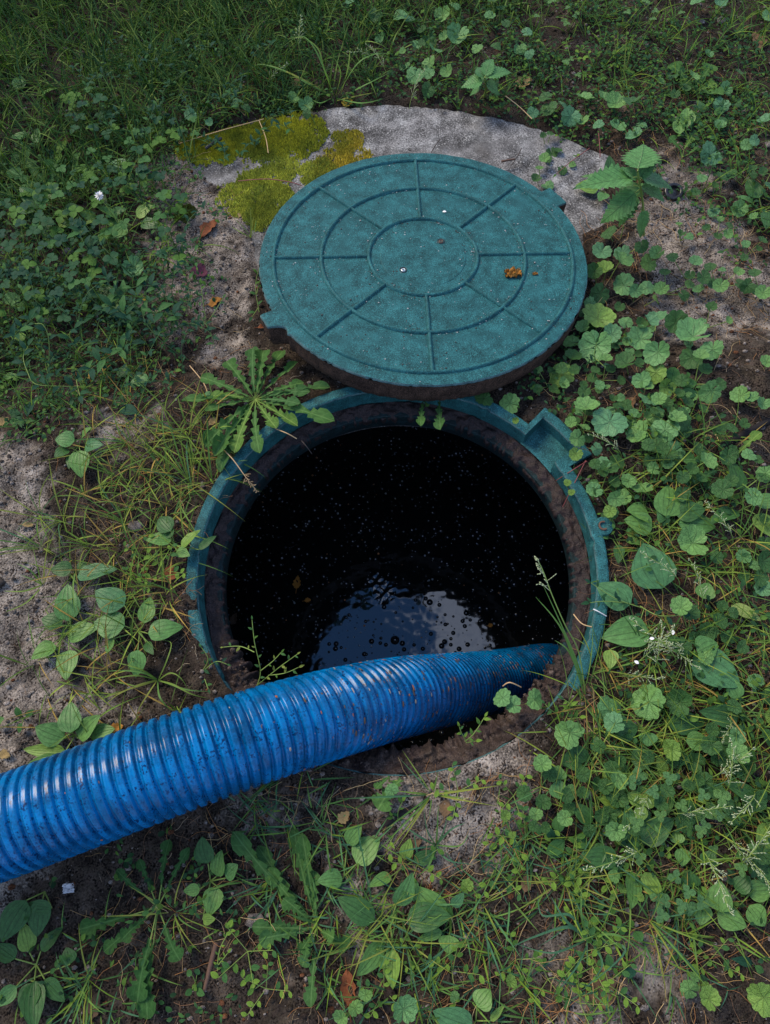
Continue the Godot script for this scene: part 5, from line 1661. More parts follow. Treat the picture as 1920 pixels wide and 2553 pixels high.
func weeds_2() -> void:
	ivy(at_ground(.635, -.245), [[-.017,.032,-.002,.03,-2.825,-.238,7,2]], "ground ivy leaf third nearest to the largest plantain leaf")
	ivy(at_ground(.397, -.08), [[-.012,.037,-.005,.06,-2.326,-.709,8,0]], "ground ivy leaf second nearest to the largest plantain leaf")
	ivy(at_ground(.33, -.062), [[-.007,.018,-.018,.048,-1.384,-.05,2,1], [-.01,.041,.005,.036,3.075,-.524,6,2]], "ground ivy sprig of two scalloped leaves nearest to the tall seed stalk")
	ivy(at_ground(.255, -.045), [[-.008,.034,-.006,.047,-2.591,-.138,3,0]], "ground ivy leaf nearest to the tall seed stalk")
	ivy(at_ground(.182, -.102), [[.021,.039,-.003,.035,.352,-.555,3,0], [-.013,.038,.001,.029,3.355,-.271,6,1], [-.028,.038,-.012,.034,-3.066,-.661,8,1]], "ground ivy sprig of three scalloped leaves nearest to the tall seed stalk")
	ivy(at_ground(.446, -.074), [[-.012,.032,-.006,.044,-2.385,-.328,0,4]], "ground ivy leaf nearest to the largest plantain leaf")
	ivy(at_ground(.415, -.004), [[-.014,.039,-.007,.033,-2.619,-.747,6,3]], "ground ivy leaf nearest to the large clover")
	ivy(at_ground(.466, .014), [[.011,.019,-.011,.047,-1.351,-.022,1,4], [-.028,.022,-.005,.034,-2.511,.104,7,4]], "ground ivy sprig of two scalloped leaves nearest to the large clover")
	ivy(at_ground(.525, .021), [[-.013,.029,-.008,.046,-2.564,-.726,7,4]], "ground ivy leaf fourth nearest to the largest plantain leaf")
	ivy(at_ground(.561, -.159), [[-.008,.038,.004,.023,2.752,-.07,3,4], [-.019,.018,-.014,.028,-2.048,.19,3,4]], "ground ivy sprig of two scalloped leaves nearest to the largest plantain leaf")
	ivy(at_ground(.3, -.019), [[-.011,.041,-.007,.022,-2.342,-.559,8,4]], "ground ivy leaf second nearest to the large clover")
	ivy(at_ground(-.118, .293), [[-.016,.033,-.004,.024,-3.412,-.541,0,0], [.002,.025,-.011,.022,-1.96,-.572,6,0], [.019,.033,-.027,.02,-.625,-.641,6,0]], "ground ivy sprig of three scalloped leaves nearest to the red dead leaf")
	ivy(at_ground(.293, .182), [[-.018,.041,-.031,.019,-2.43,-.368,7,0], [-.008,.028,-.012,.016,-1.578,-.49,8,3], [-.027,.042,-.006,.01,-2.69,.067,4,3], [.012,.042,-.001,.012,.36,.121,6,3]], "ground ivy sprig of four scalloped leaves nearest to the large clover")
	ivy(at_ground(.376, .316), [[-.005,.044,-.004,.031,-2.022,-.217,7,3], [-.005,.042,-.019,.011,-2.194,-.197,0,3], [-.024,.029,-.013,.029,-2.586,.048,5,0], [-.016,.039,-.029,.015,-1.828,-.339,2,0]], "ground ivy sprig of four scalloped leaves nearest to the broad brown dead leaf")
	ivy(at_ground(.463, .336), [[-.013,.033,-.015,.046,-2.656,-.233,6,3]], "ground ivy leaf second nearest to the broad brown dead leaf")
	ivy(at_ground(-.048, .301), [[0,.041,-.016,.038,-1.256,-.084,7,1]], "ground ivy leaf nearest to the red dead leaf")
	ivy(at_ground(.109, .284), [[-.005,.041,-.016,.019,-1.456,-.44,1,3]], "ground ivy leaf nearest to the broad brown dead leaf")
	ivy(at_ground(.026, .292), [[-.002,.03,-.013,.015,-1.861,.189,5,0]], "ground ivy leaf second nearest to the red dead leaf")
	ivy(at_ground(.139, .08), [[-.009,.036,-.023,.018,-1.979,.013,7,3], [-.002,.039,.003,.012,1.803,.171,6,3]], "ground ivy sprig of two scalloped leaves nearest to the dark stick")
	ivy(at_ground(.062, .158), [[-.002,.022,-.01,.021,-1.885,-.332,0,3]], "ground ivy leaf nearest to the dark stick")
	ivy(at_ground(.502, .16), [[-.01,.024,-.01,.025,-2.602,.026,1,4]], "ground ivy leaf third nearest to the large clover")
	ivy(at_ground(-.035, .012), [[-.001,.03,-.008,.022,-2.137,-.128,5,1]], "ground ivy leaf nearest to the buried edge of the frame")
	nettle(at_ground(.647, -1.095), [Vector3(0,0,0), Vector3(-.038,.108,.014), Vector3(-.085,.215,.029)], [[-.085,.215,.029,-.06,.225,-.036,.061,0,0], [-.079,.2,.027,-.209,.2,.033,.051,2,0], [-.079,.2,.027,.002,.17,.036,.039,1,2], [-.075,.19,.025,-.114,.215,.012,.027,2,0], [-.069,.175,.023,-.012,.15,.05,.035,2,0], [-.063,.16,.021,-.137,.1,.039,.051,4,0], [-.059,.15,.02,-.093,.08,.04,.041,0,0], [-.067,.17,.023,-.173,.17,-.031,.033,3,0], [-.039,.1,.013,-.022,.03,.035,.036,1,0], [-.075,.19,.025,-.041,.22,.009,.027,2,1], [-.047,.12,.016,-.066,.1,.009,.029,3,2]], "big nettle with large toothed leaves growing beside the cover")
	nettle(at_ground(.364, -1.602), [Vector3(0,0,0), Vector3(-.003,.045,.024), Vector3(-.015,.09,.048)], [[-.015,.09,.048,.016,.1,-.011,.028,4,0], [-.015,.09,.048,.064,.08,.017,.031,4,0], [-.014,.085,.046,-.024,.09,.001,.028,4,1], [-.013,.08,.043,-.071,.07,.042,.041,2,0], [-.014,.085,.046,-.007,.07,.042,.036,4,2], [-.011,.07,.038,-.027,.06,.01,.034,0,0], [-.011,.07,.038,.029,.04,.048,.04,2,0], [-.01,.06,.032,-.047,.03,.024,.034,0,1]], "young nettle with pointed pale leaves behind the rim of the slab")
	sprig("blue_green_weed", "weed", Vector3(-.599,-.052,-.84), [[Vector3(.012,.025,.017), Vector3(-.042,.058,.029), Vector3(-.068,.067,.025), Vector3(-.081,.07,.001), Vector3(-.094,.069,-.037), Vector3(-.085,.072,-.061)], [Vector3(-.042,.058,.029), Vector3(-.041,.077,.024), Vector3(-.045,.088,.029)], [Vector3(-.012,-.001,-.077), Vector3(-.02,.036,-.105), Vector3(-.006,.046,-.113)], [Vector3(-.074,.006,-.048), Vector3(-.063,.036,-.099), Vector3(-.067,.056,-.123), Vector3(-.085,.056,-.128)], [Vector3(.017,.025,.018), Vector3(.006,.043,.011), Vector3(.028,.07,.068)]], .027, .014, [1, 3, 1, 3], "blue green weed with willow shaped leaves at the sandy edge", .001, M.stalk, "")
	sprig("knotgrass", "weed", Vector3(-.246,-.006,-.18), [[Vector3(.002,.01,.002), Vector3(.013,.03,-.02), Vector3(.011,.06,-.061), Vector3(.012,.08,-.095)], [Vector3(.013,.03,-.02), Vector3(.036,.04,-.032), Vector3(.052,.05,-.043)], [Vector3(.004,.01,-.001), Vector3(.042,.03,-.021), Vector3(.078,.05,-.037)], [Vector3(.008,.05,-.048), Vector3(-.017,.04,-.062), Vector3(-.048,.03,-.066)], [Vector3(.024,.02,-.013), Vector3(.053,.03,-.012), Vector3(.076,.03,-.019)]], .01, .013, [0, 2, 5], "wiry knotgrass sprig standing in the hole behind the hose", .001, M.stalk, "")
	sprig("knotgrass", "weed", Vector3(-.34,-.006,-.212), [[Vector3(.001,.005,.001), Vector3(.02,.03,-.016), Vector3(.012,.04,-.035)], [Vector3(.001,.005,.001), Vector3(.032,.03,-.011), Vector3(.051,.03,-.005)], [Vector3(.005,.005,.005), Vector3(.017,.02,.031)]], .012, .009, [1, 3, 0], "dark leafed knotgrass on the buried left rim of the frame", .001, M.stalk, "")
	sprig("knotgrass", "weed", Vector3(-.229,-.076,-1), [[Vector3(.002,.01,.008), Vector3(.002,.04,-.043), Vector3(.025,.07,-.089)], [Vector3(.002,.03,-.026), Vector3(.018,.05,-.07)], [Vector3(.001,.01,-.005), Vector3(-.012,.02,.026)]], .016, .014, [1, 0, 2], "slender upright weed against the left edge of the cover", .001, M.stalk, "")
	sprig("knotgrass", "weed", Vector3(-.343,-.076,-.965), [[Vector3(.001,.005,.004), Vector3(.001,.04,-.043), Vector3(.002,.06,-.076)], [Vector3(0,.01,-.011), Vector3(.029,.03,-.035), Vector3(.044,.04,-.05)], [Vector3(.003,.01,-.004), Vector3(-.012,.03,-.022)]], .014, .013, [2, 0, 1], "small leafy weed beside the purple leaf", .001, M.stalk, "")
	sprig("knotgrass", "weed", Vector3(.425,-.006,-.241), [[Vector3(-.004,.01,.002), Vector3(-.053,.03,-.015), Vector3(-.095,.05,-.042)], [Vector3(-.036,.02,-.009), Vector3(-.076,.04,-.011), Vector3(-.104,.05,-.009)], [Vector3(-.01,.01,-.003), Vector3(.009,.03,.02), Vector3(.047,.03,.024)], [Vector3(-.004,.01,.002), Vector3(-.02,.02,.026)]], .017, .012, [1, 3, 1], "dark knotgrass spreading over the right rim beside the broad leaf", .001, M.stalk, "")
	sprig("chickweed", "weed", Vector3(.451,-.022,-.734), [[Vector3(-.004,.012,.007), Vector3(-.016,.05,-.001), Vector3(-.017,.078,-.008)], [Vector3(-.007,.02,.002), Vector3(-.026,.04,.002)], [Vector3(-.008,.029,-.003), Vector3(-.003,.045,.024)]], .012, .01, [1, 3, 0], "chickweed stem standing among the ivy below the cover", .001, M.stalk, "")
	sprig("chickweed", "weed", Vector3(.091,-.006,-.057), [[Vector3(0,.005,0), Vector3(-.007,.02,-.012), Vector3(-.01,.03,-.022)], [Vector3(-.002,.005,0), Vector3(.013,.02,-.01), Vector3(.032,.03,-.032)], [Vector3(0,0,.002), Vector3(.014,.015,.002)]], .013, .008, [2, 0, 4], "small green weed on the fallen soil under the hose", .001, M.stalk, "")
	sprig("chickweed", "weed", Vector3(.256,-.006,-.074), [[Vector3(-.002,.01,.001), Vector3(-.028,.04,-.014), Vector3(-.038,.05,-.024)], [Vector3(-.002,.01,.001), Vector3(.003,.04,-.018), Vector3(-.008,.05,-.028)], [Vector3(-.006,.01,0), Vector3(.016,.03,.001)]], .014, .008, [0, 2, 4], "round leafed chickweed at the foot of the tall seed stalk", .001, M.stalk, "")
	sprig("chickweed", "weed", Vector3(-.031,-.006,.059), [[Vector3(0,0,0), Vector3(.001,.02,-.021), Vector3(.01,.03,-.037)], [Vector3(0,0,0), Vector3(-.008,.02,-.018)], [Vector3(-.004,0,.003), Vector3(-.016,.02,.02)]], .012, .01, [4, 2, 0], "bright chickweed beside the dark stick", .001, M.stalk, "")
	sprig("vetch", "weed", Vector3(-.318,-.006,.231), [[Vector3(0,0,0), Vector3(.008,.015,-.035), Vector3(.027,.02,-.063)], [Vector3(-.017,.01,-.051), Vector3(-.001,.015,-.058)], [Vector3(.005,.01,-.016), Vector3(.021,.02,-.031)]], .009, .007, [4, 2, 4], "yellow green vetch runner beside the reddish root", .001, M.stalk, "")
	sprig("runner", "weed", Vector3(.385,-.006,-.527), [[Vector3(-.004,.012,.005), Vector3(-.036,.012,.021), Vector3(-.059,-.02,.024)], [Vector3(-.006,.012,.004), Vector3(-.031,.008,.04), Vector3(-.054,-.03,.074)]], 0, .05, [4], "two red runners crossing the rim into the manhole", .001, M.red_stem, "")
	sprig("runner", "weed", Vector3(.583,-.076,-1.375), [[Vector3(-.005,.01,.011), Vector3(-.059,.008,.047), Vector3(-.096,.006,.076)], [Vector3(.016,.005,.038), Vector3(.016,.02,.014), Vector3(.021,.02,-.023)]], .013, .04, [4, 2], "reddish runner with a small leaf on the grey slab", .001, M.red_stem, "")
	twig([Vector3(-.266,-.072,-1.386), Vector3(-.197,-.064,-1.374), Vector3(-.143,-.064,-1.357), Vector3(-.114,-.07,-1.348)], .001, .001, M.red_stem, "thin red stem lying over the moss beside the cover", "red_stem", "stem")
	twig([Vector3(-.377,-.055,-.866), Vector3(-.34,-.029,-.802), Vector3(-.327,-.024,-.76)], .001, .001, M.straw, "bent dry stalk on the soil left of the big dandelion", "dry_stalk", "stalk")
	twig([Vector3(-.193,.004,-.661), Vector3(-.17,.007,-.646), Vector3(-.154,-.005,-.639)], .001, .001, M.straw, "pale straw lying across the left rim of the frame", "dry_stalk", "stalk")
	twig([Vector3(-.145,-.006,-.634), Vector3(-.137,-.006,-.622), Vector3(-.129,-.026,-.614)], .001, .001, M.wood, "thin brown straw sticking out over the dark hole", "dry_stalk", "stalk")
	twig([Vector3(.036,-.002,.008), Vector3(.058,.004,.013), Vector3(.082,-.002,.02)], .001, .001, M.straw, "pale straw lying behind the grass tuft below the buried rim", "dry_stalk", "stalk")
	twig([Vector3(.335,.006,-.247), Vector3(.344,.006,-.241), Vector3(.357,-.002,-.234)], .001, .001, M.white, "white straw across the right rim under the broad leaf", "dry_stalk", "stalk")
	twig([Vector3(.306,-.016,-.246), Vector3(.313,-.002,-.226), Vector3(.328,0,-.218)], .001, .001, M.straw, "tan straw curved over the mud on the right", "dry_stalk", "stalk")
	twig([Vector3(-.208,-.064,-1.57), Vector3(-.193,-.062,-1.507), Vector3(-.189,-.064,-1.457)], .001, .001, M.straw, "dry flower stalk lying down the moss patch", "dry_stalk", "stalk")
	twig([Vector3(-.411,-.066,-1.522), Vector3(-.306,-.062,-1.546), Vector3(-.196,-.064,-1.573)], .001, .001, M.straw, "long straw along the mossy rim of the slab", "dry_stalk", "stalk")
	twig([Vector3(.406,-.056,-1.553), Vector3(.436,-.066,-1.525), Vector3(.461,-.068,-1.481)], .001, .001, M.straw, "dry stalk leaning from the young nettle onto the slab", "dry_stalk", "stalk")
	twig([Vector3(.232,-.072,-1.452), Vector3(.214,-.064,-1.421), Vector3(.204,-.072,-1.41)], .001, .001, M.wood, "dark pine needle on the slab behind the cover", "pine_needle", "needle")
	twig([Vector3(.421,-.072,-1.394), Vector3(.403,-.066,-1.36), Vector3(.386,-.072,-1.341)], .001, .001, M.wood, "pine needle next to the red bark flake on the slab", "pine_needle", "needle")
	twig([Vector3(.366,-.072,-1.358), Vector3(.381,-.07,-1.358), Vector3(.399,-.072,-1.361)], .003, .002, M.rust, "red bark flake lying on the slab behind the cover", "bark_flake", "bark")
	twig([Vector3(-.075,-.002,.064), Vector3(-.029,.004,.041), Vector3(.011,.006,.028), Vector3(.048,0,.017)], .007, .004, M.bark, "dark stick lying on the soil below the buried rim", "stick", "stick")
	twig([Vector3(.631,-.002,-.524), Vector3(.675,.004,-.542), Vector3(.74,.002,-.568)], .007, .006, M.bark, "dark twig among the weeds beside the ground ivy patch", "dark_twig", "twig")
	twig([Vector3(-.317,-.002,.187), Vector3(-.328,0,.222), Vector3(-.336,-.002,.247)], .004, .003, M.rust, "reddish root lying on the soil left of the jagged dandelion", "root", "root")
	twig([Vector3(-.342,-.064,-1.494), Vector3(-.323,-.061,-1.505), Vector3(-.303,-.064,-1.523)], .004, .004, M.black, "short black stick lying on the moss", "stick", "stick")
	twig([Vector3(.631,-.002,-.556), Vector3(.635,.002,-.519), Vector3(.639,-.002,-.497)], .001, .001, M.straw, "straight dry straw beside the dark twig", "dry_stalk", "stalk")
	twig([Vector3(.16,.024,-.134), Vector3(.169,.044,-.136), Vector3(.189,.024,-.129)], .001, .001, M.straw, "thin bent straw in front of the dark end of the hose", "dry_stalk", "stalk")
	fallen_leaf(at_ground(-.339, -1.249), 1.008, .062, .03, 0, 0, "curled red brown dead leaf left of the cover", .004)
	fallen_leaf(at_ground(.017, -1.644), 1.322, .043, .027, 3, 1, "yellow dead leaf under the arching grass tuft", .004)
	fallen_leaf(at_ground(.092, -1.864), .449, .05, .037, 1, 2, "brown dead leaf behind the arching grass tuft", .004)
	fallen_leaf(at_ground(-.109, -1.718), 1.496, .038, .029, 2, 3, "pale tan dead leaf left of the arching grass tuft", .004)


func weeds_3() -> void:
	fallen_leaf(at_ground(-.249, -1.523), .449, .025, .015, 4, 0, "grey shred of dead leaf on the moss, nearer the black stick", .004)
	fallen_leaf(at_ground(-.217, -1.536), -.075, .025, .015, 4, 2, "grey shred of dead leaf on the moss, nearer the cover", .004)
	fallen_leaf(at_ground(-.329, -1.308), .275, .019, .013, 1, 1, "small brown dead leaf just above the curled red brown one", .004)
	fallen_leaf(at_ground(-.263, -1.284), 1.147, .019, .013, 2, 0, "small tan dead leaf on the yellow moss by the cover", .004)
	fallen_leaf(at_ground(1.086, -1.689), 1.409, .076, .037, 1, 0, "upright brown dead leaf in the far grass", .004)
	fallen_leaf(at_ground(.47, -1.638), .624, .055, .034, 2, 2, "mottled tan dead leaf beside the young nettle", .004)
	fallen_leaf(at_ground(-.357, -1.12), -.598, .042, .035, 5, 1, "purple dead leaf on the soil left of the cover", .004)
	fallen_leaf(at_ground(-.326, -1.039), .362, .036, .022, 6, 3, "orange tan dead leaf below the purple one", .004)
	fallen_leaf(at_ground(-.703, -.933), -.075, .018, .011, 3, 0, "small yellow leaf among the blue green weed", .004)
	fallen_leaf(at_ground(-.484, -1.062), -.598, .018, .011, 3, 2, "small yellow leaf beside the big hidden plantain leaf", .004)
	fallen_leaf(at_ground(-.221, -.953), .1, .023, .011, 0, 0, "small red brown leaf under the broken lug of the cover", .004)
	fallen_leaf(at_ground(-.317, -.699), .798, .022, .014, 2, 2, "tan leaf under the big dandelion", .004)
	fallen_leaf(at_ground(-.742, -.758), .449, .026, .021, 2, 1, "pale leaf on the sand at the far left", .004)
	fallen_leaf(at_ground(.484, -.637), .449, .047, .03, 1, 1, "brown dead leaf under the ground ivy patch", .004)
	fallen_leaf(at_ground(.614, -.546), .1, .016, .01, 2, 0, "small tan leaf left of the dark twig", .004)
	fallen_leaf(at_ground(-.391, -.393), 1.496, .03, .027, 0, 3, "red orange dead leaf beside the left rim of the frame", .004)
	fallen_leaf(at_ground(-.663, -.519), -.162, .022, .01, 2, 0, "small pale yellow leaf alone on the sand", .004)
	fallen_leaf(at_ground(-.479, -.137), .1, .023, .015, 6, 1, "orange dead leaf right behind the hose", .004)
	fallen_leaf(at_ground(-.663, -.113), -.424, .022, .015, 2, 3, "curled tan leaf behind the hose on the sand", .004)
	fallen_leaf(at_ground(.522, -.012), .013, .026, .009, 3, 0, "yellow orange narrow leaf in the dry grass", .004)
	fallen_leaf(at_ground(-.114, .035), .624, .022, .017, 2, 1, "light brown dead leaf below the hose by the holed leaf", .004)
	fallen_leaf(at_ground(-.126, .262), 1.584, .05, .021, 0, 2, "bright red dead leaf standing in the grass", .004)
	fallen_leaf(at_ground(-.5, .251), 1.147, .036, .023, 4, 1, "dark brown dead leaf under the sprawling dandelion", .004)
	fallen_leaf(at_ground(.234, .289), 1.584, .064, .041, 1, 3, "broad brown dead leaf lying in the grass", .004)
	fallen_leaf(at_ground(.044, .038), 1.322, .026, .02, 1, 0, "brown dead leaf beside the dark stick", .004)
	fallen_leaf(at_ground(.152, .154), 1.147, .025, .018, 1, 2, "brown dead leaf half under the grass beside the plantain", .004)
	fallen_leaf(at_ground(-.007, .083), .275, .02, .013, 1, 1, "small brown leaf left of the grass tuft", .004)
	fallen_leaf(at_ground(.333, .094), .798, .026, .007, 6, 0, "orange curled leaf under the large clover", .004)
	fallen_leaf(Vector3(-.266, -.698, -.559), 1.409, .04, .021, 6, 1, "orange leaf floating on the black water", .001)
	fallen_leaf(Vector3(-.24, -.698, -.504), .1, .018, .013, 6, 0, "small brown leaf scrap floating below the orange one", .001)
	fallen_leaf(Vector3(.251, -.698, -.38), .1, .015, .011, 6, 2, "tiny orange leaf floating on the water near the hose", .001)
	fallen_leaf(Vector3(-.446, -.698, -.474), 1.147, .035, .021, 4, 3, "dark sunken leaf floating near the left wall of the well", .001)
	ribbon_plant("grass_tuft", "arching tuft of broad grass blades behind the slab", "grass tuft", at_ground(-.017, -1.668), [[Vector3(0,0,0), Vector3(-.015,.07,-.004), Vector3(-.039,.11,-.043), Vector3(-.068,.115,-.069), Vector3(-.122,.08,-.083)], [Vector3(.001,0,0), Vector3(-.017,.07,-.013), Vector3(-.025,.1,-.038), Vector3(-.057,.115,-.061), Vector3(-.097,.11,-.073)], [Vector3(-.006,0,-.001), Vector3(-.055,.04,.004), Vector3(-.117,.06,-.03), Vector3(-.18,.06,-.063), Vector3(-.208,.03,-.077)], [Vector3(-.006,0,-.004), Vector3(-.076,.05,-.008), Vector3(-.137,.06,-.045), Vector3(-.184,.05,-.081)], [Vector3(.012,0,-.005), Vector3(.066,.08,.003), Vector3(.114,.09,-.013), Vector3(.156,.07,-.036)], [Vector3(.017,0,.003), Vector3(.042,.08,.018), Vector3(.054,.1,-.03)], [Vector3(.017,0,.009), Vector3(.084,.05,.037), Vector3(.145,.05,.005)], [Vector3(.005,0,.018), Vector3(.052,.02,.036), Vector3(.1,.02,.029)], [Vector3(-.007,0,.007), Vector3(-.036,.03,.058), Vector3(-.065,.01,.007)], [Vector3(.006,0,-.003), Vector3(.024,.06,0), Vector3(.011,.09,-.018)], [Vector3(.008,0,.01), Vector3(.067,.04,.087), Vector3(.128,.01,.041)]], .005, [0, 1, 0, 2])
	ribbon_plant("grass_tuft", "small grass tuft on the soil right against the cover", "grass tuft", at_ground(-.244, -1.224), [[Vector3(0,0,0), Vector3(-.003,.03,.008), Vector3(-.03,.05,-.018)], [Vector3(0,0,0), Vector3(.01,.04,-.008), Vector3(.013,.06,-.029)], [Vector3(.001,0,0), Vector3(.016,.03,.003), Vector3(.022,.04,-.013)], [Vector3(0,0,0), Vector3(-.016,.02,.003), Vector3(-.042,.02,-.021)], [Vector3(.001,0,0), Vector3(.01,.03,-.004), Vector3(.016,.04,-.021)]], .003, [1, 2, 0])
	ribbon_plant("grass_tuft", "fan of long grass blades between plantain and hose", "grass tuft", at_ground(-.415, -.208), [[Vector3(0,0,0), Vector3(-.025,.03,-.006), Vector3(-.071,.03,-.003), Vector3(-.116,.005,.004)], [Vector3(0,0,0), Vector3(-.02,.03,.01), Vector3(-.058,.03,.024), Vector3(-.093,0,.04)], [Vector3(0,0,0), Vector3(-.013,.03,-.009), Vector3(-.052,.03,-.017), Vector3(-.108,.01,-.022)], [Vector3(.002,0,.001), Vector3(.038,.03,.016), Vector3(.068,.03,.034), Vector3(.09,.01,.041)], [Vector3(.002,0,.001), Vector3(.033,.03,-.004), Vector3(.053,.03,.01), Vector3(.059,0,.037)], [Vector3(0,0,.001), Vector3(-.004,.03,.026), Vector3(-.023,.02,.049), Vector3(-.034,0,.065)], [Vector3(.001,0,.001), Vector3(.015,.03,.032), Vector3(.027,.02,.051), Vector3(.032,0,.053)], [Vector3(0,0,-.001), Vector3(-.021,.03,-.017), Vector3(-.068,.03,-.034)], [Vector3(.002,0,0), Vector3(.029,.04,-.022), Vector3(.033,.03,-.054), Vector3(.006,.01,-.065)], [Vector3(0,0,.001), Vector3(-.035,.03,.015), Vector3(-.081,.02,.024)], [Vector3(.002,0,0), Vector3(.057,.03,.025), Vector3(.092,.02,.031)]], .003, [1, 2, 0, 1])
	ribbon_plant("grass_tuft", "grass tuft with long straight blades on the trampled sand", "grass tuft", at_ground(-.633, -.404), [[Vector3(0,0,0), Vector3(.01,.04,-.022), Vector3(.009,.06,-.054)], [Vector3(.002,0,0), Vector3(.029,.05,-.025), Vector3(.043,.07,-.068)], [Vector3(0,0,0), Vector3(-.007,.03,-.018), Vector3(-.033,.03,-.034)], [Vector3(0,0,.002), Vector3(-.022,.02,.016), Vector3(-.065,.01,.008)], [Vector3(.003,0,0), Vector3(.035,.04,-.014), Vector3(.047,.05,-.036)], [Vector3(.001,0,.001), Vector3(-.007,.02,-.004), Vector3(-.029,.02,-.015)], [Vector3(.001,0,.004), Vector3(-.015,.02,.038), Vector3(-.061,.01,.049)]], .003, [1, 2, 0])
	ribbon_plant("grass_tuft", "short dark grass tuft between the dark stick and the plantain", "grass tuft", at_ground(.022, .087), [[Vector3(0,0,0), Vector3(-.01,.03,-.022), Vector3(-.012,.05,-.052)], [Vector3(.002,0,0), Vector3(.006,.04,-.028), Vector3(.01,.06,-.055)], [Vector3(0,0,.002), Vector3(-.022,.03,-.014), Vector3(-.051,.03,-.036)], [Vector3(.002,0,.002), Vector3(.024,.04,-.019), Vector3(.048,.04,-.027)], [Vector3(.002,0,.002), Vector3(.035,.03,.004), Vector3(.051,.03,-.01)], [Vector3(0,0,.003), Vector3(-.031,.02,.002), Vector3(-.07,.01,.007)], [Vector3(.002,0,.003), Vector3(.016,.02,.022), Vector3(.054,.01,.033)], [Vector3(.001,0,.003), Vector3(-.013,.02,.026), Vector3(-.032,0,.042)], [Vector3(.002,0,.001), Vector3(.013,.04,-.017), Vector3(.021,.05,-.036)]], .003, [3, 0, 3])
	ribbon_plant("grass_tuft", "long flat blades of dark grass beside the broad brown dead leaf", "grass tuft", at_ground(.23, .234), [[Vector3(0,0,0), Vector3(-.045,.03,.005), Vector3(-.071,.03,.005), Vector3(-.111,.02,-.008)], [Vector3(0,0,0), Vector3(.022,.03,-.009), Vector3(.049,.03,.002), Vector3(.098,.01,.058)], [Vector3(-.004,0,.001), Vector3(-.028,.04,-.039), Vector3(-.066,.03,-.041), Vector3(-.066,.02,-.069)], [Vector3(-.004,0,.001), Vector3(-.032,.03,-.023), Vector3(-.083,.02,-.013), Vector3(-.117,.01,-.001)], [Vector3(0,0,.001), Vector3(.007,.03,.027), Vector3(-.021,.01,.059)], [Vector3(-.002,0,0), Vector3(-.012,.04,-.037), Vector3(-.005,.04,-.072)], [Vector3(0,0,.001), Vector3(.043,.03,.013), Vector3(-.027,.02,.058)], [Vector3(-.002,0,.001), Vector3(-.036,.04,-.034), Vector3(-.05,.04,-.064)], [Vector3(-.001,0,.003), Vector3(-.029,.03,.026), Vector3(-.069,.01,.066)]], .004, [3, 0, 3, 3])
	seed_grass(at_ground(.295, -.11), [Vector3(0,0,0), Vector3(-.015,.07,-.059), Vector3(-.04,.12,-.095), Vector3(-.06,.16,-.134), Vector3(-.07,.18,-.162), Vector3(-.078,.19,-.181)], [[Vector3(-.002,0,0), Vector3(-.035,.08,-.089), Vector3(-.074,.11,-.144)], [Vector3(.003,0,-.008), Vector3(-.027,.07,-.075), Vector3(-.066,.14,-.155)], [Vector3(-.001,0,-.016), Vector3(-.025,.05,-.063), Vector3(-.046,.06,-.082)]], "tall pale seed stalk of grass leaning over the dark water")
	seed_grass(at_ground(-.312, -.653), [Vector3(.005,.021,.011), Vector3(.038,.031,.054), Vector3(.061,.021,.091), Vector3(.075,-.009,.109)], [], "dry seed stalk bending over the left rim into the hole")
	big_clover(at_ground(.337, .085), Vector3(.002,.03,-.024), [[-.016,.034,-.041,.022], [.022,.034,-.032,.022], [-.007,.034,-.001,.021]], "large clover with three pale marked leaflets among the dry grass")
	plastic_ring(at_ground(.737, -1.201), "black plastic ring lying half buried beside the big nettle")
	clover_flower(at_ground(-.602, -1.351), Vector3(.034,.075,.043), "white clover flower in the dark clover")
	paper_scrap(at_ground(-.546, .094), 0.015, 3, "crumpled white scrap of paper on the soil below the hose")
	petal(Vector3(.41,.024,-.184), 0, "white petal caught on the grass, nearest the dark plantain leaf")
	petal(Vector3(.452,.024,-.194), 1, "white petal caught on the grass, farthest from the rim")
	petal(Vector3(.384,.024,-.146), 2, "white petal caught on the grass, lowest of the three")
	crumpled_leaf(Vector3(.309,.031,-.939), 0.0125, "crumpled orange leaf lying on the cover")
	crumpled_leaf(Vector3(.355,.029,-.937), 0.004, "tiny orange crumb beside the crumpled leaf on the cover")
	petal(Vector3(.201,.014,-1.138), 5, "white petal lying on the cover near its centre")
	moss("yellow green moss along the far rim of the slab", [[-.12, -1.535, .083], [-.167, -1.534, .083], [-.236, -1.536, .076], [-.306, -1.531, .069], [-.364, -1.523, .062]], 17000, lin(0.118, 0.146, 0.013), lin(0.398, 0.390, 0.023))
	moss("pale moss creeping against the edge of the cover", [[-.182, -1.435, .068], [-.218, -1.388, .074], [-.253, -1.348, .073], [-.187, -1.332, .06], [-.216, -1.285, .046], [-.07, -1.404, .054]], 11000, lin(0.145, 0.178, 0.023), lin(0.380, 0.401, 0.047))
	moss("orange tipped moss tongue behind the cover", [[.005, -1.501, .043], [-.035, -1.422, .061], [.017, -1.437, .048]], 2600, lin(0.181, 0.184, 0.018), lin(0.470, 0.358, 0.035))
	moss("small dark moss cushion below the curled leaf", [[-.398, -1.303, .032]], 1100, lin(0.054, 0.071, 0.013), lin(0.145, 0.162, 0.023))
	place("clover", 2, -.387, -1.523, 5.5, 1.06, "dark three part clover nearest to the mossy end of the slab")
	place("clover", 3, -.709, -1.186, 2.1, 1.21, "dark three part clover tenth nearest to the shiny dandelion leaf")
	place("clover", 4, -.629, -1.592, 0.6, 1.13, "dark three part clover twelfth nearest to the white clover flower")
	place("clover", 3, -.662, -1.633, 5.9, 0.96, "dark three part clover sixth nearest to the shiny dandelion leaf")
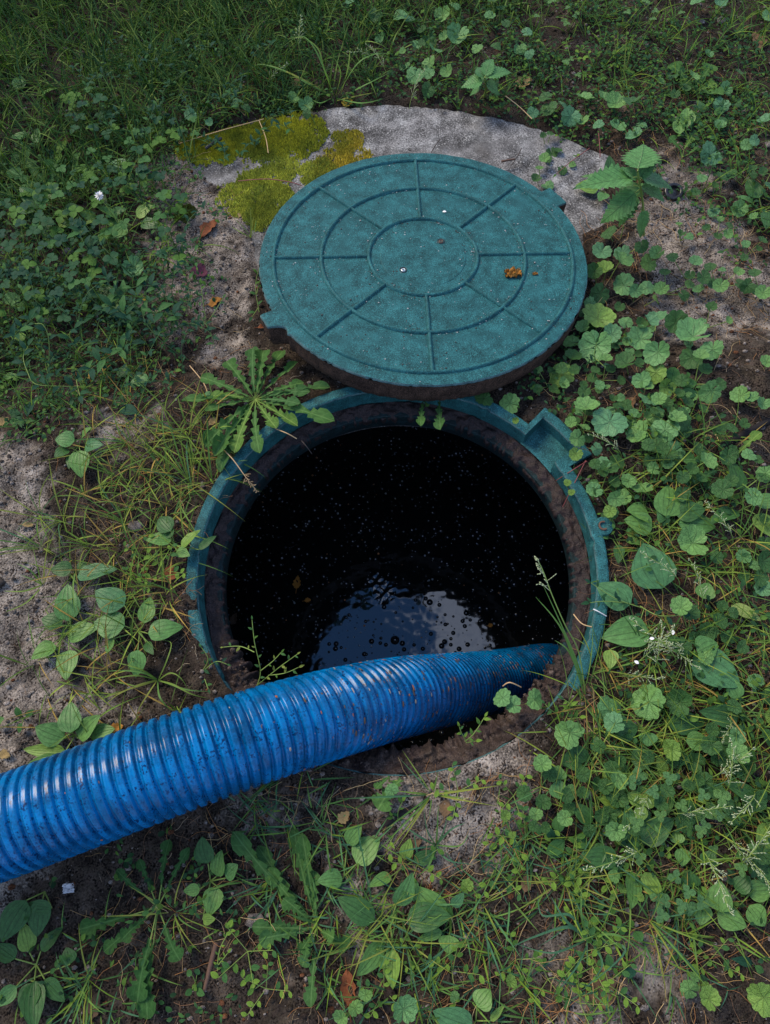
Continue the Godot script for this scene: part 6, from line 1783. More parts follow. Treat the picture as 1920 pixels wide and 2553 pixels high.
	place("clover", 0, -.627, -1.254, 0.4, 0.94, "dark three part clover tenth nearest to the white clover flower")
	place("clover", 0, -.743, -1.131, 2.7, 1.03, "dark three part clover fourth nearest to the blue-green weed")


func weeds_4() -> void:
	place("clover", 4, -.671, -1.026, 5.4, 1.28, "dark three part clover nearest to the blue-green weed")
	place("clover", 3, -.6, -1.254, 6.3, 1.28, "dark three part clover ninth nearest to the white clover flower")
	place("clover", 2, -.681, -1.369, 5.9, 1.32, "dark three part clover nearest to the shiny dandelion leaf")
	place("clover", 1, -.408, -1.283, 0.9, 1.26, "dark three part clover nearest to the curled leaf beside the cover")
	place("clover", 3, -.735, -1.271, 0.1, 1.21, "dark three part clover fourth nearest to the shiny dandelion leaf")
	place("clover", 3, -.627, -1.647, 0.2, 1.27, "dark three part clover seventeenth nearest to the white clover flower")
	place("clover", 4, -.758, -1.179, 4.2, 0.91, "dark three part clover eleventh nearest to the shiny dandelion leaf")
	place("clover", 2, -.647, -1.436, 3.8, 0.97, "dark three part clover fourth nearest to the white clover flower")
	place("clover", 3, -.766, -1.23, 5.3, 1.25, "dark three part clover ninth nearest to the shiny dandelion leaf")
	place("clover", 4, -.575, -1.571, 1.4, 1.20, "dark three part clover eleventh nearest to the white clover flower")
	place("clover", 0, -.655, -1.225, 2.9, 0.95, "dark three part clover fifteenth nearest to the white clover flower")
	place("clover", 4, -.756, -1.356, 3.1, 1.28, "dark three part clover second nearest to the shiny dandelion leaf")
	place("clover", 4, -.542, -1.395, 1.9, 0.97, "dark three part clover fifth nearest to the white clover flower")
	place("clover", 0, -.628, -1.377, 3.5, 0.94, "dark three part clover nearest to the white clover flower")
	place("clover", 1, -.693, -1.244, 1.8, 1.23, "dark three part clover seventh nearest to the shiny dandelion leaf")
	place("clover", 4, -.504, -1.398, 3.9, 1.28, "dark three part clover seventh nearest to the white clover flower")
	place("clover", 2, -.605, -1.115, 3.6, 1.33, "dark three part clover third nearest to the hidden round leaf in the weeds")
	place("clover", 1, -.554, -1.217, 3.8, 1.19, "dark three part clover fourteenth nearest to the white clover flower")
	place("clover", 4, -.735, -1.309, 3.8, 1.05, "dark three part clover third nearest to the shiny dandelion leaf")
	place("clover", 3, -.652, -1.067, 1.1, 1.15, "dark three part clover fifth nearest to the hidden round leaf in the weeds")
	place("clover", 2, -.578, -1.353, 0.5, 1.06, "dark three part clover third nearest to the white clover flower")
	place("clover", 1, -.664, -1.311, 5.9, 1.26, "dark three part clover sixth nearest to the white clover flower")
	place("clover", 3, -.422, -1.534, 3.0, 0.97, "dark three part clover second nearest to the mossy end of the slab")
	place("clover", 4, -.629, -1.168, 0.4, 1.34, "dark three part clover fourth nearest to the hidden round leaf in the weeds")
	place("clover", 2, -.475, -1.504, 2.1, 1.21, "dark three part clover sixteenth nearest to the white clover flower")
	place("clover", 1, -.468, -1.39, 5.8, 1.22, "dark three part clover thirteenth nearest to the white clover flower")
	place("clover", 3, -.441, -1.347, 3.0, 1.12, "dark three part clover second nearest to the curled leaf beside the cover")
	place("clover", 0, -.78, -1.297, 4.9, 1.19, "dark three part clover fifth nearest to the shiny dandelion leaf")
	place("clover", 1, -.605, -1.056, 0.1, 1.21, "dark three part clover second nearest to the hidden round leaf in the weeds")
	place("clover", 3, -.553, -1.162, 5.7, 1.33, "dark three part clover nearest to the hidden round leaf in the weeds")
	place("clover", 4, -.727, -1.097, 6.2, 1.13, "dark three part clover third nearest to the blue-green weed")
	place("clover", 1, -.807, -1.046, 1.2, 1.32, "dark three part clover second nearest to the blue-green weed")
	place("clover", 2, -.593, -1.432, 0.3, 1.20, "dark three part clover second nearest to the white clover flower")
	place("clover", 2, -.499, -1.362, 5.9, 0.92, "dark three part clover eighth nearest to the white clover flower")
	place("clover", 2, -.661, -1.681, 5.2, 1.14, "dark three part clover eighth nearest to the shiny dandelion leaf")
	place("clover", 3, -.398, -1.16, 2.7, 1.13, "dark three part clover nearest to the purple leaf")
	place("clover_bright", 0, .553, -1.834, 4.0, 1.05, "bright three part clover nearest to the young nettle")
	place("clover_bright", 2, .615, -1.797, 0.2, 0.86, "bright three part clover third nearest to the young nettle")
	place("clover_bright", 2, .425, .07, 2.7, 1.14, "bright three part clover third nearest to the large clover")
	place("clover_bright", 0, .579, -1.627, 1.3, 0.92, "bright three part clover second nearest to the young nettle")
	place("clover_bright", 0, .797, -1.787, 5.4, 1.04, "bright three part clover second nearest to the upright brown leaf")
	place("clover_bright", 1, .344, .194, 4.2, 0.98, "bright three part clover fifth nearest to the large clover")
	place("clover_bright", 1, .435, .087, 4.3, 0.82, "bright three part clover fourth nearest to the large clover")
	place("clover_bright", 0, .864, -1.787, 5.7, 1.01, "bright three part clover nearest to the upright brown leaf")
	place("clover_bright", 0, .459, .148, 2.7, 0.90, "bright three part clover seventh nearest to the large clover")
	place("clover_bright", 0, .324, .094, 0.5, 1.05, "bright three part clover second nearest to the large clover")
	place("clover_bright", 1, .345, .033, 3.2, 1.04, "bright three part clover nearest to the large clover")
	place("clover_bright", 1, .375, .191, 6.2, 0.94, "bright three part clover sixth nearest to the large clover")
	place("knotweed", 2, -.669, -.946, 2.1, 0.93, "small leafed knotweed stem fourth nearest to the blue-green weed")
	place("knotweed", 0, -.597, -.956, 4.4, 0.91, "small leafed knotweed stem twenty sixth nearest to the hidden round leaf in the weeds")
	place("knotweed", 2, -.56, -1.652, 2.0, 1.15, "small leafed knotweed stem fourth nearest to the white clover flower")
	place("knotweed", 1, -.562, -.843, 4.6, 0.96, "small leafed knotweed stem eighth nearest to the blue-green weed")
	place("knotweed", 2, -.54, -.972, 3.9, 1.23, "small leafed knotweed stem tenth nearest to the hidden round leaf in the weeds")
	place("knotweed", 1, -.426, -1.677, 3.8, 0.96, "small leafed knotweed stem fifteenth nearest to the mossy end of the slab")
	place("knotweed", 0, -.301, -1.6, 3.7, 1.09, "small leafed knotweed stem fifth nearest to the mossy end of the slab")
	place("knotweed", 1, -.718, -.955, 1.8, 1.11, "small leafed knotweed stem third nearest to the blue-green weed")
	place("knotweed", 0, -.692, -1.166, 0.8, 1.18, "small leafed knotweed stem second nearest to the shiny dandelion leaf")
	place("knotweed", 1, -.504, -.938, 4.7, 0.85, "small leafed knotweed stem fourteenth nearest to the hidden round leaf in the weeds")
	place("knotweed", 2, -.648, -.914, 3.6, 0.95, "small leafed knotweed stem second nearest to the blue-green weed")
	place("knotweed", 2, -.711, -1.069, 2.9, 1.04, "small leafed knotweed stem fourteenth nearest to the blue-green weed")


func weeds_5() -> void:
	place("knotweed", 2, -.63, -1.042, 5.1, 1.07, "small leafed knotweed stem twenty eighth nearest to the hidden round leaf in the weeds")
	place("knotweed", 2, -.497, -1.619, 2.6, 0.84, "small leafed knotweed stem fifth nearest to the white clover flower")
	place("knotweed", 0, -.504, -.993, 1.2, 1.27, "small leafed knotweed stem third nearest to the hidden round leaf in the weeds")
	place("knotweed", 0, -.472, -1.042, 3.8, 0.90, "small leafed knotweed stem nearest to the hidden round leaf in the weeds")
	place("knotweed", 2, -.602, -1.635, 1.9, 0.82, "small leafed knotweed stem second nearest to the white clover flower")
	place("knotweed", 2, -.451, -1.026, 2.0, 0.86, "small leafed knotweed stem fifth nearest to the hidden round leaf in the weeds")
	place("knotweed", 0, -.774, -1.051, 0.3, 0.80, "small leafed knotweed stem thirteenth nearest to the blue-green weed")
	place("knotweed", 0, -.446, -1.118, 3.0, 1.25, "small leafed knotweed stem thirteenth nearest to the hidden round leaf in the weeds")
	place("knotweed", 1, -.409, -1.727, 5.4, 1.15, "small leafed knotweed stem sixteenth nearest to the mossy end of the slab")
	place("knotweed", 1, -.685, -1.012, 6.1, 1.08, "small leafed knotweed stem tenth nearest to the blue-green weed")
	place("knotweed", 0, -.688, -1.119, 5.5, 0.86, "small leafed knotweed stem thirty fourth nearest to the hidden round leaf in the weeds")
	place("knotweed", 1, -.574, -1.71, 1.1, 1.07, "small leafed knotweed stem sixth nearest to the white clover flower")
	place("knotweed", 1, -.466, -.923, 1.6, 0.97, "small leafed knotweed stem eighteenth nearest to the hidden round leaf in the weeds")
	place("knotweed", 2, -.606, -1.147, 0.8, 1.17, "small leafed knotweed stem twenty fifth nearest to the hidden round leaf in the weeds")
	place("knotweed", 1, -.219, -1.567, 4.9, 0.92, "small leafed knotweed stem second nearest to the mossy end of the slab")
	place("knotweed", 2, -.78, -.958, 3.7, 1.21, "small leafed knotweed stem sixth nearest to the blue-green weed")
	place("knotweed", 0, -.608, -1.089, 5.7, 0.98, "small leafed knotweed stem twenty second nearest to the hidden round leaf in the weeds")
	place("knotweed", 1, -.384, -.893, 0.9, 1.17, "small leafed knotweed stem thirtieth nearest to the hidden round leaf in the weeds")
	place("knotweed", 1, -.439, -.944, 4.6, 1.17, "small leafed knotweed stem seventeenth nearest to the hidden round leaf in the weeds")
	place("knotweed", 2, -.408, -1.005, 5.8, 0.86, "small leafed knotweed stem sixteenth nearest to the hidden round leaf in the weeds")
	place("knotweed", 2, -.479, -1.57, 1.6, 0.99, "small leafed knotweed stem third nearest to the white clover flower")
	place("knotweed", 2, -.592, -.872, 0.8, 1.15, "small leafed knotweed stem fifth nearest to the blue-green weed")
	place("knotweed", 0, -.421, -1.051, 3.4, 1.05, "small leafed knotweed stem eleventh nearest to the hidden round leaf in the weeds")
	place("knotweed", 2, -.588, -.903, 2.1, 0.88, "small leafed knotweed stem seventh nearest to the blue-green weed")
	place("knotweed", 0, -.452, -1.801, 3.0, 1.00, "small leafed knotweed stem eighteenth nearest to the mossy end of the slab")
	place("knotweed", 0, -.661, -.883, 4.4, 0.89, "small leafed knotweed stem nearest to the blue-green weed")
	place("knotweed", 0, -.461, -1.652, 1.1, 1.19, "small leafed knotweed stem seventeenth nearest to the mossy end of the slab")
	place("knotweed", 2, -.275, -1.493, 6.3, 1.10, "small leafed knotweed stem fourth nearest to the mossy end of the slab")
	place("knotweed", 1, -.354, -1.75, 1.6, 1.22, "small leafed knotweed stem thirteenth nearest to the mossy end of the slab")
	place("knotweed", 2, -.589, -.983, 6.0, 1.15, "small leafed knotweed stem twentieth nearest to the hidden round leaf in the weeds")
	place("knotweed", 2, -.581, -1.792, 1.6, 1.23, "small leafed knotweed stem eighth nearest to the white clover flower")
	place("knotweed", 2, -.394, -.865, 4.6, 1.01, "small leafed knotweed stem thirty first nearest to the hidden round leaf in the weeds")
	place("knotweed", 0, -.365, -1.527, 2.1, 1.02, "small leafed knotweed stem tenth nearest to the mossy end of the slab")
	place("knotweed", 2, -.242, -1.713, 4.2, 1.29, "small leafed knotweed stem eighth nearest to the mossy end of the slab")
	place("knotweed", 1, -.514, -1.762, 2.0, 0.87, "small leafed knotweed stem tenth nearest to the white clover flower")
	place("knotweed", 1, -.62, -.969, 5.7, 1.28, "small leafed knotweed stem ninth nearest to the blue-green weed")
	place("knotweed", 1, -.39, -1.131, 5.9, 1.24, "small leafed knotweed stem nearest to the purple leaf")
	place("knotweed", 2, -.748, -1.106, 4.8, 1.08, "small leafed knotweed stem fifteenth nearest to the blue-green weed")
	place("knotweed", 0, -.238, -1.495, 2.8, 1.30, "small leafed knotweed stem third nearest to the mossy end of the slab")
	place("knotweed", 1, -.436, -.992, 3.2, 1.15, "small leafed knotweed stem ninth nearest to the hidden round leaf in the weeds")
	place("knotweed", 0, -.393, -.831, 6.2, 1.19, "small leafed knotweed stem thirty third nearest to the hidden round leaf in the weeds")
	place("knotweed", 0, -.472, -.984, 5.6, 1.07, "small leafed knotweed stem sixth nearest to the hidden round leaf in the weeds")
	place("knotweed", 1, -.793, -1.026, 3.1, 1.25, "small leafed knotweed stem eleventh nearest to the blue-green weed")
	place("knotweed", 1, -.441, -.881, 2.9, 0.98, "small leafed knotweed stem twenty seventh nearest to the hidden round leaf in the weeds")
	place("knotweed", 0, -.485, -.913, 6.0, 1.14, "small leafed knotweed stem nineteenth nearest to the hidden round leaf in the weeds")
	place("knotweed", 2, -.488, -1.117, 6.0, 1.29, "small leafed knotweed stem eighth nearest to the hidden round leaf in the weeds")
	place("knotweed", 0, -.552, -1.805, 1.5, 0.89, "small leafed knotweed stem eleventh nearest to the white clover flower")
	place("knotweed", 2, -.739, -1.182, 0.3, 1.25, "small leafed knotweed stem nearest to the shiny dandelion leaf")
	place("knotweed", 0, -.561, -.945, 3.2, 0.93, "small leafed knotweed stem twenty first nearest to the hidden round leaf in the weeds")
	place("knotweed", 1, -.676, -1.089, 3.2, 0.90, "small leafed knotweed stem thirty second nearest to the hidden round leaf in the weeds")
	place("knotweed", 1, -.389, -.98, 4.0, 1.10, "small leafed knotweed stem twenty fourth nearest to the hidden round leaf in the weeds")
	place("knotweed", 2, -.22, -1.532, 1.7, 1.14, "small leafed knotweed stem nearest to the mossy end of the slab")
	place("knotweed", 1, -.782, -1.153, 4.0, 1.29, "small leafed knotweed stem fourth nearest to the shiny dandelion leaf")
	place("knotweed", 2, -.666, -1.046, 3.5, 1.06, "small leafed knotweed stem twelfth nearest to the blue-green weed")
	place("knotweed", 2, -.435, -1.589, 5.0, 1.17, "small leafed knotweed stem fourteenth nearest to the mossy end of the slab")
	place("knotweed", 1, -.503, -1.096, 5.8, 0.90, "small leafed knotweed stem fourth nearest to the hidden round leaf in the weeds")
	place("knotweed", 1, -.522, -.915, 6.1, 1.03, "small leafed knotweed stem twenty third nearest to the hidden round leaf in the weeds")
	place("knotweed", 1, -.4, -1.085, 3.6, 0.94, "small leafed knotweed stem second nearest to the purple leaf")
	place("knotweed", 0, -.579, -1.029, 5.0, 0.99, "small leafed knotweed stem twelfth nearest to the hidden round leaf in the weeds")
	place("knotweed", 1, -.26, -1.753, 3.4, 0.97, "small leafed knotweed stem eleventh nearest to the mossy end of the slab")


func weeds_6() -> void:
	place("knotweed", 1, -.395, -1.567, 0.9, 0.89, "small leafed knotweed stem twelfth nearest to the mossy end of the slab")
	place("knotweed", 0, -.306, -1.644, 1.8, 1.19, "small leafed knotweed stem seventh nearest to the mossy end of the slab")
	place("knotweed", 0, -.787, -1.193, 1.1, 1.07, "small leafed knotweed stem third nearest to the shiny dandelion leaf")
	place("knotweed", 0, -.358, -1.588, 3.0, 1.00, "small leafed knotweed stem ninth nearest to the mossy end of the slab")
	place("knotweed", 0, -.45, -1.057, 2.9, 1.12, "small leafed knotweed stem seventh nearest to the hidden round leaf in the weeds")
	place("knotweed", 1, -.613, -1.805, 5.7, 0.94, "small leafed knotweed stem ninth nearest to the white clover flower")
	place("knotweed", 0, -.556, -1.61, 5.0, 1.06, "small leafed knotweed stem nearest to the white clover flower")
	place("knotweed", 1, -.502, -1.709, 6.1, 1.05, "small leafed knotweed stem seventh nearest to the white clover flower")
	place("knotweed", 1, -.424, -.967, 5.4, 0.81, "small leafed knotweed stem fifteenth nearest to the hidden round leaf in the weeds")
	place("knotweed", 2, -.325, -1.517, 2.4, 1.16, "small leafed knotweed stem sixth nearest to the mossy end of the slab")
	place("knotweed", 1, -.554, -.904, 0.1, 0.93, "small leafed knotweed stem twenty ninth nearest to the hidden round leaf in the weeds")
	place("knotweed", 2, -.475, -1.071, 2.8, 1.12, "small leafed knotweed stem second nearest to the hidden round leaf in the weeds")
	place("knotweed_wide", 0, -.714, -1.148, 4.3, 0.82, "larger leafed knotweed stem seventh nearest to the hidden round leaf in the weeds")
	place("knotweed_wide", 0, -.688, -1.062, 5.2, 1.26, "larger leafed knotweed stem second nearest to the blue-green weed")
	place("knotweed_wide", 1, -.487, -.965, 0.6, 1.26, "larger leafed knotweed stem second nearest to the hidden round leaf in the weeds")
	place("knotweed_wide", 0, -.801, -.98, 5.0, 1.25, "larger leafed knotweed stem nearest to the blue-green weed")
	place("knotweed_wide", 1, -.822, -1.164, 0.2, 1.02, "larger leafed knotweed stem nearest to the shiny dandelion leaf")
	place("knotweed_wide", 0, -.607, -1.009, 0.5, 1.28, "larger leafed knotweed stem sixth nearest to the hidden round leaf in the weeds")
	place("knotweed_wide", 1, -.559, -.998, 3.2, 1.12, "larger leafed knotweed stem third nearest to the hidden round leaf in the weeds")
	place("knotweed_wide", 0, -.47, -1.011, 3.2, 1.14, "larger leafed knotweed stem nearest to the hidden round leaf in the weeds")
	place("knotweed_wide", 0, -.543, -1.128, 3.0, 1.25, "larger leafed knotweed stem fourth nearest to the hidden round leaf in the weeds")
	place("knotweed_wide", 1, -.532, -.945, 2.9, 1.25, "larger leafed knotweed stem fifth nearest to the hidden round leaf in the weeds")
	place("ivy_small", 0, .92, -1.083, 0.5, 1.28, "small ground ivy shoot eighth nearest to the black plastic ring")
	place("ivy_small", 2, .831, -1.532, 5.3, 1.03, "small ground ivy shoot ninth nearest to the black plastic ring")
	place("ivy_small", 3, .18, .07, 1.0, 0.87, "small ground ivy shoot eleventh nearest to the large clover")
	place("ivy_small", 3, .663, -.357, 4.2, 0.92, "small ground ivy shoot fourth nearest to the dark twig")
	place("ivy_small", 1, .814, -1.209, 3.6, 0.97, "small ground ivy shoot nearest to the black plastic ring")
	place("ivy_small", 1, .424, -1.835, 5.0, 1.14, "small ground ivy shoot nearest to the young nettle")
	place("ivy_small", 0, .454, -1.293, 5.7, 1.21, "small ground ivy shoot nearest to the lug of the cover")
	place("ivy_small", 0, .954, -1.202, 5.1, 1.20, "small ground ivy shoot sixth nearest to the black plastic ring")
	place("ivy_small", 2, .516, .11, 5.4, 1.14, "small ground ivy shoot twelfth nearest to the large clover")
	place("ivy_small", 0, .202, -1.751, 1.4, 1.26, "small ground ivy shoot nearest to the chipped rim of the slab")
	place("ivy_small", 2, .481, .044, 0.3, 1.27, "small ground ivy shoot ninth nearest to the large clover")
	place("ivy_small", 2, .54, -.473, 5.5, 1.23, "small ground ivy shoot third nearest to the dark twig")
	place("ivy_small", 0, .576, -.086, 2.6, 1.12, "small ground ivy shoot third nearest to the largest plantain leaf")
	place("ivy_small", 2, .278, .036, 5.7, 0.98, "small ground ivy shoot fifth nearest to the large clover")
	place("ivy_small", 2, .245, .065, 2.3, 0.84, "small ground ivy shoot seventh nearest to the large clover")
	place("ivy_small", 3, .541, -.21, 3.7, 1.07, "small ground ivy shoot fourth nearest to the largest plantain leaf")
	place("ivy_small", 3, .632, -.531, 4.5, 1.14, "small ground ivy shoot nearest to the dark twig")
	place("ivy_small", 3, .498, -.525, 0.7, 1.29, "small ground ivy shoot second nearest to the bolt lug of the frame")
	place("ivy_small", 3, .961, -1.438, 6.3, 0.84, "small ground ivy shoot nearest to the upright brown leaf")
	place("ivy_small", 3, .42, .033, 1.6, 0.91, "small ground ivy shoot sixth nearest to the large clover")
	place("ivy_small", 3, .664, -1.241, 0.7, 0.97, "small ground ivy shoot second nearest to the big nettle")
	place("ivy_small", 3, .304, .086, 1.4, 1.08, "small ground ivy shoot third nearest to the large clover")
	place("ivy_small", 1, .397, -.461, 4.6, 1.16, "small ground ivy shoot nearest to the bolt lug of the frame")
	place("ivy_small", 2, .196, .022, 0.6, 1.01, "small ground ivy shoot tenth nearest to the large clover")
	place("ivy_small", 2, .659, -.933, 2.7, 1.08, "small ground ivy shoot third nearest to the big nettle")
	place("ivy_small", 1, .707, -.965, 2.2, 1.15, "small ground ivy shoot fifth nearest to the black plastic ring")
	place("ivy_small", 3, .376, .059, 5.2, 1.14, "small ground ivy shoot nearest to the large clover")
	place("ivy_small", 2, .848, -.895, 3.0, 1.15, "small ground ivy shoot eleventh nearest to the black plastic ring")
	place("ivy_small", 2, .487, -.194, 1.2, 1.24, "small ground ivy shoot nearest to the largest plantain leaf")
	place("ivy_small", 1, .857, -1.013, 3.8, 0.82, "small ground ivy shoot seventh nearest to the black plastic ring")
	place("ivy_small", 3, .491, -1.418, 4.7, 1.04, "small ground ivy shoot third nearest to the lug of the cover")
	place("ivy_small", 1, .332, .01, 0.2, 0.88, "small ground ivy shoot fourth nearest to the large clover")
	place("ivy_small", 0, .686, -1.216, 1.1, 0.90, "small ground ivy shoot nearest to the big nettle")
	place("ivy_small", 1, .492, -.029, 0.8, 1.07, "small ground ivy shoot fifth nearest to the largest plantain leaf")
	place("ivy_small", 2, .308, .065, 3.1, 1.06, "small ground ivy shoot second nearest to the large clover")
	place("ivy_small", 0, .722, -1.068, 5.9, 0.89, "small ground ivy shoot second nearest to the black plastic ring")
	place("ivy_small", 3, .91, -1.22, 2.6, 1.04, "small ground ivy shoot fourth nearest to the black plastic ring")
	place("ivy_small", 1, .594, -.29, 2.5, 1.03, "small ground ivy shoot sixth nearest to the largest plantain leaf")


func weeds_7() -> void:
	place("ivy_small", 3, .448, .069, 3.3, 1.22, "small ground ivy shoot eighth nearest to the large clover")
	place("ivy_small", 2, .803, -1.068, 3.9, 0.84, "small ground ivy shoot third nearest to the black plastic ring")
	place("ivy_small", 2, .498, -1.352, 2.3, 0.98, "small ground ivy shoot second nearest to the lug of the cover")
	place("ivy_small", 3, .457, -.17, 0.1, 0.96, "small ground ivy shoot second nearest to the largest plantain leaf")
	place("ivy_small", 1, .632, -.425, 0.3, 1.29, "small ground ivy shoot second nearest to the dark twig")
	place("ivy_small", 2, .766, -.927, 3.1, 1.14, "small ground ivy shoot tenth nearest to the black plastic ring")
	place("ivy_small", 0, .531, -.81, 2.1, 1.24, "low ground ivy shoot fifteenth nearest to the square pocket of the frame")
	place("ivy_small", 2, .388, -.593, 2.1, 0.82, "low ground ivy shoot nearest to the square pocket of the frame")
	place("ivy_small", 1, .422, -.679, 1.0, 0.84, "low ground ivy shoot fifth nearest to the square pocket of the frame")
	place("ivy_small", 3, .381, -.719, 0.9, 1.23, "low ground ivy shoot fourth nearest to the square pocket of the frame")
	place("ivy_small", 3, .389, -.465, 6.2, 0.98, "low ground ivy shoot nearest to the bolt lug of the frame")
	place("ivy_small", 3, .399, -.501, 0.2, 1.11, "low ground ivy shoot second nearest to the bolt lug of the frame")
	place("ivy_small", 2, .506, -.623, 0.3, 0.96, "low ground ivy shoot tenth nearest to the square pocket of the frame")
	place("ivy_small", 2, .501, -.528, 1.5, 0.88, "low ground ivy shoot third nearest to the bolt lug of the frame")
	place("ivy_small", 2, .345, -.699, 4.7, 0.83, "low ground ivy shoot second nearest to the square pocket of the frame")
	place("ivy_small", 3, .534, -.47, 1.8, 1.25, "low ground ivy shoot seventh nearest to the dark twig")
	place("ivy_small", 2, .625, -.667, 0.5, 1.11, "low ground ivy shoot fourth nearest to the dark twig")
	place("ivy_small", 1, .586, -.587, 3.7, 0.74, "low ground ivy shoot second nearest to the dark twig")
	place("ivy_small", 1, .473, -.598, 1.9, 0.78, "low ground ivy shoot ninth nearest to the square pocket of the frame")
	place("ivy_small", 3, .514, -.589, 4.9, 0.90, "low ground ivy shoot ninth nearest to the dark twig")
	place("ivy_small", 0, .705, -.82, 3.8, 1.18, "low ground ivy shoot eleventh nearest to the dark twig")
	place("ivy_small", 3, .628, -.536, 4.8, 1.10, "low ground ivy shoot nearest to the dark twig")
	place("ivy_small", 0, .578, -.824, 0.0, 0.72, "low ground ivy shoot nearest to the big nettle")
	place("ivy_small", 2, .456, -.702, 0.5, 0.86, "low ground ivy shoot eighth nearest to the square pocket of the frame")
	place("ivy_small", 0, .557, -.627, 2.3, 0.94, "low ground ivy shoot eighth nearest to the dark twig")
	place("ivy_small", 0, .648, -.781, 4.9, 0.78, "low ground ivy shoot tenth nearest to the dark twig")
	place("ivy_small", 0, .443, -.608, 1.8, 0.75, "low ground ivy shoot sixth nearest to the square pocket of the frame")
	place("ivy_small", 0, .4, -.617, 2.9, 0.97, "low ground ivy shoot third nearest to the square pocket of the frame")
	place("ivy_small", 0, .472, -.891, 3.9, 0.81, "low ground ivy shoot fourteenth nearest to the square pocket of the frame")
	place("ivy_small", 2, .543, -.534, 0.5, 1.17, "low ground ivy shoot third nearest to the dark twig")
	place("ivy_small", 0, .461, -.651, 6.2, 0.79, "low ground ivy shoot seventh nearest to the square pocket of the frame")
	place("ivy_small", 2, .47, -.815, 1.9, 1.05, "low ground ivy shoot eleventh nearest to the square pocket of the frame")
	place("ivy_small", 0, .531, -.698, 4.7, 1.01, "low ground ivy shoot thirteenth nearest to the square pocket of the frame")
	place("ivy_small", 2, .555, -.597, 1.5, 1.05, "low ground ivy shoot fifth nearest to the dark twig")
	place("ivy_small", 2, .555, -.442, 1.2, 0.73, "low ground ivy shoot sixth nearest to the dark twig")
	place("ivy_small", 0, .517, -.747, 1.7, 0.82, "low ground ivy shoot twelfth nearest to the square pocket of the frame")
	place("chickweed", 1, .544, -1.412, 3.8, 1.15, "chickweed of tiny bright leaves nearest to the lug of the cover")
	place("chickweed", 3, .165, -1.864, 4.0, 0.97, "chickweed of tiny bright leaves second nearest to the arching grass tuft")
	place("chickweed", 2, .091, -1.843, 1.1, 1.00, "chickweed of tiny bright leaves nearest to the arching grass tuft")
	place("chickweed", 0, .358, .083, 1.3, 0.90, "chickweed of tiny bright leaves nearest to the large clover")
	place("chickweed", 1, .161, .095, 2.9, 1.23, "chickweed of tiny bright leaves fifth nearest to the dark stick")
	place("chickweed", 2, .603, -1.697, 0.2, 1.28, "chickweed of tiny bright leaves nearest to the young nettle")
	place("chickweed", 0, -.271, .203, 1.8, 1.20, "chickweed of tiny bright leaves sixth nearest to the red dead leaf")
	place("chickweed", 1, .067, .016, 3.0, 1.09, "chickweed of tiny bright leaves nearest to the dark stick")
	place("chickweed", 0, -.45, -.377, 3.9, 0.83, "chickweed of tiny bright leaves third nearest to the red leaf by the frame")
	place("chickweed", 1, .398, .277, 2.2, 1.04, "chickweed of tiny bright leaves eighth nearest to the broad brown dead leaf")
	place("chickweed", 3, .231, .19, 4.7, 1.22, "chickweed of tiny bright leaves sixth nearest to the broad brown dead leaf")
	place("chickweed", 3, .719, -1.705, 4.3, 0.92, "chickweed of tiny bright leaves third nearest to the young nettle")
	place("chickweed", 3, .261, .139, 4.8, 1.24, "chickweed of tiny bright leaves third nearest to the large clover")
	place("chickweed", 3, .201, .311, 1.4, 1.01, "chickweed of tiny bright leaves second nearest to the broad brown dead leaf")
	place("chickweed", 2, .603, -.442, 3.8, 1.07, "chickweed of tiny bright leaves nearest to the dark twig")
	place("chickweed", 3, -.009, .114, 5.6, 1.10, "chickweed of tiny bright leaves second nearest to the dark stick")
	place("chickweed", 1, -.247, .254, 2.6, 1.04, "chickweed of tiny bright leaves third nearest to the red dead leaf")
	place("chickweed", 2, -.01, .241, 3.0, 0.81, "chickweed of tiny bright leaves fourth nearest to the red dead leaf")
	place("chickweed", 3, -.055, .231, 0.8, 0.85, "chickweed of tiny bright leaves second nearest to the red dead leaf")
	place("chickweed", 1, .109, .129, 0.4, 1.22, "chickweed of tiny bright leaves fourth nearest to the dark stick")
	place("chickweed", 0, .026, .255, 4.3, 1.05, "chickweed of tiny bright leaves fifth nearest to the red dead leaf")
	place("chickweed", 2, .657, -1.638, 3.2, 1.26, "chickweed of tiny bright leaves second nearest to the young nettle")
	place("chickweed", 2, .12, .25, 4.8, 0.90, "chickweed of tiny bright leaves seventh nearest to the broad brown dead leaf")
	place("chickweed", 1, -.075, .267, 4.1, 0.98, "chickweed of tiny bright leaves nearest to the red dead leaf")


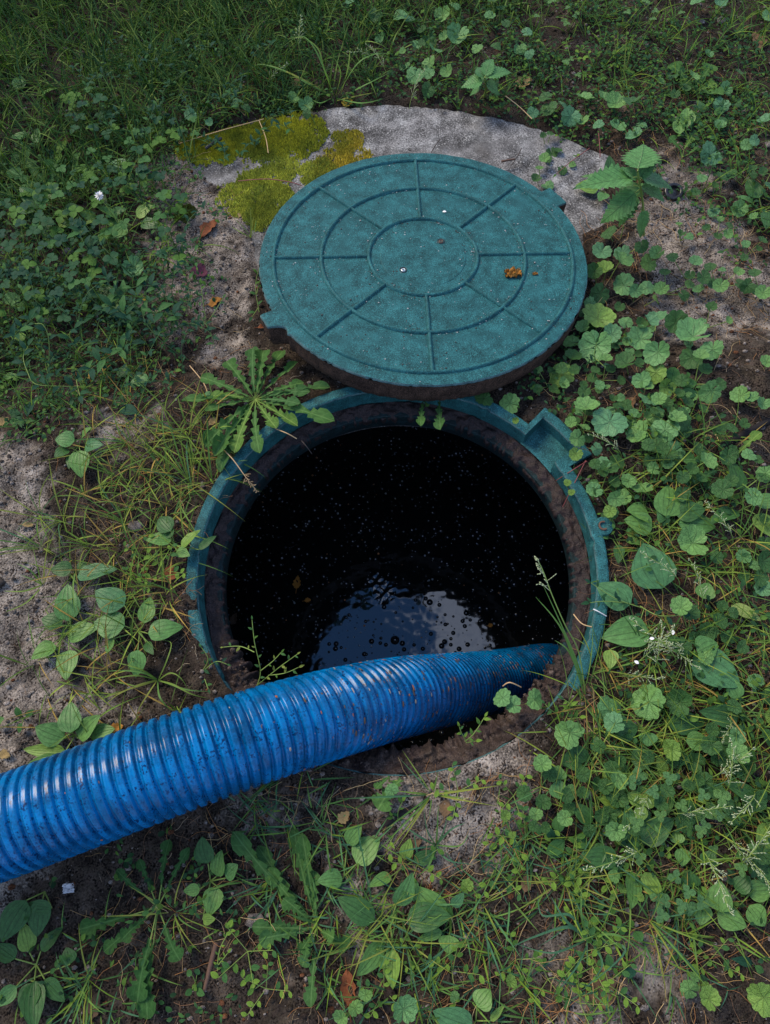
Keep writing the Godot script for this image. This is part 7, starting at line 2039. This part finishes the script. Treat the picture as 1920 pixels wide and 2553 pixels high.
func weeds_8() -> void:
	place("chickweed", 1, -.401, -.398, 2.3, 1.19, "chickweed of tiny bright leaves nearest to the red leaf by the frame")
	place("chickweed", 3, .22, .137, 0.0, 1.21, "chickweed of tiny bright leaves fifth nearest to the large clover")
	place("chickweed", 0, .772, -1.697, 5.0, 0.81, "chickweed of tiny bright leaves nearest to the upright brown leaf")
	place("chickweed", 3, .233, .152, 3.2, 0.84, "chickweed of tiny bright leaves fourth nearest to the large clover")
	place("chickweed", 1, .241, .248, 3.4, 1.19, "chickweed of tiny bright leaves third nearest to the broad brown dead leaf")
	place("chickweed", 0, .926, -1.353, 3.2, 0.96, "chickweed of tiny bright leaves nearest to the black plastic ring")
	place("chickweed", 1, .244, .291, 2.0, 1.16, "chickweed of tiny bright leaves nearest to the broad brown dead leaf")
	place("chickweed", 1, .352, .103, 3.9, 0.95, "chickweed of tiny bright leaves second nearest to the large clover")
	place("chickweed", 2, .162, .279, 5.0, 0.97, "chickweed of tiny bright leaves fifth nearest to the broad brown dead leaf")
	place("chickweed", 3, .151, .031, 3.6, 0.96, "chickweed of tiny bright leaves third nearest to the dark stick")
	place("chickweed", 3, .221, .249, 0.1, 1.24, "chickweed of tiny bright leaves fourth nearest to the broad brown dead leaf")
	place("chickweed", 0, -.439, -.427, 5.6, 1.00, "chickweed of tiny bright leaves second nearest to the red leaf by the frame")
	place("plantain", 1, .311, .129, 0.5, 1.27, "small plantain rosette fifth nearest to the large clover")
	place("plantain", 2, .547, -.049, 1.8, 1.32, "small plantain rosette nearest to the largest plantain leaf")
	place("plantain", 1, -.664, -1.271, 3.4, 0.84, "small plantain rosette third nearest to the white clover flower")
	place("plantain", 0, .398, .033, 0.9, 0.86, "small plantain rosette third nearest to the large clover")
	place("plantain", 3, .323, .042, 2.9, 0.87, "small plantain rosette second nearest to the large clover")
	place("plantain", 1, .938, -1.142, 1.8, 1.26, "small plantain rosette second nearest to the black plastic ring")
	place("plantain", 3, .643, -.402, 0.2, 1.32, "small plantain rosette nearest to the dark twig")
	place("plantain", 3, .598, -1.249, 4.3, 1.30, "small plantain rosette nearest to the big nettle")
	place("plantain", 1, .41, -.373, 1.9, 0.81, "small plantain rosette nearest to the bolt lug of the frame")
	place("plantain", 1, .881, -1.428, 5.6, 0.87, "small plantain rosette nearest to the black plastic ring")
	place("plantain", 3, .279, .092, 0.9, 0.94, "small plantain rosette fourth nearest to the large clover")
	place("plantain", 2, -.592, .193, 3.8, 1.18, "small plantain rosette nearest to the white scrap")
	place("plantain", 1, -.058, .188, 6.3, 1.38, "small plantain rosette nearest to the red dead leaf")
	place("plantain", 0, -.52, -1.285, 5.6, 1.39, "small plantain rosette second nearest to the white clover flower")
	place("plantain", 1, -.586, -1.316, 5.3, 1.03, "small plantain rosette nearest to the white clover flower")
	place("plantain", 0, -.03, .115, 0.1, 0.93, "small plantain rosette nearest to the dark stick")
	place("plantain", 1, .329, .072, 4.3, 1.01, "small plantain rosette nearest to the large clover")
	place("plantain", 2, -.706, -1.328, 1.2, 1.38, "small plantain rosette nearest to the shiny dandelion leaf")
	place("plantain", 2, .284, -.001, 1.2, 0.83, "small plantain rosette sixth nearest to the large clover")
	place("plantain", 3, .537, .091, 5.5, 1.24, "small plantain rosette seventh nearest to the large clover")
	place("tuft", 2, -.366, -.579, 4.3, 1.25, "tuft of narrow grass nearest to the red leaf by the frame")
	place("tuft", 0, .083, .175, 0.4, 0.88, "tuft of narrow grass second nearest to the dark stick")
	place("tuft", 3, -.484, -.506, 0.1, 0.88, "tuft of narrow grass second nearest to the plantain below the blue-green weed")
	place("tuft", 2, .321, .217, 1.5, 1.16, "tuft of narrow grass nearest to the broad brown dead leaf")
	place("tuft", 1, -.603, -.523, 3.5, 1.18, "tuft of narrow grass third nearest to the plantain below the blue-green weed")
	place("tuft", 1, -.38, .142, 4.9, 0.99, "tuft of narrow grass second nearest to the white scrap")
	place("tuft", 3, -.108, .209, 4.2, 0.95, "tuft of narrow grass nearest to the red dead leaf")
	place("tuft", 0, .261, .118, 1.3, 1.01, "tuft of narrow grass second nearest to the large clover")
	place("tuft", 3, .716, -1.596, 2.6, 1.01, "tuft of narrow grass nearest to the big nettle")
	place("tuft", 0, -.08, .172, 3.7, 1.06, "tuft of narrow grass third nearest to the red dead leaf")
	place("tuft", 3, -.478, -.672, 1.1, 1.00, "tuft of narrow grass sixth nearest to the plantain below the blue-green weed")
	place("tuft", 3, -.322, -.574, 5.1, 1.15, "tuft of narrow grass second nearest to the red leaf by the frame")
	place("tuft", 1, -.403, -.596, 0.6, 0.86, "tuft of narrow grass seventh nearest to the plantain below the blue-green weed")
	place("tuft", 0, -.368, -.673, 0.6, 1.28, "tuft of narrow grass nearest to the big dandelion")
	place("tuft", 3, -.508, .218, 2.3, 1.16, "tuft of narrow grass nearest to the white scrap")
	place("tuft", 1, -.548, -.467, 2.2, 0.91, "tuft of narrow grass nearest to the plantain below the blue-green weed")
	place("tuft", 1, -.641, -.532, 4.9, 1.09, "tuft of narrow grass fourth nearest to the plantain below the blue-green weed")
	place("tuft", 1, .414, .057, 4.9, 1.05, "tuft of narrow grass nearest to the large clover")
	place("tuft", 0, -.039, .211, 2.8, 1.03, "tuft of narrow grass second nearest to the red dead leaf")
	place("tuft", 0, .209, .154, 2.9, 1.00, "tuft of narrow grass third nearest to the large clover")
	place("tuft", 3, -.636, -.474, 0.7, 1.08, "tuft of narrow grass fifth nearest to the plantain below the blue-green weed")
	place("tuft", 3, .026, .017, 1.1, 1.21, "tuft of narrow grass nearest to the dark stick")
	place("seed", 3, .516, -.23, 0.5, 0.95, "pale grass seed stalk fifth nearest to the largest plantain leaf")
	place("seed", 2, .417, .128, 3.6, 1.27, "pale grass seed stalk fifth nearest to the large clover")
	place("seed", 1, .169, -1.584, 2.5, 0.91, "pale grass seed stalk nearest to the chipped rim of the slab")
	place("seed", 1, .379, .08, 1.6, 0.87, "pale grass seed stalk second nearest to the large clover")
	place("seed", 1, .491, -.271, 4.1, 1.00, "pale grass seed stalk seventh nearest to the largest plantain leaf")
	place("seed", 3, .481, .144, 3.6, 1.05, "pale grass seed stalk tenth nearest to the large clover")


func weeds_9() -> void:
	place("seed", 1, .598, -.332, 3.8, 0.94, "pale grass seed stalk nearest to the dark twig")
	place("seed", 2, .349, -.133, 4.9, 1.01, "pale grass seed stalk nearest to the tall seed stalk")
	place("seed", 1, .331, .12, 4.8, 1.21, "pale grass seed stalk third nearest to the large clover")
	place("seed", 1, .474, -.158, 4.5, 0.97, "pale grass seed stalk nearest to the largest plantain leaf")
	place("seed", 0, .519, .059, 1.3, 1.19, "pale grass seed stalk ninth nearest to the large clover")
	place("seed", 0, -.188, -1.697, 4.3, 1.01, "pale grass seed stalk nearest to the mossy end of the slab")
	place("seed", 0, -.096, -1.799, 5.3, 1.16, "pale grass seed stalk nearest to the arching grass tuft")
	place("seed", 2, .519, -.048, 2.7, 0.81, "pale grass seed stalk third nearest to the largest plantain leaf")
	place("seed", 1, .102, -1.741, 5.0, 0.85, "pale grass seed stalk second nearest to the arching grass tuft")
	place("seed", 2, .433, -.176, 4.2, 0.98, "pale grass seed stalk fourth nearest to the largest plantain leaf")
	place("seed", 2, .456, .116, 4.0, 0.94, "pale grass seed stalk seventh nearest to the large clover")
	place("seed", 0, .452, .038, 4.5, 1.10, "pale grass seed stalk fourth nearest to the large clover")
	place("seed", 2, .383, -.147, 5.8, 1.20, "pale grass seed stalk second nearest to the tall seed stalk")
	place("seed", 2, .473, .062, 0.3, 1.22, "pale grass seed stalk sixth nearest to the large clover")
	place("seed", 3, .126, -1.687, 0.9, 0.94, "pale grass seed stalk third nearest to the arching grass tuft")
	place("seed", 2, .409, -.132, 0.2, 1.16, "pale grass seed stalk sixth nearest to the largest plantain leaf")
	place("seed", 0, .457, .165, 4.8, 1.20, "pale grass seed stalk eighth nearest to the large clover")
	place("seed", 3, .447, -.523, 1.4, 0.95, "pale grass seed stalk nearest to the bolt lug of the frame")
	place("seed", 1, .358, .045, 5.3, 0.88, "pale grass seed stalk nearest to the large clover")
	place("seed", 1, .449, -.142, 4.0, 1.18, "pale grass seed stalk second nearest to the largest plantain leaf")


const KINDS := {"clover": ["clover", "clover in the dark weeds"], "clover_bright": ["clover", "clover in the far and near grass"], "knotweed": ["knotweed", "knotweed in the dark tangle"], "knotweed_wide": ["knotweed", "knotweed in the dark tangle"], "ivy_small": ["ground ivy", "small shoots of ground ivy"], "chickweed": ["chickweed", "chickweed between the grass"], "plantain": ["plantain", "small plantains in the weeds"], "tuft": ["grass tuft", "small grass tufts"], "seed": ["seed stalk", "flowering grass stalks"]}


func _ready() -> void:
	# camera, sky, sun, exposure
	var cam := Camera3D.new()
	cam.name = "camera"
	cam.keep_aspect = Camera3D.KEEP_HEIGHT
	cam.fov = 72.514
	cam.near = 0.05
	cam.far = 400.0
	cam.transform = Transform3D(Basis(Vector3.RIGHT, -1.19616) * Basis(Vector3.BACK, -0.10707), Vector3(0, 1.18709, 0))
	add_child(cam)
	na.noise_type = FastNoiseLite.TYPE_SIMPLEX_SMOOTH
	na.seed = 3
	na.frequency = 0.05
	na.fractal_octaves = 3
	nb.noise_type = FastNoiseLite.TYPE_SIMPLEX_SMOOTH
	nb.seed = 8
	nb.frequency = 0.05
	nb.fractal_octaves = 4
	nb.fractal_gain = 0.6
	nc.noise_type = FastNoiseLite.TYPE_SIMPLEX_SMOOTH
	nc.seed = 15
	nc.frequency = 0.05
	nc.fractal_octaves = 2
	rng.seed = 20240
	var sky := ProceduralSkyMaterial.new()
	sky.sky_top_color = Color(0.30, 0.48, 0.74)
	sky.sky_horizon_color = Color(0.70, 0.74, 0.76)
	sky.sky_curve = 0.18
	sky.ground_bottom_color = Color(0.10, 0.12, 0.07)
	sky.ground_horizon_color = Color(0.30, 0.33, 0.28)
	sky.sky_cover = clouds()
	sky.sky_cover_modulate = Color(1, 1, 1, 1)
	sky.sun_angle_max = 4.0
	sky.energy_multiplier = 1.0
	var env := Environment.new()
	env.background_mode = Environment.BG_SKY
	env.sky = Sky.new()
	env.sky.sky_material = sky
	env.background_energy_multiplier = 0.80
	env.tonemap_mode = Environment.TONE_MAPPER_LINEAR
	env.tonemap_exposure = 1.8
	env.sdfgi_enabled = true
	env.ssao_enabled = true
	env.ssil_enabled = true
	var we := WorldEnvironment.new()
	we.name = "world"
	we.environment = env
	add_child(we)
	var sun := DirectionalLight3D.new()
	sun.name = "sun"
	sun.light_color = Color(1.0, 0.93, 0.82)
	sun.light_energy = 0.75
	sun.light_angular_distance = 26.0
	sun.sky_mode = DirectionalLight3D.SKY_MODE_LIGHT_ONLY
	sun.shadow_enabled = true
	sun.basis = Basis.looking_at(Vector3(0.55, -0.80, 0.58), Vector3.UP)
	add_child(sun)

	make_materials()
	M.bubble = mat(Color(0.012, 0.014, 0.016), 0.06, 0.72)
	M.bubble.vertex_color_use_as_albedo = true
	build_ground()
	build_slab()
	build_well()
	build_frame()
	build_mud()
	build_cover()
	build_hose()
	# weeds, each where it grows
	make_models()
	weeds_0()
	weeds_1()
	weeds_2()
	weeds_3()
	weeds_4()
	weeds_5()
	weeds_6()
	weeds_7()
	weeds_8()
	weeds_9()
	for k in models:
		for o in models[k]: o.free()
	# grass, undergrowth, litter and loose soil
	var green := [lin(0.100, 0.190, 0.035), lin(0.070, 0.150, 0.036), lin(0.050, 0.115, 0.034), lin(0.14, 0.225, 0.030)]
	var dark := [lin(0.040, 0.095, 0.026), lin(0.028, 0.072, 0.026), lin(0.055, 0.12, 0.030), lin(0.085, 0.14, 0.025), lin(0.14, 0.21, 0.05)]
	var sallow := [lin(0.18, 0.26, 0.045), lin(0.22, 0.28, 0.05), lin(0.12, 0.20, 0.04), lin(0.11, 0.19, 0.045), lin(0.33, 0.23, 0.06)]
	var blue := [lin(0.055, 0.145, 0.075), lin(0.075, 0.18, 0.065), lin(0.045, 0.115, 0.060), lin(0.11, 0.20, 0.045)]
	blades("long_grass", "dense dark grass behind the mossy slab", [[-0.55, -1.95, 0.55], [-0.15, -1.95, 0.40], [-0.75, -1.65, 0.35, 0.8], [-0.4, -2.3, 0.6], [0.3, -2.15, 0.4, 0.6], [-0.9, -2.1, 0.5]], 5200, 0.06, 0.15, 0.0030, 0.5, dark)
	blades("far_grass", "short grass mixed with weeds beyond the slab", [[0.8, -2.0, 0.5, 0.8], [1.1, -1.7, 0.5, 0.7], [0.45, -1.85, 0.35, 0.6], [0.95, -1.4, 0.3, 0.3], [1.5, -2.2, 0.8]], 3000, 0.04, 0.11, 0.0024, 0.6, green)
	blades("yellowing_grass", "thin yellow green grass on the sand left of the manhole", [[-0.42, -0.62, 0.17], [-0.47, -0.42, 0.14], [-0.55, -0.25, 0.11, 0.6], [-0.37, -0.50, 0.13], [-0.44, -0.10, 0.10, 0.5], [-0.52, -0.85, 0.10, 0.4]], 260, 0.05, 0.13, 0.0023, 0.8, sallow)
	blades("trampled_grass", "short green grass in front of the hose", [[-0.20, 0.06, 0.12], [-0.10, 0.19, 0.14], [0.06, 0.25, 0.16], [0.18, 0.14, 0.13], [-0.50, 0.26, 0.14, 0.6], [0.30, 0.25, 0.14, 0.5]], 420, 0.03, 0.085, 0.0024, 0.8, blue + blue + green, 0.15)
	blades("wispy_grass", "thin wispy grass between the leaves right of the hose", [[0.40, -0.10, 0.20], [0.50, -0.25, 0.18], [0.42, 0.08, 0.18], [0.55, 0.05, 0.2], [0.55, -0.45, 0.15, 0.6], [0.33, -0.03, 0.12]], 620, 0.05, 0.14, 0.0021, 0.8, green + sallow, 0.15)
	blades("weed_grass", "sparse dark grass among the weeds left of the cover", [[-0.75, -1.25, 0.4, 0.7], [-0.65, -0.95, 0.25, 0.6], [-0.95, -1.0, 0.4]], 900, 0.05, 0.13, 0.0024, 0.6, dark + green)
	ground_cover([[-0.70, -1.20, 0.42], [-0.62, -0.93, 0.26], [-0.45, -1.00, 0.16, 0.6], [-0.35, -1.72, 0.35], [-0.05, -1.78, 0.25, 0.8], [0.30, -1.75, 0.3, 0.8], [0.65, -1.62, 0.35], [0.90, -1.45, 0.35], [0.62, -1.40, 0.15, 0.6], [0.50, -0.50, 0.2, 0.5], [0.52, -0.15, 0.22, 0.6], [0.45, 0.1, 0.2, 0.4], [-0.45, 0.2, 0.2, 0.25], [1.1, -1.2, 0.4, 0.6], [0.40, -0.72, 0.16, 0.4], [-1.1, -1.1, 0.5]], 5600)
	var straw := [lin(0.42, 0.26, 0.10), lin(0.36, 0.17, 0.06), lin(0.50, 0.36, 0.17), lin(0.20, 0.11, 0.06), lin(0.28, 0.13, 0.05)]
	litter("dry_stems", "dry orange and tan stems lying between the weeds", [[0.45, -0.15, 0.30], [0.40, 0.08, 0.25], [0.10, 0.22, 0.26], [0.30, 0.22, 0.22], [-0.35, -0.45, 0.22, 0.7], [-0.3, 0.1, 0.25, 0.5], [0.7, -1.0, 0.3, 0.6], [0.9, -1.3, 0.4, 0.5], [-0.45, -0.85, 0.25, 0.5], [-0.3, -1.75, 0.4, 0.4], [0.5, -0.55, 0.25, 0.5]], 3600, straw, 0.02, 0.070, 0.0068)
	litter("needles", "fine brown needles and chaff on the soil", [[0.0, -0.5, 0.9, 0.8], [0.6, -1.3, 0.7, 0.8], [-0.5, -1.0, 0.6, 0.8], [0.0, 0.2, 0.6, 0.8], [0.6, -0.3, 0.5, 0.9], [-0.2, -1.7, 0.6, 0.8]], 5200, [lin(0.16, 0.09, 0.05), lin(0.24, 0.15, 0.09), lin(0.09, 0.055, 0.035), lin(0.40, 0.31, 0.20)], 0.008, 0.028, 0.015)
	crumbs()



# broken cloud, computed over the directions of the sky
func clouds() -> ImageTexture:
	var w := 512
	var h := 256
	var f := noise(FastNoiseLite.TYPE_SIMPLEX_SMOOTH, 1.0, 77, 5, 0.55)
	var out := PackedByteArray()
	out.resize(w * h * 4)
	for y in h:
		for x in w:
			var up := PI * (0.5 - (y + 0.5) / h)
			var a := TAU * (x + 0.5) / w
			var d := Vector3(cos(a) * cos(up), sin(up), sin(a) * cos(up))
			var k := (y * w + x) * 4
			if d.y > 0.0:
				# flat layer overhead: the pattern grows finer towards the horizon
				var q := Vector2(d.x, d.z) / (d.y + 0.25)
				var v := f.get_noise_2d(q.x * 3.6 + 3.0, q.y * 3.6 + 0.4)
				var t := smoothstep(-0.02, 0.22, v)
				out[k] = 236
				out[k + 1] = 238
				out[k + 2] = 242
				out[k + 3] = int(255 * 0.85 * t)
	return ImageTexture.create_from_image(Image.create_from_data(w, h, false, Image.FORMAT_RGBA8, out))
